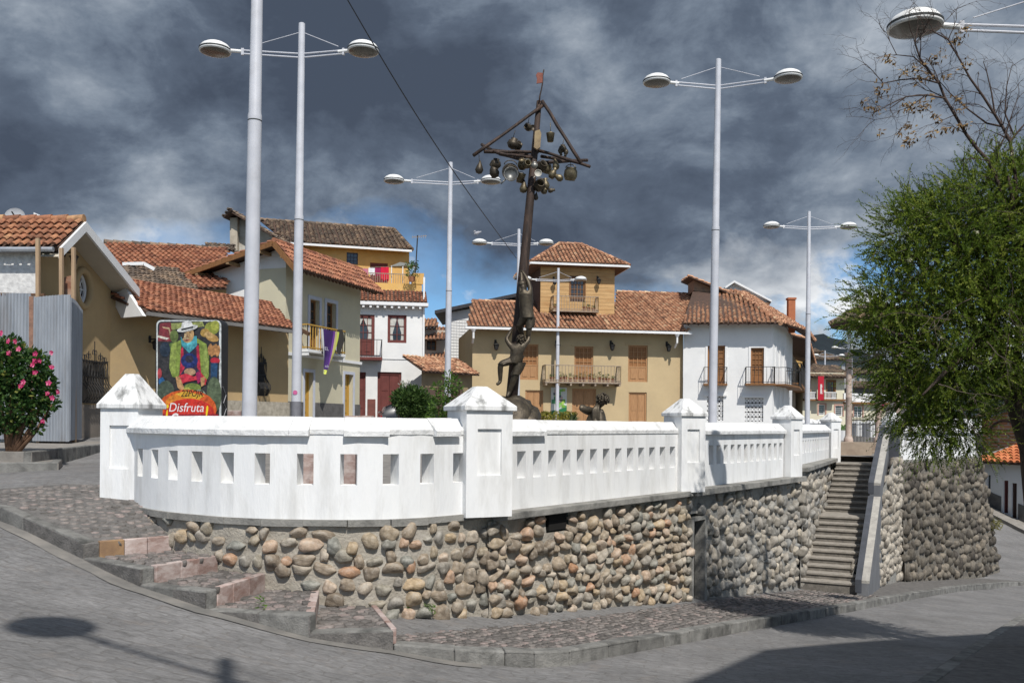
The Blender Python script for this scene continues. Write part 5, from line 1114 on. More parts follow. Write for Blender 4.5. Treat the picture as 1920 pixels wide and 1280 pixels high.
# gable wall
gz = lambda n: (lerp(apz, z3, (n - apn) / (ov3 - apn)) if n > apn else lerp(apz, lfz, (n - apn) / (lfn - apn))) - .14
lw = lfn + .7
q = MB(); q.poly([F3.pt(0, lw, GZ - 1), F3.pt(0, 0, GZ - 1), F3.pt(0, 0, gz(0)), F3.pt(0, apn, gz(apn)), F3.pt(0, lw, gz(lw))]); q.poly([F3.pt(0, lw, GZ - 1), F3.pt(0, lw, gz(lw)), F3.pt(6, lw, gz(lw)), F3.pt(6, lw, GZ - 1)]); q.build('gable_wall', WHITEW, h3)
q = MB(); q.prism([F3.pt(-.03, -1.3, GZ - 1), F3.pt(-.03, .02, GZ - 1), F3.pt(-.03, .02, gz(0) - .75), F3.pt(-.03, -1.3, gz(0) - .75)], F3.d * .04); q.build('corner_render', CREAM, h3)
Ls = F3.L + .5; hipn = (apn - 0)
rA = [F3.pt(-.75, ov3, z3), F3.pt(Ls, ov3, z3), F3.pt(Ls - .3, apn, apz), F3.pt(-.75, apn, apz)]
roof_plane(h3, rA, TERRAR, w=.2, l=.3); roof_plane(h3, [F3.pt(Ls, lfn, lfz), F3.pt(-.75, lfn, lfz), rA[3], rA[2]], TERRAR, w=.22, l=.32)
ridge_part(h3, [rA[3], rA[2]], TERRAR, .11)
rafters(F3, h3, -.3, F3.L, 0, ov3 - .05, gz(0) + .03, z3 - .1, 22)
q = MB(); q.bar(F3.pt(-.78, lfn, lfz - .12), F3.pt(-.78, apn, apz - .12), .07, .2); q.bar(F3.pt(-.78, apn, apz - .12), F3.pt(-.78, ov3, z3 - .12), .07, .2); q.build('bargeboard', BROWNW, h3)
for n_ in [lerp(lfn, apn, u) for u in (.15, .5, .85)] + [.3]:
    q = MB(); q.bar(F3.pt(-.8, n_, gz(n_) - .1), F3.pt(0, n_, gz(n_) - .1), .13); q.build('purlin', mat('pale_purlin', (.36, .24, .13), (.26, .17, .09), scale=4), h3)
# purple banner over the balcony
bn = thing('balcony_banner', F3.pt(1.9, .8, zc), 'crumpled purple banner with yellow and lime edge hanging from the balcony', 'banner'); r = F3.rect(601, 616, 634, 704, .75)
k = 10; q = MB(); vs = []; wdt = r[1] - r[0]
for j in range(k + 1):
    v = j / k; zz_ = lerp(r[3], r[2], v); right = lerp(1.0, .25, v ** 1.3); left = lerp(0, .16, v)
    for i in range(k + 1):
        u = i / k; vs.append(F3.pt(r[0] + wdt * lerp(left, right, u), .78 + .05 * math.sin(u * 7 + v * 3) * (.3 + v), zz_ + .25 * (u - .5) * -v * .2))
fs = [(j * (k + 1) + i, (j + 1) * (k + 1) + i, (j + 1) * (k + 1) + i + 1, j * (k + 1) + i + 1) for j in range(k) for i in range(k)]
PURP = flat('banner_purple', (.055, .022, .13), rough=.8)
for nm, m_, sel in (('cloth', PURP, lambda i, j: 0 < i < 7 and j < 9), ('white_edge', flat('banner_white', (.6, .6, .62)), lambda i, j: i == 0), ('yellow_edge', flat('banner_lime', (.55, .60, .10)), lambda i, j: (i == 9 or j == 9) and i > 0), ('violet_fold', flat('banner_violet', (.16, .05, .28)), lambda i, j: i == 7 and j < 9), ('pale_fold', flat('banner_pale', (.5, .42, .2)), lambda i, j: i == 8 and j < 9)):
    q = MB(); q.v = [tuple(v) for v in vs]; q.f = [f for n_, f in enumerate(fs) if sel(n_ % k, n_ // k)]; q.t = [.5] * len(q.f); q.build(nm, m_, bn, smooth=True)
MATS['banner_white2'] = flat('banner_letters', (.62, .6, .66)); r2 = F3.rect(605, 649, 618, 657, .9); put_text('TEL', F3, r2[0], r2[1], r2[2], r2[3], .86, 'banner_letters', bn)
r2 = F3.rect(610, 683, 617, 689, .9); put_text('eds', F3, r2[0], r2[1], r2[2], r2[3], .88, 'banner_letters', bn)
bt = MB(); vs2 = [F3.pt(r[1] - .1, .74, r[3] + .1), F3.pt(r[1] + .35, .72, r[3] + .15), F3.pt(r[1] + .55, .72, r[3] - .3), F3.pt(r[1] + .1, .74, r[3] - 1.0), F3.pt(r[1] - .15, .74, r[3] - .9)]
bt.prism(vs2, F3.n * .03); bt.build('black_flap', flat('banner_black', (.05, .045, .04)), bn)
# ------------------------------------------------------------------ left: ochre gable house and long ochre wing
F1 = FR((-11.2, 21.4), (-11.05, 24.9)); h1 = thing('ochre_gable_house', F1.pt(2, 0, -.4), 'ochre house with white bargeboards, oval window and scroll window grille', 'house')
def on1(px, py, n): return F1.px(px, py, n)
N1 = .62; a = on1(110, 465, N1); c = on1(158, 416, N1); e = on1(258, 541, N1)
def lineq(s):
    return lerp(a[1], c[1], (s - a[0]) / (c[0] - a[0])) if s < c[0] else lerp(c[1], e[1], (s - c[0]) / (e[0] - c[0]))
# wall with an oval hole, built as a fan
ov_c = on1(154, 541, 0); ov_r = (abs(on1(167, 541, 0)[0] - on1(142, 541, 0)[0]) / 2, (on1(154, 511, 0)[1] - on1(154, 572, 0)[1]) / 2)
zb1 = -1.0; sL, sR = 0.0, F1.L; q = MB(); outer = []; inner_ = []
cor5 = [(sL, zb1), (sR, zb1), (sR, lineq(sR) - .2), (c[0], c[1] - .2), (sL, lineq(sL) - .2)]
angs = sorted([2 * math.pi * i / 26 - math.pi for i in range(26)] + [math.atan2(z - ov_c[1], s - ov_c[0]) for s, z in cor5])
def hit5(t_):
    cs, sn = math.cos(t_), math.sin(t_); best = 1e9
    for (s0, z0), (s1, z1) in zip(cor5, cor5[1:] + cor5[:1]):
        ds, dz = s1 - s0, z1 - z0; dt_ = cs * dz - sn * ds
        if abs(dt_) < 1e-9: continue
        k_ = ((s0 - ov_c[0]) * dz - (z0 - ov_c[1]) * ds) / dt_; u_ = ((s0 - ov_c[0]) * sn - (z0 - ov_c[1]) * cs) / dt_
        if k_ > 0 and -1e-6 <= u_ <= 1 + 1e-6: best = min(best, k_)
    return ov_c[0] + cs * best, ov_c[1] + sn * best
K = len(angs)
for t_ in angs:
    r_o = 1 / math.hypot(math.cos(t_) / ov_r[0], math.sin(t_) / ov_r[1]); inner_.append(F1.pt(ov_c[0] + r_o * math.cos(t_), 0, ov_c[1] + r_o * math.sin(t_))); s, z = hit5(t_); outer.append(F1.pt(s, 0, z))
for i in range(K): q.poly([inner_[i], outer[i], outer[(i + 1) % K], inner_[(i + 1) % K]]); q.poly([inner_[i], inner_[(i + 1) % K], inner_[(i + 1) % K] - F1.n * .2, inner_[i] - F1.n * .2])
q.poly([F1.pt(F1.L, 0, zb1), F1.pt(F1.L, -6, zb1), F1.pt(F1.L, -6, 4), F1.pt(F1.L, 0, lineq(F1.L) - .2)])
q.build('wall', OCHRE, h1)
ow = MB(); ring = lambda f, n: [F1.pt(ov_c[0] + ov_r[0] * f * math.cos(t_), n, ov_c[1] + ov_r[1] * f * math.sin(t_)) for t_ in np.linspace(0, 2 * math.pi, 29)]
ow.tube(ring(1.12, .03), .09, 8, caps=False); o = ow.build('window', OCHRE, h1, smooth=True)
ow = MB(); ow.tube(ring(.93, -.1), .05, 6, caps=False); ow.tube(ring(.5, -.12), .02, 5, caps=False)
for t_ in np.linspace(0, math.pi, 5)[:-1]: ow.bar(F1.pt(ov_c[0] + ov_r[0] * .93 * math.cos(t_), -.12, ov_c[1] + ov_r[1] * .93 * math.sin(t_)), F1.pt(ov_c[0] - ov_r[0] * .93 * math.cos(t_), -.12, ov_c[1] - ov_r[1] * .93 * math.sin(t_)), .03)
ow.build('oval_frame', WTRIM, o, smooth=40); ow = MB(); ow.poly(ring(1.0, -.16)[:-1]); ow.build('pane', GLASS, o)
# bargeboards and soffit
q = MB(); v3 = [F1.pt(a[0], N1, a[1]), F1.pt(c[0], N1, c[1]), F1.pt(e[0], N1, e[1])]
for p_, q_ in ((0, 1), (1, 2)):
    A_, B_ = v3[p_], v3[q_]; q.prism([A_, B_, B_ - Vector((0, 0, .24)), A_ - Vector((0, 0, .24))], F1.n * .06)
q.build('bargeboard', WTRIM, h1)
q = MB(); q.poly([v3[0] - Vector((0, 0, .2)), v3[1] - Vector((0, 0, .2)), v3[1] - F1.n * N1 - Vector((0, 0, .2)), v3[0] - F1.n * N1 - Vector((0, 0, .2))]); q.poly([v3[1] - Vector((0, 0, .2)), v3[2] - Vector((0, 0, .2)), v3[2] - F1.n * N1 - Vector((0, 0, .2)), v3[1] - F1.n * N1 - Vector((0, 0, .2))]); q.build('soffit', mat('soffit_cream', (.5, .46, .38), (.45, .41, .34), scale=2), h1)
# front roof slope: tiles as single parts
fr_ = [v3[0] - F1.n * 9, v3[0], v3[1], v3[1] - F1.n * 9]
q = MB(); slab(q, [p + Vector((0, 0, .03)) for p in fr_], .1); ro = q.build('roof', UNDER, h1); shared = {}
def tile_part(pts, fs, tn):
    q = MB(); q.add(pts, fs, tn); q.build('roof_tile', TERRAN, ro, smooth=50)
tiles(None, [v3[0] - F1.n * 3.4 + Vector((0, 0, .05)), v3[0] + Vector((0, 0, .05)), v3[1] + Vector((0, 0, .05)), v3[1] - F1.n * 3.4 + Vector((0, 0, .05))], .19, .27, cb=tile_part)
q = MB(); q.prism([v3[1], v3[2], v3[2] - F1.n * 9, v3[1] - F1.n * 9], (0, 0, .06)); q.build('rear_roof', UNDER, h1)
ridge_part(h1, [v3[1] + Vector((0, 0, .06)), v3[1] - F1.n * 6 + Vector((0, 0, .06))], TERRAN, .1)
q = MB(); q.tube([v3[0] - F1.n * 6 - Vector((0, 0, .04)) - F1.d * .05, v3[0] - F1.n * .1 - Vector((0, 0, .04)) - F1.d * .05], .06, 8); q.build('gutter', mat('zinc', (.45, .47, .5), (.35, .37, .4), scale=4, rough=.4, metal=.4), h1)
FW = FR((F1.A - F1.n * 8)[:2], F1.A[:2]); q = MB(); FW.wall(q, 0, FW.L, -1, a[1] - .05); q.build('front_wall', WHITER, h1)
q = MB(); q.poly([FW.pt(0, .004, a[1] - .5), FW.pt(FW.L, .004, a[1] - .5), FW.pt(FW.L, .004, a[1] - .1), FW.pt(0, .004, a[1] - .1)]) 
lantern(F1, h1, on1(120, 487, 0)[0], on1(125, 475, 0)[1], 0, 1.0)
# scroll window grille (bulging cage) on the gable wall
def grille(F, root, r, n0=0):
    q = MB(); s0, s1, z0, z1 = r; nb = 11
    for i in range(nb):
        s = lerp(s0, s1, i / (nb - 1)); pts = []
        for j in range(11):
            v = j / 10; bul = .10 + .22 * math.exp(-((v - .22) / .2) ** 2); pts.append(F.pt(s + .02 * math.sin(v * 12 + i), n0 + bul, lerp(z0, z1, v)))
        q.tube(pts, .014, 5)
    for v in (0, .62, .97): 
        bul = .10 + .22 * math.exp(-((v - .22) / .2) ** 2); q.bar(F.pt(s0, n0 + bul, lerp(z0, z1, v)), F.pt(s1, n0 + bul, lerp(z0, z1, v)), .035)
    for s in (s0, s1): q.bar(F.pt(s, n0, z0), F.pt(s, n0 + .12, z0), .03); q.bar(F.pt(s, n0, z1), F.pt(s, n0 + .12, z1), .03)
    hw = (s1 - s0) / 2; cs = (s0 + s1) / 2
    for k_, (dx, hh) in enumerate(((-.75, .12), (-.45, .22), (0, .5), (.45, .22), (.75, .12))):
        c_ = F.pt(cs + dx * hw, n0 + .1, z1); q.tube([c_, c_ + Vector((0, 0, hh))], .012, 5)
        for sg in (-1, 1): q.tube([c_ + F.d * sg * .07 * math.cos(t_) * hw + F.d * sg * .1 * hw + Vector((0, 0, hh * .4 + .07 * math.sin(t_))) for t_ in np.linspace(-1, 4, 9)], .010, 4)
    q.build('window_grille', IRON, root)
r1 = (on1(152, 700, .1)[0], on1(201, 700, .1)[0], on1(175, 755, .1)[1], on1(175, 675, .1)[1]); q = MB(); F1.box(q, r1[0], r1[1], -.01, .012, *r1[2:]); q.build('grille_recess', flat('grille_dark', (.07, .06, .05)), h1); grille(F1, h1, r1)
q = MB(); F1.box(q, 0, F1.L, 0, .1, -1, r1[2] - .05); q.build('plinth', mat('plinth_brown', (.22, .19, .16), (.16, .14, .12), scale=3, bump=.4), h1)
# dish and white parapet on roof behind
dt = thing('satellite_dish', U(28, 412, 26), 'grey satellite dish above the leftmost tiled roof', 'satellite dish'); q = MB(); c_ = U(29, 408, 26); q.lathe(c_, [(.0, 0), (.15, .02), (.26, .07), (.27, .08)], 20, ax=(.25, -1, .35), caps=False); q.build('bowl', mat('dish_grey', (.42, .43, .45)), dt, smooth=True); q = MB(); q.tube([c_, c_ + Vector((.06, -.3, .1))], .02, 6); q.tube([c_ - Vector((0, 0, .05)), c_ - Vector((0, -.1, .5))], .03, 6); q.build('mount', IRON, dt)
wp = thing('white_roof_parapet', U(80, 412, 27), 'small white wedge-shaped parapet behind the leftmost roof', 'parapet'); q = MB(); q.prism([U(50, 416, 27), U(50, 408, 27), U(63, 408, 27), U(63, 398, 27), U(100, 414, 27), U(100, 420, 27)], (0, .3, 0)); q.build('wall', WHITEW, wp)
# long wing
F2 = FR((-11.05, 24.9), PP(541, 30.5)); h2 = thing('ochre_wing', F2.pt(F2.L / 2, 0, -.4), 'long low ochre wing with red tiled roof behind the advertising panel', 'house'); ov2 = 1.15
ze2 = F2.px(545, 617, ov2)[1]; q = MB(); F2.wall(q, -.3, F2.L, -1, ze2 + .5); q.poly([F2.pt(F2.L, 0, -1), F2.pt(F2.L, -4, -1), F2.pt(F2.L, -4, ze2 + .5), F2.pt(F2.L, 0, ze2 + .5)]); q.build('wall', OCHRE, h2)
zr2 = F2.px(460, 560, -2.2)[1]
rf2 = [F2.pt(.3, ov2, ze2), F2.pt(F2.px(551, 617, ov2)[0], ov2, ze2), F2.pt(F2.px(500, 575, -2.2)[0], -2.2, zr2), F2.pt(-.6, -2.2, zr2)]
roof_plane(h2, rf2, TERRAR, w=.19, l=.28); rafters(F2, h2, .4, F2.L, 0, ov2 - .05, ze2 + .4, ze2 - .08, 20)
q = MB(); q.bar(rf2[0] - Vector((0, 0, .07)), rf2[1] - Vector((0, 0, .07)), .1, .1); q.build('gutter', mat('gutter_grey', (.2, .19, .18)), h2)
q = MB(); q.prism([F2.pt(.15, ov2 + .05, ze2 - .15), F2.pt(.15, ov2 - .9, ze2 - .15), F2.pt(.15, ov2 - 2.0, zr2 - .1), F2.pt(.15, ov2 - 1.5, zr2 + .1)], F2.d * .1); q.build('white_gable_end', WTRIM, h2)
q = MB(); F2.box(q, 0, F2.L, 0, .08, -1.2, F2.px(450, 751)[1]); q.build('plinth', mat('stone_block_plinth', (.42, .38, .31), (.28, .25, .2), scale=7, bump=1, bscale=7), h2)
r2 = (F2.px(480, 700, .1)[0], F2.px(499, 700, .1)[0], F2.px(490, 741, .1)[1], F2.px(490, 679, .1)[1]); q = MB(); F2.box(q, r2[0], r2[1], -.01, .012, *r2[2:]); q.build('grille_recess', MATS['grille_dark'], h2); grille(F2, h2, r2); lantern(F2, h2, F2.px(281, 640)[0], F2.px(281, 636)[1], 0, 1.0)
# stacked roofs behind the wing
h2b = thing('rear_tiled_house', U(320, 700, 40), 'tiled roofs stepping up behind the ochre wing', 'house')
pC = [U(205, 545, 35), U(425, 540, 38), U(425, 468, 44), U(195, 455, 41)]; roof_plane(h2b, pC, TERRAR, w=.25, l=.36); ridge_part(h2b, [pC[3], pC[2]], TERRAD, .14)
pB = [U(250, 548, 31), U(378, 552, 33.5), U(330, 510, 36), U(232, 497, 34)]; roof_plane(h2b, pB, TERRAD, w=.2, l=.3)
q = MB(); q.bar(pB[0] - Vector((0, 0, .12)), pB[1] - Vector((0, 0, .12)), .06, .16); q.bar(U(230, 495, 33.9), U(270, 494, 33.9), .06, .12); q.bar(U(270, 494, 33.9), U(290, 505, 33.9), .06, .12); q.build('fascia', WTRIM, h2b)
q = MB(); q.poly([U(205, 700, 36), U(425, 700, 39), U(425, 535, 39), U(205, 540, 36)]); q.build('wall', OCHRE, h2b)
roof_plane(h2b, [U(385, 466, 50), U(440, 470, 51), U(440, 460, 52), U(385, 456, 51)], TERRAD, w=.25, l=.3, name='far_roof')
# ------------------------------------------------------------------ bronze statue: greased pole with climbers
BRONZE = mat('bronze', (0.085, 0.068, 0.045), (0.045, 0.036, 0.026), scale=5, rough=0.5, metal=0.55, spec=0.5, bump=0.5, bscale=14, c3=(0.16, 0.13, 0.09), s3=3, w3=0.5)
DARKPOLE = mat('pole_dark', (0.055, 0.036, 0.028), (0.028, 0.02, 0.017), scale=3, rough=0.65, metal=0.2, bump=0.5, bscale=12, stretch=(3, 3, .5), c3=(0.13, 0.08, 0.055), s3=2, w3=0.6)
BRASS = mat('worn_brass', (0.20, 0.165, 0.10), (0.085, 0.07, 0.045), scale=5, rough=0.45, metal=0.55, bump=0.4, bscale=16)
YS = 24.0
V3 = Vector
def skin_fig(name, joints, bones, m, parent, root_i=0, sub=2):
    me = bpy.data.meshes.new('tmp_fig'); names = list(joints); ix = {n: i for i, n in enumerate(names)}; off = wloc(parent)
    me.from_pydata([tuple(V3(joints[n][0]) - off) for n in names], [(ix[a], ix[b]) for a, b in bones], [])
    ob = bpy.data.objects.new('tmp_fig', me); COL.objects.link(ob); md = ob.modifiers.new('skin', 'SKIN'); md.branch_smoothing = .6
    for i, n in enumerate(names):
        r = joints[n][1]; sv = me.skin_vertices[0].data[i]; sv.radius = (r, r) if not hasattr(r, '__len__') else r; sv.use_root = (i == root_i)
    ss = ob.modifiers.new('sub', 'SUBSURF'); ss.levels = sub; ss.render_levels = sub
    dg = bpy.context.evaluated_depsgraph_get(); dg.update(); m2 = bpy.data.meshes.new_from_object(ob.evaluated_get(dg)); bpy.data.objects.remove(ob)
    m2.materials.clear(); m2.materials.append(m); m2.polygons.foreach_set('use_smooth', [True] * len(m2.polygons)); m2.name = name
    return link(name, m2, parent)
st_b = U(957, 772, YS); st_t = U(1011, 190, YS + .5)
sta = thing('pole_statue', (st_b.x, st_b.y, zplz(0, YS)), 'dark bronze statue of two men climbing a leaning pole hung with pots', 'statue')
q = MB(); q.tube([st_b - V3((0.1, 0, 1.2)), st_b.lerp(st_t, .35), st_b.lerp(st_t, .7), st_t], [.165, .14, .11, .07], 10); q.build('pole', DARKPOLE, sta, smooth=True)
def beam(x0, y0, x1, y1, d0=0, d1=0, r=.045, m=None, nm='beam'):
    q = MB(); a, c = U(x0, y0, YS + .4 + d0), U(x1, y1, YS + .4 + d1); k = 5; pts = [a.lerp(c, i / k) + V3((random.uniform(-.012, .012), 0, random.uniform(-.012, .012))) for i in range(k + 1)]; q.tube(pts, [r * random.uniform(.85, 1.15) for _ in pts], 7); q.build(nm, m or DARKPOLE, sta, smooth=True)
for b_ in ((888, 292, 1018, 198, -.5, 0), (1017, 189, 1090, 307, 0, -.5), (903, 272, 936, 288, .3, -.6), (907, 284, 1010, 285, -.4, .1), (923, 281, 998, 293, .5, 0), (938, 289, 988, 303, 1.0, .1), (1008, 282, 1107, 312, .1, -.6), (1006, 306, 1101, 300, 0, .7), (1014, 294, 1086, 305, .2, 1.0), (936, 288, 1004, 296, -.7, 0)): beam(*b_)
beam(1011, 192, 1020, 131, 0, 0, .02, nm='flagstaff')
fl = MB(); ff = [(1018, 137), (1008, 136), (1005, 141), (1007, 147), (1006, 157), (1010, 156), (1017, 155)]; fl.prism([U(x, y, YS + .38) for x, y in ff], (0, .03, 0)); fl.build('flag', mat('rust_flag', (.26, .09, .06), (.18, .06, .045), scale=6, rough=.7), sta)
wb = MB(); wb.prism([U(x, y, YS + .15) for x, y in ((1003, 246), (1012, 243), (1015, 250), (1013, 276), (1007, 280), (1001, 276))], (0, .12, 0)); wb.build('washboard', mat('washboard', (.32, .24, .13), (.2, .14, .08), scale=6, rough=.6), sta)
PXM = YS / FPX
def hang(x, y, kind, r, ax=(0, 0, 1), d=0, cord=None, m=None):
    c = U(x, y, YS + .4 + d); R_ = r * PXM; q = MB(); ax = V3(ax)
    prof = {'pot': [(0, -R_), (.7 * R_, -.95 * R_), (R_, -.3 * R_), (.95 * R_, .4 * R_), (.7 * R_, .8 * R_), (.78 * R_, .95 * R_), (.66 * R_, .95 * R_), (.6 * R_, .3 * R_), (0, -.6 * R_)],
            'pan': [(0, -.22 * R_), (.9 * R_, -.2 * R_), (R_, .22 * R_), (.93 * R_, .22 * R_), (.84 * R_, -.08 * R_), (0, -.1 * R_)],
            'bucket': [(0, -R_), (.72 * R_, -R_), (R_, R_ * .9), (1.05 * R_, R_), (.93 * R_, R_), (.66 * R_, -.8 * R_), (0, -.8 * R_)],
            'jug': [(0, -1.3 * R_), (.6 * R_, -1.3 * R_), (.95 * R_, -.5 * R_), (.75 * R_, .35 * R_), (.42 * R_, .8 * R_), (.6 * R_, 1.3 * R_), (.45 * R_, 1.3 * R_), (.3 * R_, .8 * R_), (0, .3 * R_)],
            'gourd': [(0, -1.6 * R_), (.7 * R_, -1.3 * R_), (R_, -.6 * R_), (.7 * R_, .3 * R_), (.35 * R_, 1.0 * R_), (.12 * R_, 1.6 * R_), (0, 1.65 * R_)],
            'lump': [(0, -.9 * R_), (.6 * R_, -.7 * R_), (1.0 * R_, -.1 * R_), (.8 * R_, .5 * R_), (.5 * R_, .6 * R_), (.55 * R_, .9 * R_), (0, 1.0 * R_)]}[kind]
    q.lathe(c, prof, 14, ax=ax, caps=False)
    if kind in ('pot', 'jug', 'bucket'):
        ring_ = [c + V3((math.cos(t) * R_ * .75, 0, math.sin(t) * R_ * .55 + R_ * .8)) for t in np.linspace(.1, 3.04, 9)]; q.tube(ring_, R_ * .06, 5)
    if kind == 'pan':
        pr_ = ax.orthogonal().normalized(); q.tube([c + pr_ * R_, c + pr_ * R_ * 1.9], R_ * .1, 6)
    if cord: q.tube([c + V3((0, 0, R_)), U(cord[0], cord[1], YS + .4 + d)], .008, 4)
    q.build({'pot': 'hanging_pot', 'pan': 'hanging_pan', 'bucket': 'hanging_bucket', 'jug': 'hanging_jug', 'gourd': 'hanging_gourd', 'lump': 'hanging_kettle'}[kind], m or random.choice((BRONZE, BRASS)), sta, smooth=True)
hang(1032, 258, 'bucket', 8, (0, 0, 1), -.2, (1032, 230)); hang(962, 270, 'lump', 12, (.3, -.2, 1), 0, (966, 245), BRONZE); hang(971, 274, 'pot', 8, (.6, -.5, .6), .1, None, BRONZE); hang(1055, 279, 'lump', 8, (0, 0, 1), 0, (1057, 262), BRONZE); hang(1051, 285, 'jug', 5, (.2, 0, -1)); hang(1061, 287, 'jug', 5, (-.2, 0, -1))
hang(990, 239, 'pot', 7, (-.6, -.8, .2), 0, (992, 222), BRONZE); hang(999, 240, 'pan', 6, (.3, -.9, .1)); hang(899, 314, 'gourd', 8, (.1, 0, 1), -.4, (898, 290)); hang(929, 308, 'lump', 11, (.2, 0, 1), -.3, None, BRONZE); hang(926, 320, 'jug', 10, (-.25, -.2, 1), -.3, None, BRONZE)
hang(957, 322, 'pot', 16, (.1, -.9, -.25), -.1, None, BRONZE); hang(958, 327, 'pan', 14, (.05, -1, .12), -.5, None, mat('pan_grey', (.17, .17, .16), (.1, .1, .095), scale=5, rough=.4, metal=.5)); hang(979, 309, 'pot', 9, (0, -.6, .8)); hang(988, 308, 'pot', 8, (.3, -.9, .2), -.2); hang(1002, 310, 'lump', 7, (0, -.5, 1), -.4, None, mat('pewter', (.3, .29, .26), (.2, .19, .17), scale=6, rough=.35, metal=.5)); hang(1009, 325, 'pan', 7, (0, -1, .05), -.4, None, mat('pale_dial', (.5, .48, .42), (.4, .38, .33), scale=6)); hang(1016, 313, 'pot', 10, (.4, -.7, .5)); hang(1026, 317, 'pot', 9, (.2, -.4, .9), .2, None, BRASS); hang(1042, 308, 'gourd', 7, (-.15, 0, 1)); hang(1037, 325, 'jug', 8, (.4, -.1, .8)); hang(1046, 332, 'gourd', 7, (-.9, 0, .5)); hang(1070, 326, 'pot', 13, (.1, -.3, 1), -.2, (1070, 303)); hang(976, 334, 'bucket', 9, (.2, -.2, 1)); hang(982, 350, 'gourd', 8, (.1, 0, 1)); hang(1011, 348, 'pot', 11, (.2, -.8, .3), -.1); hang(1023, 345, 'jug', 8, (-.1, 0, 1)); hang(1020, 358, 'lump', 7, (.5, -.5, .4)); hang(1034, 357, 'jug', 5, (1, 0, .2)); hang(1005, 368, 'gourd', 5, (.1, 0, 1))
def J(x, y, d=0): return U(x, y, YS + d)
def fingers(jt, bn, hand, base, n, tip, sp, r=.011):
    d = (V3(tip) - V3(base)); side = V3(sp)
    for i, f in enumerate((-.9, -.3, .3, .9)):
        k = '%s_f%d' % (hand, i); ln = (1, 1.1, 1.05, .85)[i]; jt[k + 'a'] = (V3(base) + d * .6 + side * f, r); jt[k + 'b'] = (V3(base) + d * (.6 + .55 * ln) + side * f * 1.1 + V3((0, .05, -.01)), r * .9); bn += [(hand, k + 'a'), (k + 'a', k + 'b')]
    jt[hand + '_ta'] = (V3(base) + d * .25 - side * 1.5, r * 1.1); jt[hand + '_tb'] = (V3(base) + d * .6 - side * 1.7 + V3((0, .03, 0)), r); bn += [(hand, hand + '_ta'), (hand + '_ta', hand + '_tb')]
# upper climber
j = {'pel': (J(989, 590, -.25), .15), 'waist': (J(986, 572, -.27), .145), 'chest': (J(985, 555, -.27), .175), 'neck': (J(983, 545, -.25), .075), 'head0': (J(981, 540, -.22), .10), 'head1': (J(979, 532, -.2), .085),
     'shL': (J(976, 548, -.24), .085), 'elL': (J(978, 530, -.16), .06), 'haL': (J(978, 512, -.08), .045), 'shR': (J(996, 546, -.24), .085), 'elR': (J(990, 527, -.18), .06), 'haR': (J(982, 511, -.1), .045),
     'hipL': (J(984, 597, -.28), .125), 'knL': (J(973, 612, -.2), .085), 'anL': (J(980, 628, -.05), .055), 'toL': (J(975, 632, -.12), .045), 'hipR': (J(994, 598, -.24), .125), 'knR': (J(992, 616, -.3), .085), 'anR': (J(990, 636, -.2), .055), 'toR': (J(991, 641, -.3), .045)}
bn = [('pel', 'waist'), ('waist', 'chest'), ('chest', 'neck'), ('neck', 'head0'), ('head0', 'head1'), ('chest', 'shL'), ('shL', 'elL'), ('elL', 'haL'), ('chest', 'shR'), ('shR', 'elR'), ('elR', 'haR'), ('pel', 'hipL'), ('hipL', 'knL'), ('knL', 'anL'), ('anL', 'toL'), ('pel', 'hipR'), ('hipR', 'knR'), ('knR', 'anR'), ('anR', 'toR')]
fingers(j, bn, 'haL', J(978, 512, -.08), 4, J(978, 506, -.05), (.022, 0, 0)); fingers(j, bn, 'haR', J(982, 511, -.1), 4, J(979, 506, -.07), (.02, .01, 0))
f1 = skin_fig('climber', j, bn, BRONZE, sta); f1['label'] = 'upper bronze climber with both arms stretched up the pole'
q = MB(); c = J(979, 533, -.2); q.lathe(c, [(.10, -.02), (.105, .02), (.085, .07), (.03, .10), (0, .105)], 12, caps=False); q.build('hair', BRONZE, f1, smooth=True)
def rags(fig, pts, rr, wd, nm):
    q = MB(); K_ = 12; base = len(q.v); vs = []
    for (x, y, d), r in zip(pts, rr):
        c = J(x, y, d)
        for k in range(K_): t = 2 * math.pi * k / K_; w_ = 1 + .12 * math.sin(k * 2.7 + y) + random.uniform(-.05, .05); vs.append(c + V3((math.cos(t) * r * w_, math.sin(t) * r * w_ * .95, random.uniform(-.02, .02))))
    q.add(vs, [(i * K_ + k, i * K_ + (k + 1) % K_, (i + 1) * K_ + (k + 1) % K_, (i + 1) * K_ + k) for i in range(len(pts) - 1) for k in range(K_)]); q.build(nm, BRONZE, fig, smooth=True)
rags(f1, [(986, 552, -.26), (986, 566, -.27), (988, 582, -.26), (989, 596, -.26)], [.20, .185, .175, .20], .1, 'shirt'); rags(f1, [(993, 594, -.25), (994, 606, -.27), (993, 615, -.29)], [.145, .125, .115], .1, 'trousers'); rags(f1, [(984, 596, -.27), (979, 605, -.23), (974, 612, -.2)], [.14, .125, .11], .1, 'trousers')
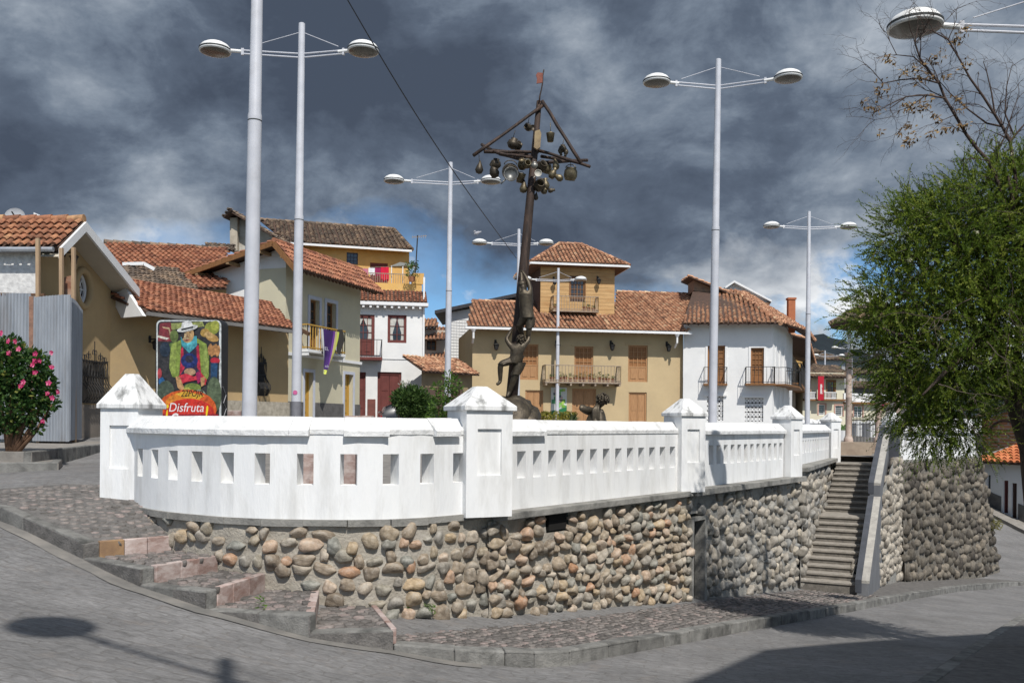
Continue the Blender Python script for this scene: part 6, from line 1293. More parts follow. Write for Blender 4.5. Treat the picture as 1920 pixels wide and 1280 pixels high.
# lower climber
j = {'pel': (J(969, 673, -.28), .16), 'waist': (J(970, 660, -.32), .15), 'chest': (J(972, 650, -.34), .185), 'neck': (J(976, 642, -.32), .075), 'head0': (J(977, 640, -.33), .11), 'head1': (J(978, 633, -.32), .10),
     'shL': (J(957, 648, -.3), .085), 'elL': (J(949, 636, -.25), .062), 'haL': (J(958, 620, -.12), .045), 'shR': (J(985, 645, -.3), .085), 'elR': (J(992, 636, -.25), .06), 'haR': (J(990, 622, -.2), .045),
     'hipL': (J(958, 678, -.3), .13), 'knL': (J(938, 682, -.4), .095), 'anL': (J(938, 709, -.3), .058), 'heL': (J(938, 716, -.28), .05), 'toL': (J(931, 721, -.38), .045), 'hipR': (J(975, 680, -.25), .13), 'knR': (J(966, 704, -.3), .09), 'anR': (J(955, 735, -.2), .058), 'toR': (J(950, 745, -.28), .05)}
bn = [('pel', 'waist'), ('waist', 'chest'), ('chest', 'neck'), ('neck', 'head0'), ('head0', 'head1'), ('chest', 'shL'), ('shL', 'elL'), ('elL', 'haL'), ('chest', 'shR'), ('shR', 'elR'), ('elR', 'haR'), ('pel', 'hipL'), ('hipL', 'knL'), ('knL', 'anL'), ('anL', 'heL'), ('heL', 'toL'), ('pel', 'hipR'), ('hipR', 'knR'), ('knR', 'anR'), ('anR', 'toR')]
fingers(j, bn, 'haL', J(958, 620, -.12), 4, J(961, 614, -.06), (.022, 0, 0)); fingers(j, bn, 'haR', J(990, 622, -.2), 4, J(989, 616, -.16), (.022, 0, 0))
f2 = skin_fig('climber', j, bn, BRONZE, sta); f2['label'] = 'lower bronze climber with one knee raised, head bowed'
q = MB(); c = J(977.5, 636, -.32)
for i in range(70):
    v = V3((random.gauss(0, 1), random.gauss(0, 1), random.gauss(.3, .8))).normalized(); p = c + v * .115; q.tube([p, p + v * .02 + V3((random.uniform(-.02, .02), 0, -.03))], [.03, .012], 5)
q.build('hair', BRONZE, f2, smooth=True)
rags(f2, [(969, 668, -.29), (966, 676, -.29), (962, 681, -.3)], [.19, .195, .18], .1, 'breeches'); rags(f2, [(960, 677, -.3), (950, 680, -.35), (942, 683, -.39)], [.165, .15, .13], .1, 'breeches'); rags(f2, [(974, 680, -.26), (971, 692, -.28), (967, 702, -.3)], [.16, .135, .12], .1, 'breeches')
# rocky base
def rock(name, c, rad, m, parent, seed, sc=(1, 1, 1), amp=.35):
    me = stone_mesh(name, seed, 0, 3, amp, .1); me.materials.append(m); o = link(name, me, parent, V3(c) - (wloc(parent) if parent else V3((0, 0, 0)))); o.scale = (rad * sc[0], rad * sc[1], rad * sc[2]); return o
rock('rock_base', U(972, 778, YS), .42, BRONZE, sta, 3.3, (1, .9, 1.1)); rock('rock_base', U(952, 800, YS - .1), .7, BRONZE, sta, 5.1, (1, .9, 1.0)); rock('rock_base', U(982, 800, YS + .1), .6, BRONZE, sta, 8.4, (.8, 1, 1))
# bronze woman
YW = 22.0; wm_c = U(1120, 830, YW); wst = thing('woman_statue', (wm_c.x, wm_c.y, zplz(0, YW)), 'bronze statue of a woman seen from behind, head bent, elbow out', 'statue')
def Jw(x, y, d=0): return U(x, y, YW + d)
j = {'pel': (Jw(1119, 812), .19), 'waist': (Jw(1118, 797), .15), 'chest': (Jw(1118, 779), .2), 'neck': (Jw(1121, 762), .07), 'head0': (Jw(1128, 752, -.05), .11), 'head1': (Jw(1131, 745, -.1), .12),
     'shL': (Jw(1110, 771), .11), 'elL': (Jw(1087, 763, -.2), .085), 'wrL': (Jw(1101, 773, .1), .065), 'haL': (Jw(1108, 776, .15), .045), 'shR': (Jw(1129, 770), .085), 'elR': (Jw(1132, 790, .1), .065), 'haR': (Jw(1126, 806, .25), .05), 'kn': (Jw(1117, 850), .3), 'ft': (Jw(1116, 878), .32)}
bn = [('pel', 'waist'), ('waist', 'chest'), ('chest', 'neck'), ('neck', 'head0'), ('head0', 'head1'), ('chest', 'shL'), ('shL', 'elL'), ('elL', 'wrL'), ('wrL', 'haL'), ('chest', 'shR'), ('shR', 'elR'), ('elR', 'haR'), ('pel', 'kn'), ('kn', 'ft')]
fingers(j, bn, 'haL', Jw(1108, 776, .15), 4, Jw(1113, 777, .18), (0, .01, .02))
wf = skin_fig('body', j, bn, BRONZE, wst)
q = MB(); c = Jw(1130, 747, -.08)
for i in range(90):
    v = V3((random.gauss(0, 1), random.gauss(0, 1), random.gauss(.2, .9))).normalized(); p = c + v * .13; q.tube([p, p + v * .02 + V3((random.uniform(-.03, .03), 0, -.03))], [.035, .014], 5)
for k in range(8): x = 1112 + k * 1.3; q.tube([Jw(1122, 757, -.1), Jw(x, 768, -.17), Jw(x + 1, 790, -.18), Jw(x + 1.5, 806 + random.uniform(-4, 4), -.15)], [.05, .045, .04, .015], 6)
rk = q.build('hair', BRONZE, wst, smooth=True)
def ragw(pts, rr, nm):
    q = MB(); K_ = 18; vs = []
    for (x, y, d), r in zip(pts, rr):
        c = Jw(x, y, d)
        for k in range(K_): t = 2 * math.pi * k / K_; w_ = 1 + .1 * math.sin(k * 2.1) + random.uniform(-.03, .03); vs.append(c + V3((math.cos(t) * r * w_, math.sin(t) * r * w_ * .9, 0)))
    q.add(vs, [(i * K_ + k, i * K_ + (k + 1) % K_, (i + 1) * K_ + (k + 1) % K_, (i + 1) * K_ + k) for i in range(len(pts) - 1) for k in range(K_)]); q.build(nm, BRONZE, wst, smooth=True)
ragw([(1119, 772, 0), (1118, 785, 0), (1119, 798, 0), (1119, 812, 0), (1117, 850, 0), (1116, 890, 0)], [.17, .23, .30, .40, .5, .55], 'dress')
# ------------------------------------------------------------------ plaza planters, benches, plants
PLM = MARBLE
def low_wall(px0, px1, Y, py_top, label, dep=.5, m=None, cat='planter'):
    F = FR(PP(px0, Y), PP(px1, Y)); zt1 = F.px((px0 + px1) / 2, py_top)[1]; root = thing('marble_planter', F.pt(F.L / 2, 0, zplz(0, Y)), label, cat); n = max(2, round(F.L / .6))
    for i in range(n): q = MB(); F.box(q, F.L * i / n + .003, F.L * (i + 1) / n - .003, -dep, random.uniform(0, .006), zplz(0, Y) - .2, zt1 + random.uniform(-.005, .005)); q.build('slab', m or PLM, root, bevel=.01)
    return root
low_wall(405, 453, 25, 769, 'pinkish marble planter wall left of the thick lamp post'); low_wall(647, 698, 34, 779, 'pinkish marble planter wall before the cream house doors'); low_wall(1018, 1092, 25, 788, 'low marble planter wall behind the woman statue')
low_wall(545, 668, 13.4, 838, 'pink marble bench seen through the parapet openings', .5, cat='bench')
AGAVE = mat_leaf('agave', [(0, (.04, .075, .03)), (.6, (.085, .13, .06)), (1, (.14, .19, .09))], trans=.15); YELSH = mat_leaf('yellow_shrub', [(0, (.09, .10, .015)), (.5, (.20, .19, .03)), (1, (.30, .26, .05))]); SHRUB = mat_leaf('shrub_leaf', [(0, (.018, .045, .012)), (.5, (.05, .10, .025)), (1, (.11, .17, .045))])
def agave(x, y, Y, r, label):
    c = U(x, y, Y); c.z -= .1; q = MB()
    for i in range(34):
        a = random.uniform(0, 6.28); el = random.uniform(.15, 1.3); l = r * random.uniform(.7, 1.1); d = V3((math.cos(a) * math.cos(el), math.sin(a) * math.cos(el), math.sin(el))); s = d.cross(V3((0, 0, 1))).normalized() * r * .09; m_ = c + d * l * .5 + V3((0, 0, .03)); e_ = c + d * l - V3((0, 0, .08 * l)); q.add([c - s * .6, c + s * .6, m_ + s, m_ - s, e_], [(0, 1, 2, 3), (3, 2, 4)], random.random())
    tag(q.build('agave_plant', AGAVE), label, 'plant')
agave(1072, 787, 25.4, .42, 'spiky agave in the marble planter beside the woman statue'); agave(997, 784, 25.3, .36, 'blue-green spiky plant right of the rocky statue base')
for x, Y, w_, n, lab in ((1010, 25.5, .35, 260, 'yellow-green low shrub left of the distant lamp post base'), (1048, 25.6, .5, 380, 'yellow-green low shrub around the distant lamp post in the planter'), (1062, 25.8, .3, 160, 'small yellowish shrub between lamp post and agave')):
    q = MB(); c = U(x, 790, Y); tuft(q, c, w_, .28, n, .04, .12); tag(q.build('low_shrub', YELSH), lab, 'shrub')
def bush(name, blobs, Y, m, label, cat, n, lw, ln, stems=None, flowers=None, stem_m=None):
    c0 = U(blobs[0][0], blobs[0][1], Y); root = thing(name, V3((c0.x, c0.y, zplz(c0.x, Y) if stems is None else stems[0].z)), label, cat); q = MB(); tot = sum(b_[2] * b_[3] for b_ in blobs)
    for bx_, by_, rx, ry in blobs:
        c = U(bx_, by_, Y); Rx, Rz = rx * Y / FPX, ry * Y / FPX
        for i in range(int(n * rx * ry / tot)):
            v = V3((random.gauss(0, 1), random.gauss(0, 1), random.gauss(0, 1))).normalized(); k = random.random() ** .33 * (1 + .28 * mnoise.noise(v * 2.2 + V3((bx_, by_, 0)))); p = c + V3((v.x * Rx, v.y * Rx, v.z * Rz)) * k
            d = (v + V3((random.uniform(-.8, .8), random.uniform(-.8, .8), random.uniform(-.5, .8)))).normalized(); sd_ = d.cross(V3((random.uniform(-1, 1), random.uniform(-1, 1), random.uniform(-1, 1)))).normalized() * lw * random.uniform(.7, 1.3) * .5; l = ln * random.uniform(.6, 1.3)
            q.add([p, p + d * l * .5 + sd_, p + d * l, p + d * l * .5 - sd_], [(0, 1, 2, 3)], random.random())
    q.build('foliage', m, root); q = MB()
    for bx_, by_, rx, ry in blobs:
        c = U(bx_, by_, Y); b0 = stems[0] if stems else V3((c.x, c.y, root.location.z)); q.tube([b0, b0.lerp(c, .5) + V3((random.uniform(-.1, .1), 0, 0)), c], [.05, .03, .012], 6)
    q.build('stem', stem_m or TIMBER, root, smooth=True); return root
bush('garden_bush', [(766, 752, 28, 28), (750, 748, 16, 16), (782, 740, 18, 14), (794, 763, 22, 26), (780, 775, 28, 18)], 38, SHRUB, 'dense round green bush in front of the parked black car', 'bush', 5200, .07, .17)
bush('whitish_bush', [(762, 724, 14, 10), (775, 735, 12, 10)], 40, mat_leaf('pale_flowers', [(0, (.25, .27, .2)), (1, (.55, .55, .5))]), 'pale blossoms rising behind the round bush near the car', 'bush', 260, .06, .12)
bush('climbing_shrub', [(838, 740, 20, 22), (822, 725, 12, 8), (850, 718, 12, 14), (842, 705, 8, 8), (862, 728, 8, 7), (828, 765, 22, 24), (845, 780, 20, 15), (815, 780, 18, 15)], 30, mat_leaf('climber_leaf', [(0, (.03, .07, .012)), (.5, (.075, .15, .025)), (1, (.16, .26, .05))]), 'loose leafy shrub growing up around the lamp post base by the car', 'shrub', 1500, .05, .13)
# ------------------------------------------------------------------ black car
Fc = FR(PP(716, 44.5), PP(834, 45.2)); car = thing('parked_car', Fc.pt(Fc.L / 2, -.8, zplz(0, 45)), 'black parked car half hidden by the bush', 'car'); zg = zplz(0, 45) - .05 + .0
CARB = mat('car_paint', (.008, .009, .012), (.006, .007, .010), scale=2, rough=.25, spec=.6, coat=.6); TYRE = flat('tyre', (.015, .015, .015), rough=.9); RIM = mat('alloy', (.5, .5, .52), (.4, .4, .42), scale=5, rough=.3, metal=.8); CGL = mat('car_glass', (.02, .024, .03), rough=.05, spec=.9); TAIL = flat('tail_red', (.3, .01, .01), rough=.3)
Lc = Fc.L; sec = [(.0, .42, .85), (.05, .36, 1.0), (.22, .34, 1.42), (.62, .34, 1.60), (1.1, .33, 1.66), (2.0, .33, 1.64), (2.5, .33, 1.5), (3.02, .34, 1.08), (3.5, .35, .98), (Lc - .1, .38, .86), (Lc, .45, .7)]
q = MB(); K_ = 10; vs = []
for s, zb_, zt1 in sec:
    for k in range(K_):
        n_, zz_ = [(-.05, zb_), (.0, lerp(zb_, min(zt1, .95), .5)), (-.03, min(zt1, .95)), (-.2 if zt1 > 1.05 else -.1, max(min(zt1, .95), zt1 - .08)), (-.3, zt1), (-1.4, zt1), (-1.5 if zt1 > 1.05 else -1.6, max(min(zt1, .95), zt1 - .08)), (-1.67, min(zt1, .95)), (-1.7, lerp(zb_, min(zt1, .95), .5)), (-1.65, zb_)][k]; vs.append(Fc.pt(s, n_, zg + zz_))
q.add(vs, [(i * K_ + k, (i + 1) * K_ + k, (i + 1) * K_ + (k + 1) % K_, i * K_ + (k + 1) % K_) for i in range(len(sec) - 1) for k in range(K_)] + [tuple(range(K_))[::-1], tuple((len(sec) - 1) * K_ + k for k in range(K_))]); q.build('body', CARB, car, smooth=35)
q = MB(); q.poly([Fc.pt(.72, .012 - .1, zg + 1.02), Fc.pt(2.75, .012 - .08, zg + 1.02), Fc.pt(2.35, -.17, zg + 1.46), Fc.pt(.85, -.17, zg + 1.5)]); q.build('side_window', CGL, car); q = MB(); Fc.box(q, -.03, .03, -1.5, -.2, zg + 1.1, zg + 1.2); q.build('rear_spoiler', CARB, car)
for n_ in (-.15, -1.55): q = MB(); Fc.box(q, -.02, .06, n_ - .1, n_ + .1, zg + .75, zg + .98); q.build('tail_light', TAIL, car)
for s in (.75, Lc - .8):
    for n_ in (.02, -1.72):
        c = Fc.pt(s, n_, zg + .32); q = MB(); q.lathe(c - Fc.n * .1, [(.2, 0), (.31, .01), (.33, .05), (.33, .16), (.31, .2), (.2, .205)], 18, ax=Fc.n); wh = q.build('wheel', TYRE, car, smooth=40); q = MB(); q.lathe(c - Fc.n * .1, [(0, .19), (.05, .215), (.2, .2), (.21, .21)], 18, ax=Fc.n, caps=False)
        for k in range(5): t = k * 1.2566; q.bar(c + Fc.n * .115, c + Fc.n * .115 + (Fc.d * math.cos(t) + V3((0, 0, math.sin(t)))) * .2, .05, .02)
        q.build('rim', RIM, wh, smooth=40)
# ------------------------------------------------------------------ advertising panel
FB = FR(PP(292, 16.9), PP(416, 16.8)); zB1, zB0 = FB.px(350, 598)[1], -1.0; ad = thing('advertising_panel', FB.pt(FB.L / 2, 0, zB0), 'free-standing advertising panel printed with a market woman and the word Disfruta', 'billboard')
BLK = flat('panel_black', (.015, .016, .018), rough=.5); q = MB(); r_ = .12; ring2 = []
for cx_, cz_, a0 in ((FB.L - r_, zB1 - r_, 0), (r_, zB1 - r_, 90)):
    for k in range(6): t = R(a0 + 90 * k / 5); ring2.append((cx_ + r_ * math.cos(t), cz_ + r_ * math.sin(t)))
ring2 += [(0, zB0), (FB.L, zB0)]; q.prism([FB.pt(s, 0, z) for s, z in ring2], -FB.n * .3); q.build('casing', BLK, ad)
LAY = [0]
def A_(pts, col, nm='print', inset=0):
    LAY[0] += 1; q = MB(); P_ = [FB.px(x, y, .0) for x, y in pts]; q.poly([FB.pt(s, .004 + LAY[0] * .0006, z) for s, z in P_]); key = 'ad_%02x%02x%02x' % tuple(int(c * 255) for c in col); q.build(nm, mat(key, col, tuple(x * .45 for x in col), scale=13, detail=8, rough=.3, spec=.45, c3=tuple(min(.8, x * 1.5 + .03) for x in col), s3=22, w3=.6), ad)
def ell(cx_, cy_, rx, ry, n=18, rot=0): return [(cx_ + rx * math.cos(t) * math.cos(rot) - ry * math.sin(t) * math.sin(rot), cy_ + rx * math.cos(t) * math.sin(rot) + ry * math.sin(t) * math.cos(rot)) for t in np.linspace(0, 2 * math.pi, n, endpoint=False)][::-1]
def rrect(x0, y0, x1, y1, r): 
    o = []
    for cx_, cy_, a0 in ((x0 + r, y1 - r, 90), (x1 - r, y1 - r, 0), (x1 - r, y0 + r, -90), (x0 + r, y0 + r, -180)):
        for k in range(5): t = R(a0 - 90 * k / 4 + 90); o.append((cx_ + r * math.cos(t), cy_ + r * math.sin(t)))
    return o[::-1] if False else o
A_(rrect(293.5, 600, 415, 860, 9), (.62, .65, .64), 'white_margin'); A_(rrect(296, 602.5, 411, 858, 8), (.035, .03, .03), 'print')
A_([(300, 606), (320, 604), (330, 640), (296, 640)], (.20, .03, .035)); A_([(304, 612), (318, 614), (322, 632)], (.5, .35, .2)); A_([(306, 615), (316, 617), (319, 628)], (.2, .03, .03)); A_([(296, 628), (318, 634), (312, 637), (296, 632)], (.65, .6, .5))
A_([(321, 606), (380, 603), (384, 612), (322, 618)], (.30, .33, .10)); A_(ell(398, 615, 14, 12), (.25, .27, .04)); A_(ell(404, 610, 8, 9), (.36, .38, .06)); A_(ell(385, 624, 9, 8), (.36, .22, .05)); A_(ell(398, 633, 13, 7, rot=.35), (.42, .24, .07)); A_(ell(392, 628, 9, 6, rot=.3), (.5, .32, .12)); A_(ell(327, 630, 8, 12), (.12, .16, .04)); A_(ell(325, 650, 9, 8), (.10, .16, .03)); A_(ell(310, 655, 10, 14), (.02, .03, .05))
for k in range(4): A_(ell(394 + k * 5, 655 + (k % 2) * 3, 4, 11, rot=.15), (.42, .2, .07))
A_(ell(404, 676, 9, 6), (.5, .02, .04)); A_([(396, 680), (409, 680), (407, 720), (396, 720)], (.02, .06, .14)); A_(ell(300, 700, 4, 10), (.4, .05, .06)); A_(ell(304, 715, 6, 8), (.02, .1, .25)); A_(ell(312, 735, 16, 22), (.07, .09, .06)); A_(ell(402, 740, 14, 34), (.10, .13, .07))
A_([(323, 645), (340, 637), (372, 635), (388, 645), (393, 670), (392, 705), (384, 722), (374, 712), (372, 690), (340, 690), (336, 710), (324, 706), (318, 690), (320, 660)], (.20, .27, .045)); A_([(323, 645), (332, 641), (330, 700), (322, 700), (319, 680)], (.27, .34, .07)); A_([(384, 648), (389, 650), (392, 690), (386, 712), (381, 690)], (.28, .35, .08))
A_([(341, 646), (374, 644), (377, 700), (337, 702)], (.035, .02, .05)); A_([(340, 655), (344, 648), (347, 690), (338, 704)], (.45, .02, .05)); A_([(369, 646), (374, 648), (378, 700), (371, 690)], (.45, .02, .05)); A_(ell(356, 676, 16, 14), (.015, .025, .14)); A_(ell(356, 673, 8, 7), (.03, .02, .04)); A_(ell(357, 697, 11, 7), (.42, .26, .15))
A_([(336, 704), (350, 700), (365, 706), (378, 698), (389, 712), (386, 722), (372, 712), (350, 716), (338, 722)], (.55, .03, .05)); A_([(368, 700), (376, 694), (380, 712), (372, 720)], (.3, .01, .08)); A_([(330, 706), (338, 706), (347, 728), (342, 734), (334, 726)], (.5, .28, .12)); A_([(377, 708), (386, 706), (384, 722), (378, 725)], (.45, .24, .1)); A_(ell(362, 727, 16, 9), (.16, .22, .04)); A_(ell(352, 731, 7, 5), (.45, .42, .08)); A_(ell(375, 740, 12, 10), (.25, .28, .2))
A_([(340, 632), (370, 630), (371, 648), (356, 662), (342, 648)], (.06, .30, .36)); A_([(348, 640), (366, 640), (358, 656)], (.10, .42, .48)); A_(ell(353, 627, 12, 16), (.48, .30, .13)); A_(ell(349, 632, 6, 8), (.56, .40, .22)); A_([(346, 637), (357, 636), (355, 639), (349, 640)], (.35, .08, .06)); A_(ell(348, 624, 2.2, 1.0), (.05, .03, .02)); A_(ell(358, 623.5, 2.2, 1.0), (.05, .03, .02)); A_([(352, 625), (355, 632), (351, 632)], (.38, .2, .09)); A_(ell(344, 626, 3, 9), (.03, .02, .02))
A_(ell(353, 616, 20, 5.5, rot=-.22), (.62, .62, .60)); A_([(341, 616), (343, 605), (350, 602.5), (360, 603), (364, 611), (364, 614), (352, 617)], (.66, .66, .65)); A_([(341, 617), (364, 611.5), (364, 614.5), (342, 620)], (.02, .02, .02))
A_(ell(352, 768, 56, 38), (.62, .10, .015)); A_(ell(345, 758, 34, 22), (.70, .22, .02)); A_(ell(356, 775, 48, 28), (.60, .03, .015)); A_([(330, 738), (350, 733), (385, 742), (375, 748), (345, 745)], (.66, .36, .03)); A_([(296, 776), (411, 776), (411, 858), (296, 858)], (.30, .02, .03))
MATS['ad_letter'] = flat('ad_letter_white', (.72, .70, .70)); MATS['ad_black'] = flat('ad_marker', (.01, .01, .01)); MATS['ad_yellow'] = flat('ad_letter_yellow', (.75, .55, .02))
nL = .004 + LAY[0] * .0006 + .002
def adtext(t, x0, y0, x1, y1, m, **k): s0, z1_ = FB.px(x0, y0); s1, z0_ = FB.px(x1, y1); put_text(t, FB, s0, s1, z0_, z1_, nL, m, ad, **k)
adtext('Disfruta', 319, 755, 384, 772, 'ad_letter', shear=.2); adtext('Cuenca', 322, 774, 382, 796, 'ad_letter', shear=.2, bold=True); adtext('!', 386, 760, 392, 792, 'ad_yellow', shear=.15, bold=True); adtext('¡', 312, 758, 318, 792, 'ad_yellow', shear=.15, bold=True); adtext('22POJR', 341, 731, 382, 747, 'ad_black', shear=.3)
q = MB(); FB.box(q, FB.L * .3, FB.L * .7, -.25, -.05, -1.2, -.95); q.build('foot', BLK, ad)
GRAF = flat('graffiti_silver', (.35, .35, .37)); FS = FR(FB.B[:2], (FB.B - FB.n * .3)[:2]); q = MB(); pz = [(0.05, .1), (.2, -.05), (.08, -.2), (.22, -.3), (.1, -.45), (.24, -.5), (.08, -.62)]; q.tube([FS.pt(a_, .008, .55 + b_) for a_, b_ in pz], .006, 4); q.build('graffiti', GRAF, ad)
# ------------------------------------------------------------------ corrugated fence, posts, kerb island, flowering bush
ZINC = mat('corrugated_zinc', (.36, .385, .42), (.27, .295, .33), scale=2.5, rough=.5, metal=.35, spec=.4, bump=.1, c3=(.22, .20, .19), s3=1.5, w3=.45, stretch=(2, 2, .4))
def corr(px0, Y0, px1, Y1, yt, yb, label, wav=.085):
    F = FR(PP(px0, Y0), PP(px1, Y1)); z1_ = F.px((px0 + px1) / 2, yt)[1]; z0_ = F.px((px0 + px1) / 2, yb)[1]; n = int(F.L / wav * 8); q = MB(); vs = []
    for i in range(n + 1): s = F.L * i / n; o_ = .03 * math.sin(2 * math.pi * s / wav); vs += [F.pt(s, o_, z0_ - .06), F.pt(s, o_, z1_ + .03 * math.sin(s * 2))]
    q.add(vs, [(2 * i, 2 * i + 2, 2 * i + 3, 2 * i + 1) for i in range(n)]); return tag(q.build('corrugated_sheet', ZINC, smooth=True), label, 'metal sheet', 'corrugated metal fence sheets')
corr(-40, 21.0, 57, 20.8, 552, 818, 'corrugated metal sheet at the far left edge behind the pink flowers'); corr(63, 20.6, 132, 20.3, 556, 822, 'tall corrugated metal sheet between flowers and window grille'); corr(131, 20.31, 153, 22.4, 568, 819, 'narrow corrugated sheet turned around the fence corner')
WOODP = mat('raw_timber', (.42, .30, .19), (.32, .22, .14), scale=5, rough=.9, stretch=(4, 4, .5))
for x, y0, y1, Y, lab in ((72, 447, 830, 20.9, 'leftmost tall raw timber post behind the corrugated sheets'), (116, 465, 830, 21.0, 'weathered timber post between two paler fence posts'), (139, 464, 830, 21.2, 'pale timber post before the oval window')):
    q = MB(); q.bar(U(x, y1, Y), U(x - 1, y0, Y), .085, .075, up=(1, 0, 0)); tag(q.build('timber_post', WOODP), lab, 'post', 'timber posts of the fence')
q = MB(); q.bar(U(-20, 551, 20.95), U(84, 553, 20.95), .06); tag(q.build('timber_rail', TIMBER), 'rough horizontal rail along the top of the left fence sheet', 'rail')
q = MB(); q.bar(U(60, 820, 20.8), U(60, 556, 20.8), .08, .1, up=(1, 0, 0)); tag(q.build('brick_pier', mat('rough_brick', (.30, .17, .12), (.2, .12, .09), scale=9, bump=1, bscale=10)), 'rough narrow brick pier between the two fence sheets', 'pier')
q = MB(); q.prism([U(120, 520, 21.6), U(137, 515, 21.6), U(137, 572, 21.6), U(120, 572, 21.6)], (0, .03, 0)); tag(q.build('rusty_sheet', mat('rusty_iron', (.36, .24, .17), (.22, .10, .06), scale=4, bump=.3)), 'rusty iron sheet propped between the timber posts', 'metal sheet')
isl = thing('kerb_island', V3((-9, 16, -.8)), None, None); tag(isl, kind='structure')
PAVC = mat('pavement_concrete', (.27, .25, .225), (.20, .185, .165), scale=4, rough=.95, bump=.4, bscale=25, c3=(.14, .13, .12), s3=1.5, w3=.5)
pts = [Uz(-80, 870, -.70), Uz(110, 868, -.70), Uz(117, 862, -.70), Uz(95, 851, -.70), Uz(-80, 846, -.70)]; q = MB(); q.prism([p - V3((0, 0, .5)) for p in pts], (0, 0, .5)); q.build('island_top', PAVC, isl); kerb_run([tuple(p + V3((0, 0, .012))) for p in pts[:3]], isl, .4, .14, 1.0)
pv2 = thing('far_pavement', V3((-9, 20, -.6)), None, None); tag(pv2, kind='structure'); pts = [Uz(60, 848, -.54), Uz(110, 843, -.54), Uz(200, 832, -.52), Uz(320, 826, -.5)]; q = MB(); back = [V3((-10.5, 27, -.5)), V3((-22, 27, -.5)), V3((-20, 17.5, -.56))]; q.prism([p - V3((0, 0, .6)) for p in pts + back], (0, 0, .6)); q.build('pavement_top', PAVC, pv2); kerb_run([tuple(p + V3((0, 0, .012))) for p in pts], pv2, .4, .14, 1.2)
HIB = mat_leaf('hibiscus_leaf', [(0, (.012, .04, .010)), (.5, (.035, .085, .02)), (.9, (.08, .15, .035)), (1, (.22, .22, .05))]); PINK = mat_leaf('hibiscus_flower', [(0, (.45, .02, .10)), (.6, (.62, .06, .20)), (1, (.72, .22, .34))], trans=.25)
YH = 15.6; hib = bush('flowering_bush', [(30, 700, 52, 55), (-20, 690, 60, 60), (62, 685, 28, 30), (75, 740, 26, 36), (90, 720, 14, 26), (20, 765, 50, 36), (15, 650, 26, 22), (60, 770, 30, 24), (98, 757, 14, 10), (70, 800, 10, 12), (20, 800, 24, 18)], YH, HIB, 'leafy bush with pink flowers before the corrugated fence at left', 'bush', 6800, .052, .085, stems=[V3((U(18, 850, YH).x, YH, -.72))])
for x, y in ((2, 625), (17, 640), (18, 662), (36, 655), (66, 663), (66, 677), (75, 676), (97, 661), (98, 688), (67, 698), (91, 718), (44, 716), (40, 723), (90, 738), (98, 746), (110, 734), (81, 788), (62, 684), (30, 640)):
    c = U(x, y, YH - .45 + random.uniform(-.15, .15)); q = MB(); ax = V3((random.uniform(-.5, .5), -1, random.uniform(-.3, .4))).normalized(); a_ = ax.orthogonal().normalized(); b_ = ax.cross(a_)
    for k in range(5):
        t = k * 1.2566 + random.uniform(-.2, .2); d = (a_ * math.cos(t) + b_ * math.sin(t)); sd_ = ax.cross(d); l = random.uniform(.042, .06); q.add([c, c + d * l * .5 + sd_ * l * .45 + ax * .015, c + d * l + ax * .02, c + d * l * .5 - sd_ * l * .45 + ax * .015], [(0, 1, 2, 3)], random.random())
    q.tube([c, c + ax * .05], .006, 4, tone=1.0); q.build('flower', PINK, hib)
# ------------------------------------------------------------------ between the white house and the tan house
GREYR = mat('dark_sheet_roof', (.055, .055, .06), (.04, .04, .045), scale=3, rough=.6)
lt = thing('tiled_lean_to', U(838, 790, 48), 'low brown lean-to with uneven tiled roof left of the tan house', 'outbuilding'); FLT = FR(PP(791, 48), PP(886, 50.5))
q = MB(); FLT.wall(q, 0, FLT.L, GZ - 1, FLT.px(840, 697)[1]); q.build('wall', mat('mud_render', (.30, .23, .14), (.24, .18, .11), scale=1.5, bump=.3), lt)
zl = FLT.px(840, 699, .5)[1]; roof_plane(lt, [FLT.pt(-.2, .5, zl), FLT.pt(FLT.L + .1, .5, zl), FLT.pt(FLT.L + .1, -1.4, FLT.px(840, 673, -1.4)[1]), FLT.pt(-.2, -1.4, FLT.px(840, 673, -1.4)[1])], TERRA, w=.25, l=.32, jit=.03)
q = MB(); FLT.box(q, .2, FLT.L * .8, 0, .06, GZ, FLT.px(840, 727)[1]); q.build('lower_boarding', flat('dark_boards', (.10, .065, .05)), lt)
ws = thing('white_workshop', U(920, 790, 64), 'white tiled workshop wall under a dark sloping sheet roof', 'building'); FW7 = FR(PP(838, 62), PP(1015, 66)); q = MB(); q.prism([FW7.pt(.3, 0, GZ), FW7.pt(FW7.L, 0, GZ), FW7.pt(FW7.L, 0, FW7.px(1010, 553)[1]), FW7.pt(.3, 0, FW7.px(845, 585)[1])], (0, 6, 0)); q.build('wall', WHITEW, ws)
q = MB(); a, c = FW7.pt(*[FW7.px(815, 588, .6)[0], .6, FW7.px(815, 588, .6)[1]]), FW7.pt(FW7.px(1012, 546, .6)[0], .6, FW7.px(1012, 546, .6)[1]); q.prism([a, c, c + V3((0, 0, .22)), a + V3((0, 0, .22))], (0, 7, 0)); q.build('roof', GREYR, ws)
q = MB(); r = FW7.rect(846, 598, 886, 672)
for i in range(9): s = lerp(r[0], r[1], i / 8); q.bar(FW7.pt(s, .01, r[2]), FW7.pt(s, .01, r[3]), .02)
for i in range(14): z = lerp(r[2], r[3], i / 13); q.bar(FW7.pt(r[0], .01, z), FW7.pt(r[1], .01, z), .02)
q.build('tile_joints', flat('tile_joint', (.45, .46, .47)), ws)
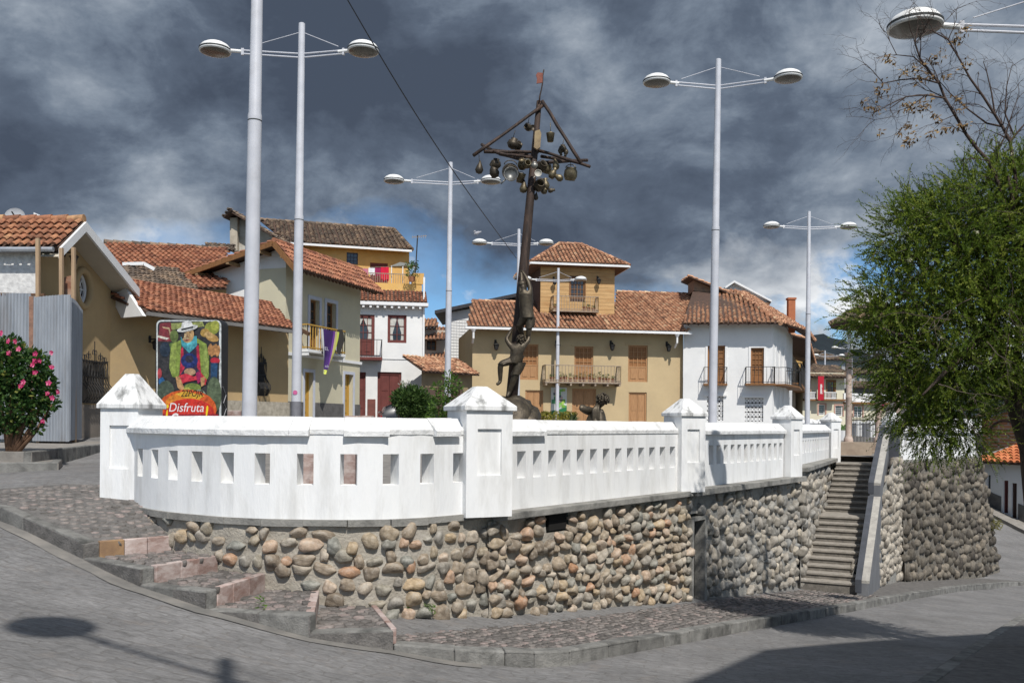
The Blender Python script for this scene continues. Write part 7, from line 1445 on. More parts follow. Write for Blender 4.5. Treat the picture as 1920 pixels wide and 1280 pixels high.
mh = thing('small_far_house', U(815, 790, 75), 'small far house with stacked tiled roofs between white and tan houses', 'house'); Fm = FR(PP(790, 75), PP(843, 76)); wr_ = Fm.rect(800, 637, 818, 657); q = MB(); Fm.wall(q, 0, Fm.L, GZ, Fm.px(810, 618)[1], [wr_], .2); q.build('wall', mat('far_render', (.48, .43, .36), (.4, .36, .3), scale=2), mh); window(Fm, mh, wr_, BROWNW, 2, 2, depth=.15)
for y0, y1, x0, x1 in ((637, 613, 794, 838), (613, 597, 794, 822), (672, 655, 792, 840)): roof_plane(mh, [U(x0, y0, 74.3), U(x1, y0 - 1, 74.3), U(x1 - 3, y1, 77), U(x0, y1 + 2, 77)], TERRA, w=.3, l=.4, name='roof')
# ------------------------------------------------------------------ right: street receding behind the corner house
tb = thing('timber_balcony_house', U(1486, 790, 75), 'brown timber-fronted house with balcony behind the white corner house', 'house'); Ft = FR(PP(1473, 66), PP(1499, 92)); BRR = mat('brown_front', (.26, .19, .14), (.16, .115, .085), scale=2, bump=.3)
q = MB(); Ft.wall(q, 0, Ft.L, GZ - 1, U(1485, 655, 72).z); q.build('wall', BRR, tb); n_ = 14
for i in range(n_): q = MB(); s = Ft.L * (i + .5) / n_; Ft.box(q, s - .25, s + .25, 0, .15, GZ, U(1485, 660, 72).z); q.build('timber_post', mat('pale_timber', (.42, .36, .28), (.3, .25, .19), scale=3), tb)
zB_ = U(1485, 722, 70).z; balcony(Ft, tb, 0, Ft.L, zB_, 1.1, 1.4, IRON, 26, BROWNW, th=.2, bw=.04); zE_ = U(1488, 648, 70).z; roof_plane(tb, [Ft.pt(-1, 1.6, zE_), Ft.pt(Ft.L, 1.6, zE_), Ft.pt(Ft.L, -4, zE_ + 1.7), Ft.pt(-1, -4, zE_ + 1.7)], TERRA, w=.35, l=.5)
og = thing('orange_strip_house', U(1505, 790, 96), 'narrow orange house front with green awning beyond the timber house', 'house'); Fo = FR(PP(1498, 94), PP(1513, 99)); q = MB(); Fo.wall(q, 0, Fo.L, GZ - 1, Fo.px(1505, 668)[1]); body(Fo, q, 0, Fo.L, GZ - 1, Fo.px(1505, 668)[1], 5); q.build('wall', ORANGE, og); q = MB(); q.prism([U(1495, 744, 91), U(1513, 752, 91), U(1513, 756, 91), U(1495, 757, 91)], (0, 4, .6)); q.build('awning', flat('awning_green', (.02, .16, .09)), og); q = MB(); q.prism([U(1493, 735, 90.5), U(1515, 750, 90.5), U(1515, 752, 90.5), U(1493, 738, 90.5)], (0, 4, .4)); q.build('awning_roof', TERRAR, og)
# cream house with the red banner
CREAMY = mat('pale_cream', (.66, .62, .47), (.6, .56, .43), scale=.8, c3=(.5, .47, .38), s3=.4, w3=.3)
Fk = FR(PP(1506, 80), PP(1584, 80.5)); hk = thing('cream_banner_house', Fk.pt(Fk.L / 2, 0, GZ), 'far cream two-storey house with brown tiled roof and red vertical banner', 'house'); zk = Fk.px(1545, 706, .8)[1]
wk_ = [Fk.rect(1551, 714, 1565, 748), Fk.rect(1511, 714, 1518, 748), Fk.rect(1535, 758, 1547, 778), Fk.rect(1566, 760, 1580, 780)]
q = MB(); Fk.wall(q, 0, Fk.L, GZ - 2, zk + .4, wk_, .2); body(Fk, q, 0, Fk.L, GZ - 2, zk + .4, 8); q.build('wall', CREAMY, hk)
for r in wk_[:2]: window(Fk, hk, r, BROWNW, 4, 4, .15, depth=.15, fw=.08, sur=BROWNW, surw=.1)
for r in wk_[2:]: window(Fk, hk, r, WTRIM, 1, 5, 0, depth=.15, fw=.08, sur=mat('pink_surround', (.5, .3, .24)), surw=.12)
for x0, x1 in ((1512, 1530), (1545, 1569)): balcony(Fk, hk, Fk.px(x0, 748, .7)[0], Fk.px(x1, 748, .7)[0], Fk.px(x0, 748, .7)[1], .7, .6, WTRIM, 10, BROWNW, th=.12, bw=.04)
rk0, rk1 = Fk.pt(-.4, .8, zk), Fk.pt(Fk.L + .3, .8, zk); roof_plane(hk, [rk0, rk1, U(1568, 694, 84.5), U(1506, 680, 84.5)], TERRAD, w=.34, l=.5); ridge_part(hk, [rk1, U(1568, 694, 84.5), U(1506, 680, 84.5)], TERRAD, .16)
q = MB(); q.poly([rk0 - V3((0, 0, .12)), rk1 - V3((0, 0, .12)), Fk.pt(Fk.L + .3, -.1, zk - .02), Fk.pt(-.4, -.1, zk - .02)]); q.build('soffit', TIMBER, hk); q = MB(); Fk.box(q, 0, Fk.L, 0, .25, Fk.px(1540, 751)[1], Fk.px(1540, 748)[1]); q.build('string_course', BROWNW, hk)
rb = Fk.rect(1533.6, 705, 1544.2, 750, .9); q = MB(); Fk.box(q, rb[0], rb[1], .9, .94, rb[2], rb[3]); bnr = thing('red_banner', Fk.pt((rb[0] + rb[1]) / 2, .9, rb[2]), 'tall red vertical banner with white lettering on the far cream house', 'banner'); q.build('cloth', flat('banner_red', (.42, .012, .03)), bnr); q = MB()
for i in range(9): z = lerp(rb[3] - .7, rb[2] + .6, i / 8.5); Fk.box(q, lerp(rb[0], rb[1], .38), lerp(rb[0], rb[1], random.uniform(.6, .78)), .94, .945, z - .09, z)
q.build('lettering', flat('banner_print', (.62, .55, .55)), bnr)
Fx = FR(Fk.B[:2], PP(1662, 82)); hx = thing('cream_annex', Fx.pt(Fx.L / 2, 0, GZ), 'single-storey cream annex with white balustrade on its flat roof', 'house'); rx = Fx.rect(1601, 761, 1617, 782); zx = Fx.px(1610, 757)[1]; q = MB(); Fx.wall(q, 0, Fx.L, GZ - 2, zx, [rx], .2); body(Fx, q, 0, Fx.L, GZ - 2, zx, 7); q.build('wall', CREAMY, hx); window(Fx, hx, rx, WTRIM, 2, 4, 0, depth=.15, sur=mat('pink_surround', (.5, .3, .24)), surw=.12)
q = MB(); Fx.box(q, -.1, Fx.L, -.2, .5, zx, zx + .15); q.build('eave', BROWNW, hx); q = MB(); zb1_ = Fx.px(1610, 738)[1]; Fx.box(q, 0, Fx.L, -.1, .1, zb1_ - .12, zb1_); Fx.box(q, 0, Fx.L, -.1, .1, zx + .15, zx + .3); n_ = 40
for i in range(n_): s = Fx.L * (i + .5) / n_; q.tube([Fx.pt(s, 0, zx + .3), Fx.pt(s, 0, zb1_ - .12)], [.06, .05], 5)
for i in range(5): s = Fx.L * i / 4; Fx.box(q, s - .15, s + .15, -.14, .14, zx + .15, zb1_ + .03)
q.build('balustrade', WTRIM, hx)
q = MB(); q.prism([U(1647, 752, 60), U(1657, 752, 60), U(1657, 764, 60), U(1647, 764, 60)], (0, .1, 0)); sg = thing('pink_sign', U(1652, 790, 60), 'small pink hanging sign at the edge of the tree', 'sign'); q.build('board', flat('sign_pink', (.55, .03, .16)), sg); q = MB(); q.bar(U(1652, 752, 60.05), U(1652, 735, 60.05), .06); q.build('bracket', IRON, sg)
for i, (x0, x1, y0, y1, Y, col, lab) in enumerate(((1518, 1585, 664, 700, 120, (.36, .37, .38), 'grey walled building behind the cream banner house'), (1480, 1540, 650, 700, 140, (.22, .16, .12), 'dark far house left above the cream house roof'), (1600, 1700, 716, 760, 110, (.13, .12, .12), 'dark long building behind the cream annex'), (1560, 1640, 690, 740, 170, (.34, .32, .3), 'pale far house between annex and hill'))):
    hh = thing('far_house', U((x0 + x1) / 2, 790, Y), lab, 'house', 'far houses'); F = FR(PP(x0, Y), PP(x1, Y)); z1_ = F.px(x0, y0 + 10)[1]; q = MB(); F.wall(q, 0, F.L, -4, z1_); body(F, q, 0, F.L, -4, z1_, 8); q.build('wall', mat('far_wall%d' % i, col), hh)
    roof_plane(hh, [F.pt(-.4, .6, z1_), F.pt(F.L + .4, .6, z1_), F.pt(F.L - 1, -4, F.px(x0, y0, -4)[1]), F.pt(1, -4, F.px(x0, y0, -4)[1])], TERRAD, w=.5, l=.7)
    for k in range(4): r = (F.L * (k + .35) / 4, F.L * (k + .6) / 4, z1_ - 2.0, z1_ - .7); q = MB(); F.box(q, r[0], r[1], -.05, .04, r[2], r[3]); q.build('window', GLASS, hh)
# ------------------------------------------------------------------ kiosk column with round tiled roof, railing
YK = 30.0; kc = U(1640, 800, YK); kz = zplz(0, YK); kio = thing('column_kiosk', V3((kc.x, kc.y, kz)), 'stone column of a small kiosk with round tiled roof beside the tree', 'kiosk'); PST = mat('pink_stone', (.46, .36, .30), (.36, .27, .22), scale=3, rough=.8, bump=.3, c3=(.6, .55, .5), s3=2, w3=.6)
rc = kc.x - U(1591, 800, YK).x; q = MB(); q.lathe((kc.x, kc.y, kz - .3), [(1.5, 0), (1.5, .36), (1.35, .37), (1.35, .6)], 24); q.build('base', mat('kiosk_base', (.36, .29, .22), (.27, .21, .16), scale=3, bump=.4), kio, smooth=30)
z0_ = kz + .3; ztk = U(1600, 606, YK).z
for k in (0, 2, 4):
    t = math.pi + k * math.pi / 3; c = V3((kc.x + rc * math.cos(t), kc.y + rc * math.sin(t), 0)); H_ = U(1590, 661, YK).z - z0_; q = MB(); q.lathe((c.x, c.y, z0_), [(.15, 0), (.15, .12), (.125, .16), (.10, .24), (.10, H_ * .5), (.105, H_ * .5 + .01), (.095, H_ * .5 + .03), (.09, H_ - .2), (.11, H_ - .17), (.10, H_ - .13), (.14, H_ - .04), (.15, H_)], 14); q.build('column', PST, kio, smooth=35); q = MB(); q.tube([(c.x, c.y, z0_ + H_), (c.x, c.y, ztk + .1)], .06, 8); q.build('column_post', WTRIM, kio)
q = MB(); Rk = kc.x - U(1562, 606, YK).x; q.lathe((kc.x, kc.y, ztk), [(Rk, -.1), (Rk + .02, 0), (Rk * .7, .28), (Rk * .3, .6), (.05, .8)], 28); rfk = q.build('roof', UNDER, kio); q = MB()
for k in range(30):
    t = 2 * math.pi * k / 30
    for r0, z0k, r1, z1k in ((Rk + .05, .0, Rk * .68, .30), (Rk * .7, .29, Rk * .36, .56)): q.tube([(kc.x + r0 * math.cos(t), kc.y + r0 * math.sin(t), ztk + z0k + .02), (kc.x + r1 * math.cos(t), kc.y + r1 * math.sin(t), ztk + z1k)], [.085, .05], 6, random.random())
q.build('roof_tiles', TERRAD, rfk, smooth=50, kind='stuff')
q = MB(); a, c = U(1574, 848, 27.6), U(1632, 848, 27.6); q.box(a.x, c.x, 27.5, 28.6, -1.3, U(1600, 829, 27.6).z); tag(q.build('stone_block', mat('kiosk_base', (.36, .29, .22))), 'long low stone block in front of the kiosk column at stair head', 'stone block')
rl = thing('iron_fence', U(1620, 830, 32), 'black iron spiked fence right of the kiosk column', 'fence'); q = MB(); FfE = FR(PP(1599, 32.5), PP(1648, 32)); z0_, z1_ = FfE.px(1620, 834)[1], FfE.px(1620, 780)[1]
for i in range(19): s = FfE.L * i / 18; q.bar(FfE.pt(s, 0, z0_), FfE.pt(s, 0, z1_ + (.1 if i % 3 == 0 else 0)), .018)
q.bar(FfE.pt(0, 0, z1_ - .14), FfE.pt(FfE.L, 0, z1_ - .14), .03); q.bar(FfE.pt(0, 0, z0_ + .1), FfE.pt(FfE.L, 0, z0_ + .1), .03); q.build('railing', IRON, rl)
q = MB(); FfE.box(q, 0, FfE.L, .0 - .3, -.1, z0_ - .3, z0_ + .02); q.build('footing', CONC, rl)
for i, (x, y, Y) in enumerate(((1521, 790, 44), (1537, 792, 46), (1609, 795, 50), (1634, 797, 48), (1500, 786, 44))):
    pillar('pillar', ['small far white pillar just right of the mid-distance lamp post', 'small far white pillar left of the kiosk column', 'small far white pillar right behind the kiosk column', 'small far white pillar behind the iron fence', 'small far white pillar just left of the mid-distance lamp post'][i], PP(x, Y), .6, 20, zb=-1.2, ap=.38)
c = U(1577, 806, 36); fp = thing('white_planter', c, 'white round planter with bright grass left of the kiosk column', 'planter'); q = MB(); q.lathe(c - V3((0, 0, .4)), [(.15, 0), (.22, .3), (.24, .38)], 12); q.build('pot', WTRIM, fp); q = MB(); tuft(q, c, .22, .2, 120, .03, .16); q.build('leaves', mat_leaf('lawn_green', [(0, (.05, .14, .01)), (1, (.12, .28, .03))]), fp)
# ------------------------------------------------------------------ lower street houses at right
F13 = FR(U(1842, 931, 44)[:2], U(1935, 985, 41.6)[:2]); h13 = thing('white_street_house', F13.pt(F13.L / 2, 0, -4.5), 'low white street house with orange tiled roof and dark plinth', 'house'); ze13 = -1.55
r_ = [F13.rect(1851, 890, 1857, 921), F13.rect(1881.5, 900, 1890, 962), F13.rect(1897, 905, 1906, 972)]; q = MB(); F13.wall(q, 0, F13.L, -5.6, ze13, r_, .25); body(F13, q, 0, F13.L, -5.6, ze13, 7); q.build('wall', WHITEW, h13); window(F13, h13, r_[0], flat('dark_teal', (.03, .05, .05)), 1, 2, depth=.2); door(F13, h13, r_[1], flat('door_maroon', (.10, .03, .03)), leaves=1); door(F13, h13, r_[2], flat('door_brown', (.06, .035, .03)), leaves=1)
def zpl(s): return lerp(F13.px(1845, 916)[1], F13.px(1915, 952)[1], s / F13.L)
for s0, s1 in ((0, r_[1][0] - .1), (r_[2][1] + .1, F13.L)): q = MB(); q.prism([F13.pt(s0, .04, -5.6), F13.pt(s1, .04, -5.6), F13.pt(s1, .04, zpl(s1)), F13.pt(s0, .04, zpl(s0))], -F13.n * .05); q.build('plinth', PLINTH, h13)
rv = [F13.pt(-.2, .5, ze13 - .05), F13.pt(F13.L + 1.5, .5, ze13 - .05), F13.pt(F13.L + 1.5, -4.5, ze13 + 1.4), F13.pt(.6, -4.5, ze13 + 1.4)]; q = MB(); slab(q, rv, .08); ro = q.build('roof', UNDER, h13); q = MB(); tiles(q, [p + V3((0, 0, .003)) for p in rv], .33, .42, jit=.004); q.build('roof_tiles', mat_ramp('orange_clay', [(0, (.34, .10, .04)), (.5, (.46, .15, .06)), (1, (.54, .20, .085))], attr='tone', mottle=.15, mscale=3), ro, smooth=50, kind='stuff'); q = MB(); q.bar(rv[0], rv[3], .12, .18); q.build('verge', CONC, h13)
Fb = FR(PP(1838, 56), PP(1960, 52)); h12 = thing('brick_house', Fb.pt(2, 0, -4), 'orange brick house wall with blind arch behind the street house', 'house'); BRK = None
m, t, b = _mk('brickwork'); nn = t.nodes.new; lk = t.links.new; co = nn('ShaderNodeTexCoord'); sp_ = nn('ShaderNodeSeparateXYZ'); cb_ = nn('ShaderNodeCombineXYZ'); lk(co.outputs['Object'], sp_.inputs[0]); lk(sp_.outputs[0], cb_.inputs[0]); lk(sp_.outputs[2], cb_.inputs[1]); br = nn('ShaderNodeTexBrick'); br.inputs['Scale'].default_value = 1; br.inputs['Brick Width'].default_value = .5; br.inputs['Row Height'].default_value = .2; br.inputs['Mortar Size'].default_value = .025; br.inputs['Color1'].default_value = (.40, .17, .08, 1); br.inputs['Color2'].default_value = (.30, .12, .06, 1); br.inputs['Mortar'].default_value = (.35, .28, .22, 1); lk(cb_.outputs[0], br.inputs['Vector']); lk(br.outputs[0], b.inputs['Base Color']); b.inputs['Roughness'].default_value = .9
q = MB(); zt12 = Fb.px(1870, 772)[1]; q.poly([Fb.pt(0, 0, -6), Fb.pt(Fb.L, 0, -6), Fb.pt(Fb.L, 0, Fb.px(1920, 745)[1]), Fb.pt(0, 0, Fb.px(1850, 790)[1])]); q.build('wall', m, h12); q = MB(); ac = Fb.px(1884, 812); q.tube([Fb.pt(ac[0] + 1.0 * math.cos(t_), .05, ac[1] + .75 * math.sin(t_)) for t_ in np.linspace(0, math.pi, 14)], .07, 6); q.build('arch', UNDER, h12)
roof_plane(h12, [Fb.pt(-.3, .4, Fb.px(1850, 788)[1]), Fb.pt(Fb.L, .4, Fb.px(1920, 744)[1]), Fb.pt(Fb.L, -5, Fb.px(1920, 744)[1] + 1.6), Fb.pt(-.3, -5, Fb.px(1850, 788)[1] + 1.6)], TERRAD, w=.4, l=.5)
h14 = thing('pale_tree_house', U(1815, 880, 48), 'pale house wall with grey window seen through the tree fringe', 'house'); F14 = FR(PP(1770, 47), PP(1842, 50)); q = MB(); F14.wall(q, 0, F14.L, -6, F14.px(1810, 785)[1]); q.build('wall', WHITEW, h14); q = MB(); r = F14.rect(1824, 808, 1841, 842); F14.box(q, r[0], r[1], -.05, .05, r[2], r[3]); q.build('window', GLASS, h14); q = MB(); F14.box(q, 0, F14.L, 0, .4, F14.px(1810, 853)[1], F14.px(1810, 846)[1]); q.build('ledge', CONC, h14); q = MB(); F14.box(q, F14.L * .5, F14.L, 0, .06, -6, F14.px(1810, 857)[1]); q.build('shopfront', flat('shop_brown', (.09, .065, .045)), h14)
# far pavement of the lower street
pts = [U(1838, 940, 43.9), U(1938, 990, 41.4), U(1938, 1008, 40.0), U(1838, 950, 42.8)]; q = MB()
for p in pts: p.z = zr(p.x, p.y) + .13
q.prism([p - V3((0, 0, .5)) for p in pts], (0, 0, .5)); lp = q.build('street_pavement', PAVC); tag(lp, kind='structure')
# across-street pavement at the lower right corner
kp = []
for x, y in ((1655, 1300), (1720, 1275), (1800, 1222), (1870, 1178), (1935, 1140)):
    z = -3.0
    for _ in range(8): p = Uz(x, y, z); z = zr(p.x, p.y) + .12
    kp.append(Uz(x, y, z))
np_ = thing('near_pavement', kp[1], None, None); tag(np_, kind='structure'); kerb_run([tuple(p + V3((0, 0, .012))) for p in kp][::-1], np_, .4, -.16 if False else .16, .8); q = MB(); inn_ = [p + V3((6, -3, .12)) for p in kp]
for i in range(len(kp) - 1): q.poly([kp[i], inn_[i], inn_[i + 1], kp[i + 1]])
q.build('pavement_top', PAVEMENT, np_)
# ------------------------------------------------------------------ hills
HILL = mat('wooded_hill', (.012, .020, .025), (.008, .013, .017), scale=.02, rough=1, bump=.6, bscale=.03)  # cloud shadow and blue haze are put into this dark base colour
def hill(name, prof, Y, dep, m):
    q = MB(); vs = []; xs = np.linspace(prof[0][0], prof[-1][0], 160)
    for x in xs:
        y = np.interp(x, [p[0] for p in prof], [p[1] for p in prof]); y -= 5 * mnoise.fractal(V3((x * .02, Y * .01, 2)), 1, 2, 5); t_ = U(x, y, Y); f_ = U(x, 805, Y - dep); m_ = U(x, lerp(y, 805, .45) - 4 * mnoise.noise(V3((x * .03, 3, 1))), Y - dep * .5); vs += [f_, m_, t_, V3((t_.x, t_.y + dep, -20))]
    n = len(xs); q.add(vs, [(4 * i + k, 4 * i + 4 + k, 4 * i + 5 + k, 4 * i + 1 + k) for i in range(n - 1) for k in range(3)]); tag(q.build(name, m, smooth=True), kind='structure')
hill('hill', [(600, 760), (900, 745), (1250, 720), (1440, 655), (1500, 637), (1540, 624), (1562, 634), (1592, 641), (1640, 672), (1720, 690), (1850, 700), (2100, 690), (2500, 720)], 2600, 900, HILL)
hill('hill', [(1300, 790), (1480, 730), (1560, 690), (1610, 672), (1680, 680), (1760, 700), (1900, 690), (2300, 720)], 1500, 500, mat('wooded_hill_near', (.016, .026, .024), (.009, .015, .015), scale=.03, rough=1))
# ------------------------------------------------------------------ tall house outside the frame at right: its roofline shades the road
def gp(x, y):
    z = -2.8
    for _ in range(8): p = Uz(x, y, z); z = zr(p.x, p.y)
    return Uz(x, y, z)
TOPZ = 9.0; foot = []
for x, y in ((1275, 1285), (1430, 1218), (1600, 1203), (1760, 1192), (1925, 1182)):
    g_ = gp(x, y); k = (TOPZ - g_.z) / tosun.z; foot.append(g_ + tosun * k)
foot += [V3((16, 0, TOPZ)), V3((14, -4, TOPZ)), foot[0] + V3((-.2, -2.5, 0))]
sh = thing('tall_street_house', V3((9, 2, -2)), 'tall cream house outside the right of the frame shading the road', 'house'); q = MB(); q.prism([V3((p.x, p.y, -3.5)) for p in foot], (0, 0, TOPZ + 3.3)); q.build('wall', CREAM, sh); q = MB(); q.prism([V3((p.x, p.y, TOPZ - .2)) for p in foot], (0, 0, .2)); q.build('roof', TERRAR, sh)
# ------------------------------------------------------------------ feathery evergreen tree at right and bare tree
rng = np.random.default_rng(5)
NEEDLE = mat_leaf('feathery_leaf', [(0, (.035, .066, .010)), (.4, (.100, .155, .020)), (.8, (.185, .245, .032)), (1, (.30, .34, .06))], trans=.42)
BARK = mat('grey_bark', (.10, .075, .058), (.05, .038, .03), scale=5, rough=.95, bump=.9, bscale=14, stretch=(2, 2, .5))
YT = 11.6; TB = V3((7.1, 11.9, zr(7.1, 11.9) - .1))
tree = thing('feathery_tree', TB, 'large feathery dark green tree filling the right edge', 'tree')
tp = [TB, V3((6.95, 11.85, -1.6)), U(1935, 840, 11.8), U(1900, 740, 11.7), U(1875, 660, 11.6), U(1850, 560, 11.6), U(1850, 440, 11.6)]
q = MB(); q.tube(tp, [.20, .17, .15, .125, .09, .06, .02], 12)
LIMB = [(tp[2], [(1960, 760), (2010, 640), (2040, 500)], .3), (tp[3], [(1870, 700), (1800, 660), (1720, 640), (1640, 610)], -.2), (tp[3], [(1910, 640), (1930, 520), (1920, 400)], .3), (tp[4], [(1820, 600), (1760, 520), (1700, 470)], .4), (tp[4], [(1830, 640), (1780, 690), (1730, 740)], -.5), (tp[5], [(1880, 480), (1900, 380), (1890, 330)], -.3), (tp[3], [(1850, 740), (1800, 770), (1770, 800)], .1), (tp[5], [(1800, 480), (1760, 400)], 0.1)]
for a, pts, dz in LIMB:
    P_ = [a] + [U(x, y, 11.6 + dz * (i + 1) * .5) for i, (x, y) in enumerate(pts)]; q.tube(P_, list(np.linspace(.07, .012, len(P_))), 7)
q.build('trunk', BARK, tree, smooth=True)
BL = [(1800, 480, 140, 120), (1862, 400, 130, 105), (1705, 560, 100, 95), (1645, 595, 62, 50), (1850, 600, 170, 130), (1765, 680, 125, 95), (1705, 745, 62, 60), (1775, 765, 80, 75), (1905, 345, 80, 60), (1695, 440, 62, 65), (1745, 395, 62, 45), (1960, 470, 140, 140), (1990, 640, 150, 130), (1668, 660, 55, 60), (1815, 815, 42, 45), (1735, 810, 45, 42)]
def shoots(BL, total, Y, ln, leafn, leaf_l, leaf_w, surf=.45, up=.25, seed=3):
    rg = np.random.default_rng(seed); tot = sum(b_[2] * b_[3] for b_ in BL); verts = []; tones = []; tw = []
    for bx_, by_, rx, ry in BL:
        c = np.array(U(bx_, by_, Y)); Rx, Rz = rx * Y / FPX, ry * Y / FPX; n = int(total * rx * ry / tot)
        v = rg.normal(size=(n, 3)); v /= np.linalg.norm(v, axis=1)[:, None]; k = rg.random(n) ** surf
        k *= np.array([1 + .22 * mnoise.noise(V3(tuple(x * 2.4)) + V3((bx_, by_, 1))) for x in v])
        base = c + v * k[:, None] * np.array([Rx, Rx * .95, Rz])
        d = v * np.array([1, 1, .55]) + np.array([0, 0, up]) + rg.normal(size=(n, 3)) * .30
        low = (v[:, 2] < -.2); d[low, 2] -= .7
        d /= np.linalg.norm(d, axis=1)[:, None]; L_ = ln * rg.uniform(.5, 1.35, n); ben = rg.normal(size=(n, 3)) * .25 + np.array([0, 0, -.12]); tn = np.clip(.5 + .22 * rg.normal(size=n), 0, 1)
        for i in range(n):
            ts_ = np.linspace(.05, 1, leafn); p = base[i] + d[i] * (ts_ * L_[i])[:, None] + ben[i] * ((ts_ ** 2) * L_[i])[:, None]
            ld = rg.normal(size=(leafn, 3)); ld -= (ld @ d[i])[:, None] * d[i]; ld /= np.linalg.norm(ld, axis=1)[:, None] + 1e-9; ldr = ld * .62 + d[i] * .85
            w_ = np.cross(ldr, d[i] + .3 * rg.normal(size=(leafn, 3))); w_ /= np.linalg.norm(w_, axis=1)[:, None] + 1e-9; l_ = leaf_l * (1.1 - .5 * ts_)
            tip = p + ldr * l_[:, None]; mid = p + ldr * (l_ * .5)[:, None]; w2 = w_ * leaf_w
            verts.append(np.stack([p, mid + w2, tip, mid - w2], 1).reshape(-1, 3)); tones.append(np.clip(tn[i] + .25 * (ts_ - .4) + .08 * rg.normal(size=leafn), 0, 1)); 
            if i % 3 == 0: tw.append((base[i], base[i] + d[i] * L_[i] * .9 + ben[i] * L_[i] * .8))
    return np.concatenate(verts), np.concatenate(tones), tw
def quads_obj(name, V_, T_, m, parent):
    off = np.array(wloc(parent)); n = len(V_) // 4; me = bpy.data.meshes.new(name); me.vertices.add(n * 4); me.vertices.foreach_set('co', (V_ - off).astype(np.float32).ravel()); me.loops.add(n * 4); me.loops.foreach_set('vertex_index', np.arange(n * 4, dtype=np.int32)); me.polygons.add(n); me.polygons.foreach_set('loop_start', np.arange(0, n * 4, 4, dtype=np.int32))
    a = me.attributes.new('tone', 'FLOAT', 'FACE'); a.data.foreach_set('value', T_.astype(np.float32)); me.materials.append(m); me.update(calc_edges=True); me.validate(); return link(name, me, parent)
V_, T_, tw = shoots(BL, 10000, YT, .30, 34, .042, .0060)
quads_obj('crown', V_, T_, NEEDLE, tree)
q = MB()
for a, c in tw: q.tube([a, c], [.005, .002], 3, caps=False)
q.build('twigs', BARK, tree)
blo = MB()
for i in range(26):
    bx_, by_, rx, ry = random.choice(BL[:10]); v = V3((random.gauss(0, 1), -abs(random.gauss(0, 1)), random.gauss(.2, 1))).normalized(); p = U(bx_, by_, YT) + V3((v.x * rx, v.y * rx, v.z * ry)) * (YT / FPX) * 1.0
    for k in range(16): d = V3((random.gauss(0, 1), random.gauss(0, 1), random.gauss(0, 1))).normalized(); s = d.orthogonal().normalized() * .004; blo.add([p, p + d * .02 + s, p + d * .035, p + d * .02 - s], [(0, 1, 2, 3)], random.random())
blo.build('blossoms', mat_leaf('blossom', [(0, (.55, .55, .42)), (1, (.7, .68, .5))]), tree)
# fine dead twigs hanging in the lower crown
q = MB(); random.seed(11)
def twig(p, d, l, r, dep):
    pts = [p]; cur = p.copy(); dd = d.copy()
    for k in range(5): dd = (dd + V3((random.uniform(-.35, .35), random.uniform(-.35, .35), random.uniform(-.3, .25)))).normalized(); cur = cur + dd * l / 5; pts.append(cur.copy())
    q.tube(pts, list(np.linspace(r, r * .35, 6)), 4, caps=False)
    if dep > 0:
        for k in (2, 3, 4, 5):
            if random.random() < .8: twig(pts[k], (dd + V3((random.uniform(-1, 1), random.uniform(-.7, .7), random.uniform(-.8, .6)))).normalized(), l * .55, r * .55, dep - 1)
for x, y in ((1780, 600), (1820, 560), (1700, 640), (1850, 640), (1760, 720), (1800, 760), (1890, 500)): twig(U(x, y, YT - .9), V3((random.uniform(-1, .3), random.uniform(-.4, .2), random.uniform(-.6, .1))).normalized(), .6, .006, 2)
dtw = q.build('dead_twigs', mat('dead_twig', (.13, .10, .085), (.08, .06, .05), scale=8), tree, kind='stuff')
# bare tree
YBT = 11.3; B0 = V3((6.9, 11.5, zr(6.9, 11.7) - .1)); bare = thing('bare_tree', B0, 'thin bare tree with clusters of dry brown leaves below the lamp head', 'tree')
def zp(x, y, d=0): return U(1500 + x / 3.2, y / 3.2, YBT + d)
q = MB(); random.seed(4)
MAIN = [([(1300, 1500), (1240, 1260), (1190, 1100), (1135, 970), (1060, 890), (1000, 810), (930, 690), (870, 590), (835, 500), (770, 420), (720, 350), (690, 260), (700, 200)], .028, 0), ([(1330, 1500), (1310, 1260), (1285, 1000), (1260, 850), (1215, 760), (1170, 690), (1100, 580), (1020, 470), (960, 360), (890, 240), (800, 190)], .026, .2), ([(1260, 850), (1300, 800), (1344, 750), (1400, 650)], .018, .3), ([(1135, 970), (1180, 920), (1225, 830), (1260, 720), (1300, 600)], .014, .1), ([(1170, 690), (1150, 560), (1120, 430), (1100, 370)], .012, .2), ([(1215, 760), (1120, 740), (1000, 650), (900, 560), (830, 480)], .014, .3), ([(1290, 830), (1230, 680), (1240, 520), (1270, 400)], .012, .4), ([(870, 590), (760, 570), (640, 580), (550, 620), (480, 660), (440, 680)], .011, -.1), ([(835, 500), (720, 470), (600, 480), (500, 500), (430, 420), (400, 390)], .011, 0), ([(770, 420), (680, 340), (580, 330), (540, 250), (520, 200)], .009, 0), ([(640, 580), (540, 650), (560, 700), (450, 720)], .007, 0), ([(930, 690), (860, 720), (800, 780)], .006, 0), ([(760, 570), (660, 640), (640, 740)], .008, 0), ([(700, 260), (760, 190), (840, 160), (900, 100), (925, 60)], .006, -.1)]
ends = []
for pts, r, d in MAIN:
    P_ = [zp(x, y, d) for x, y in pts]; q.tube(P_, list(np.linspace(r, r * .3, len(P_))), 7, caps=False)
    for i in range(2 if r > .02 else 1, len(P_)):
        for rep in range(2):
            if random.random() < .85:
                dd = (P_[i] - P_[i - 1]).normalized() + V3((random.uniform(-1, 1), random.uniform(-.6, .6), random.uniform(-.7, .9))); twig(P_[i], dd.normalized(), random.uniform(.22, .5), max(.0035, r * .28), 2)
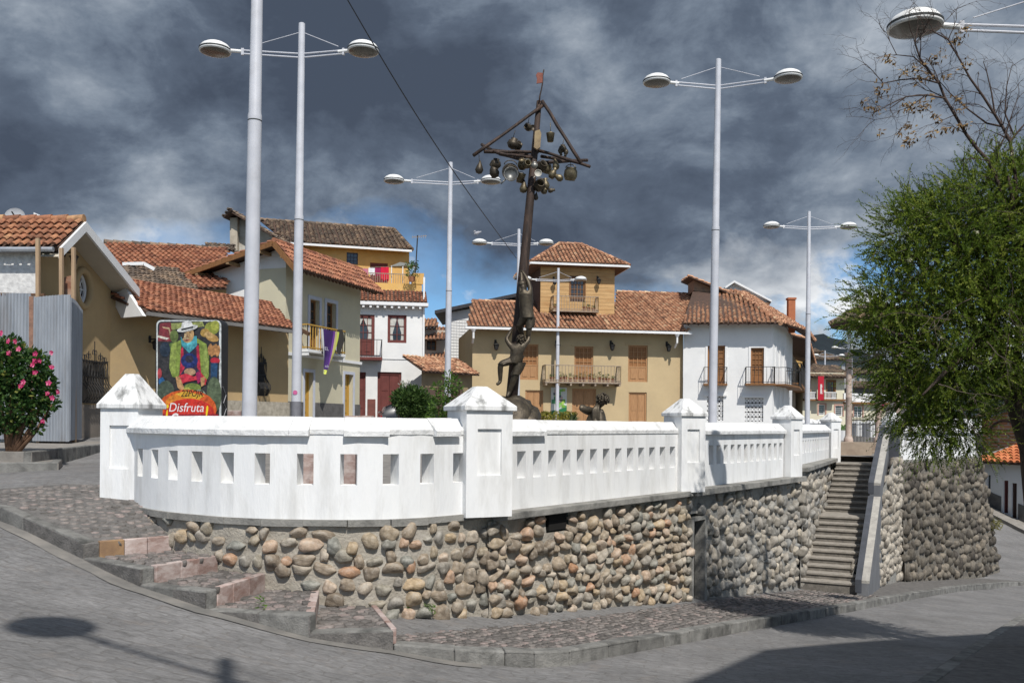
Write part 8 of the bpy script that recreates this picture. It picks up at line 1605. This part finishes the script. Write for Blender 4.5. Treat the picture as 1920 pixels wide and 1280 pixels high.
q.tube([B0, V3((6.8, 11.6, -1)), zp(1330, 1500, .1)], [.09, .06, .03], 9); q.build('branches', mat('bare_bark', (.085, .06, .05), (.05, .035, .03), scale=8, rough=.9), bare, smooth=True)
DRY = mat_leaf('dry_leaf', [(0, (.07, .045, .022)), (.5, (.17, .105, .045)), (1, (.32, .22, .10))], trans=.15)
for x, y, r in ((520, 340, 26), (690, 410, 34), (500, 520, 40), (470, 560, 20), (405, 640, 22), (460, 650, 24), (640, 640, 34), (690, 650, 24), (760, 600, 30), (745, 650, 24), (640, 760, 26), (680, 835, 34), (650, 850, 18), (790, 800, 24), (865, 780, 20), (990, 390, 26), (960, 230, 26), (1000, 170, 24), (930, 250, 16), (840, 330, 34), (790, 350, 20), (480, 790, 14), (780, 460, 24), (940, 760, 28), (1000, 750, 20), (820, 700, 22), (595, 800, 10), (370, 605, 8), (620, 440, 18), (550, 370, 16), (880, 460, 18), (950, 590, 22), (960, 660, 20), (720, 480, 20)):
    q = MB(); c = zp(x, y, -.05)
    for k in range(int(r * 1.0)):
        p = c + V3((random.gauss(0, 1), random.gauss(0, 1), random.gauss(0, .8))) * (r / 3.2 * YBT / FPX * .75); d = V3((random.uniform(-1, 1), random.uniform(-1, 1), random.uniform(-1.2, .2))).normalized(); s = d.orthogonal().normalized() * random.uniform(.014, .026); l = random.uniform(.04, .075); q.add([p, p + d * l * .4 + s, p + d * l, p + d * l * .45 - s * .8], [(0, 1, 2), (0, 2, 3)], random.random())
    q.build('dry_leaves', DRY, bare)
# small weeds at the wall foot
WEED = MATS['climber_leaf']
for x, y, z, n, lab in ((762, 1152, None, 26, 'tiny bright weed at the foot of the cobblestone wall'), (806, 1150, None, 70, 'green weed growing from the wall foot below the second pillar'), (488, 1140, -1.88, 24, 'thin weed on the third step terrace'), (1862, 995, None, 120, 'dry tuft of grass on the edge of the dark stone wall')):
    p = Uz(x, y, z if z else -2.2) if x < 1500 else U(x, y, 31.0); q = MB(); tuft(q, p, .06 if x < 1500 else .3, .12 if x < 1500 else .4, n, .012 if x < 1500 else .03, .07 if x < 1500 else .3); tag(q.build('weed', WEED if x < 1500 else mat_leaf('dry_grass', [(0, (.12, .12, .04)), (1, (.28, .25, .1))])), lab, 'weed')
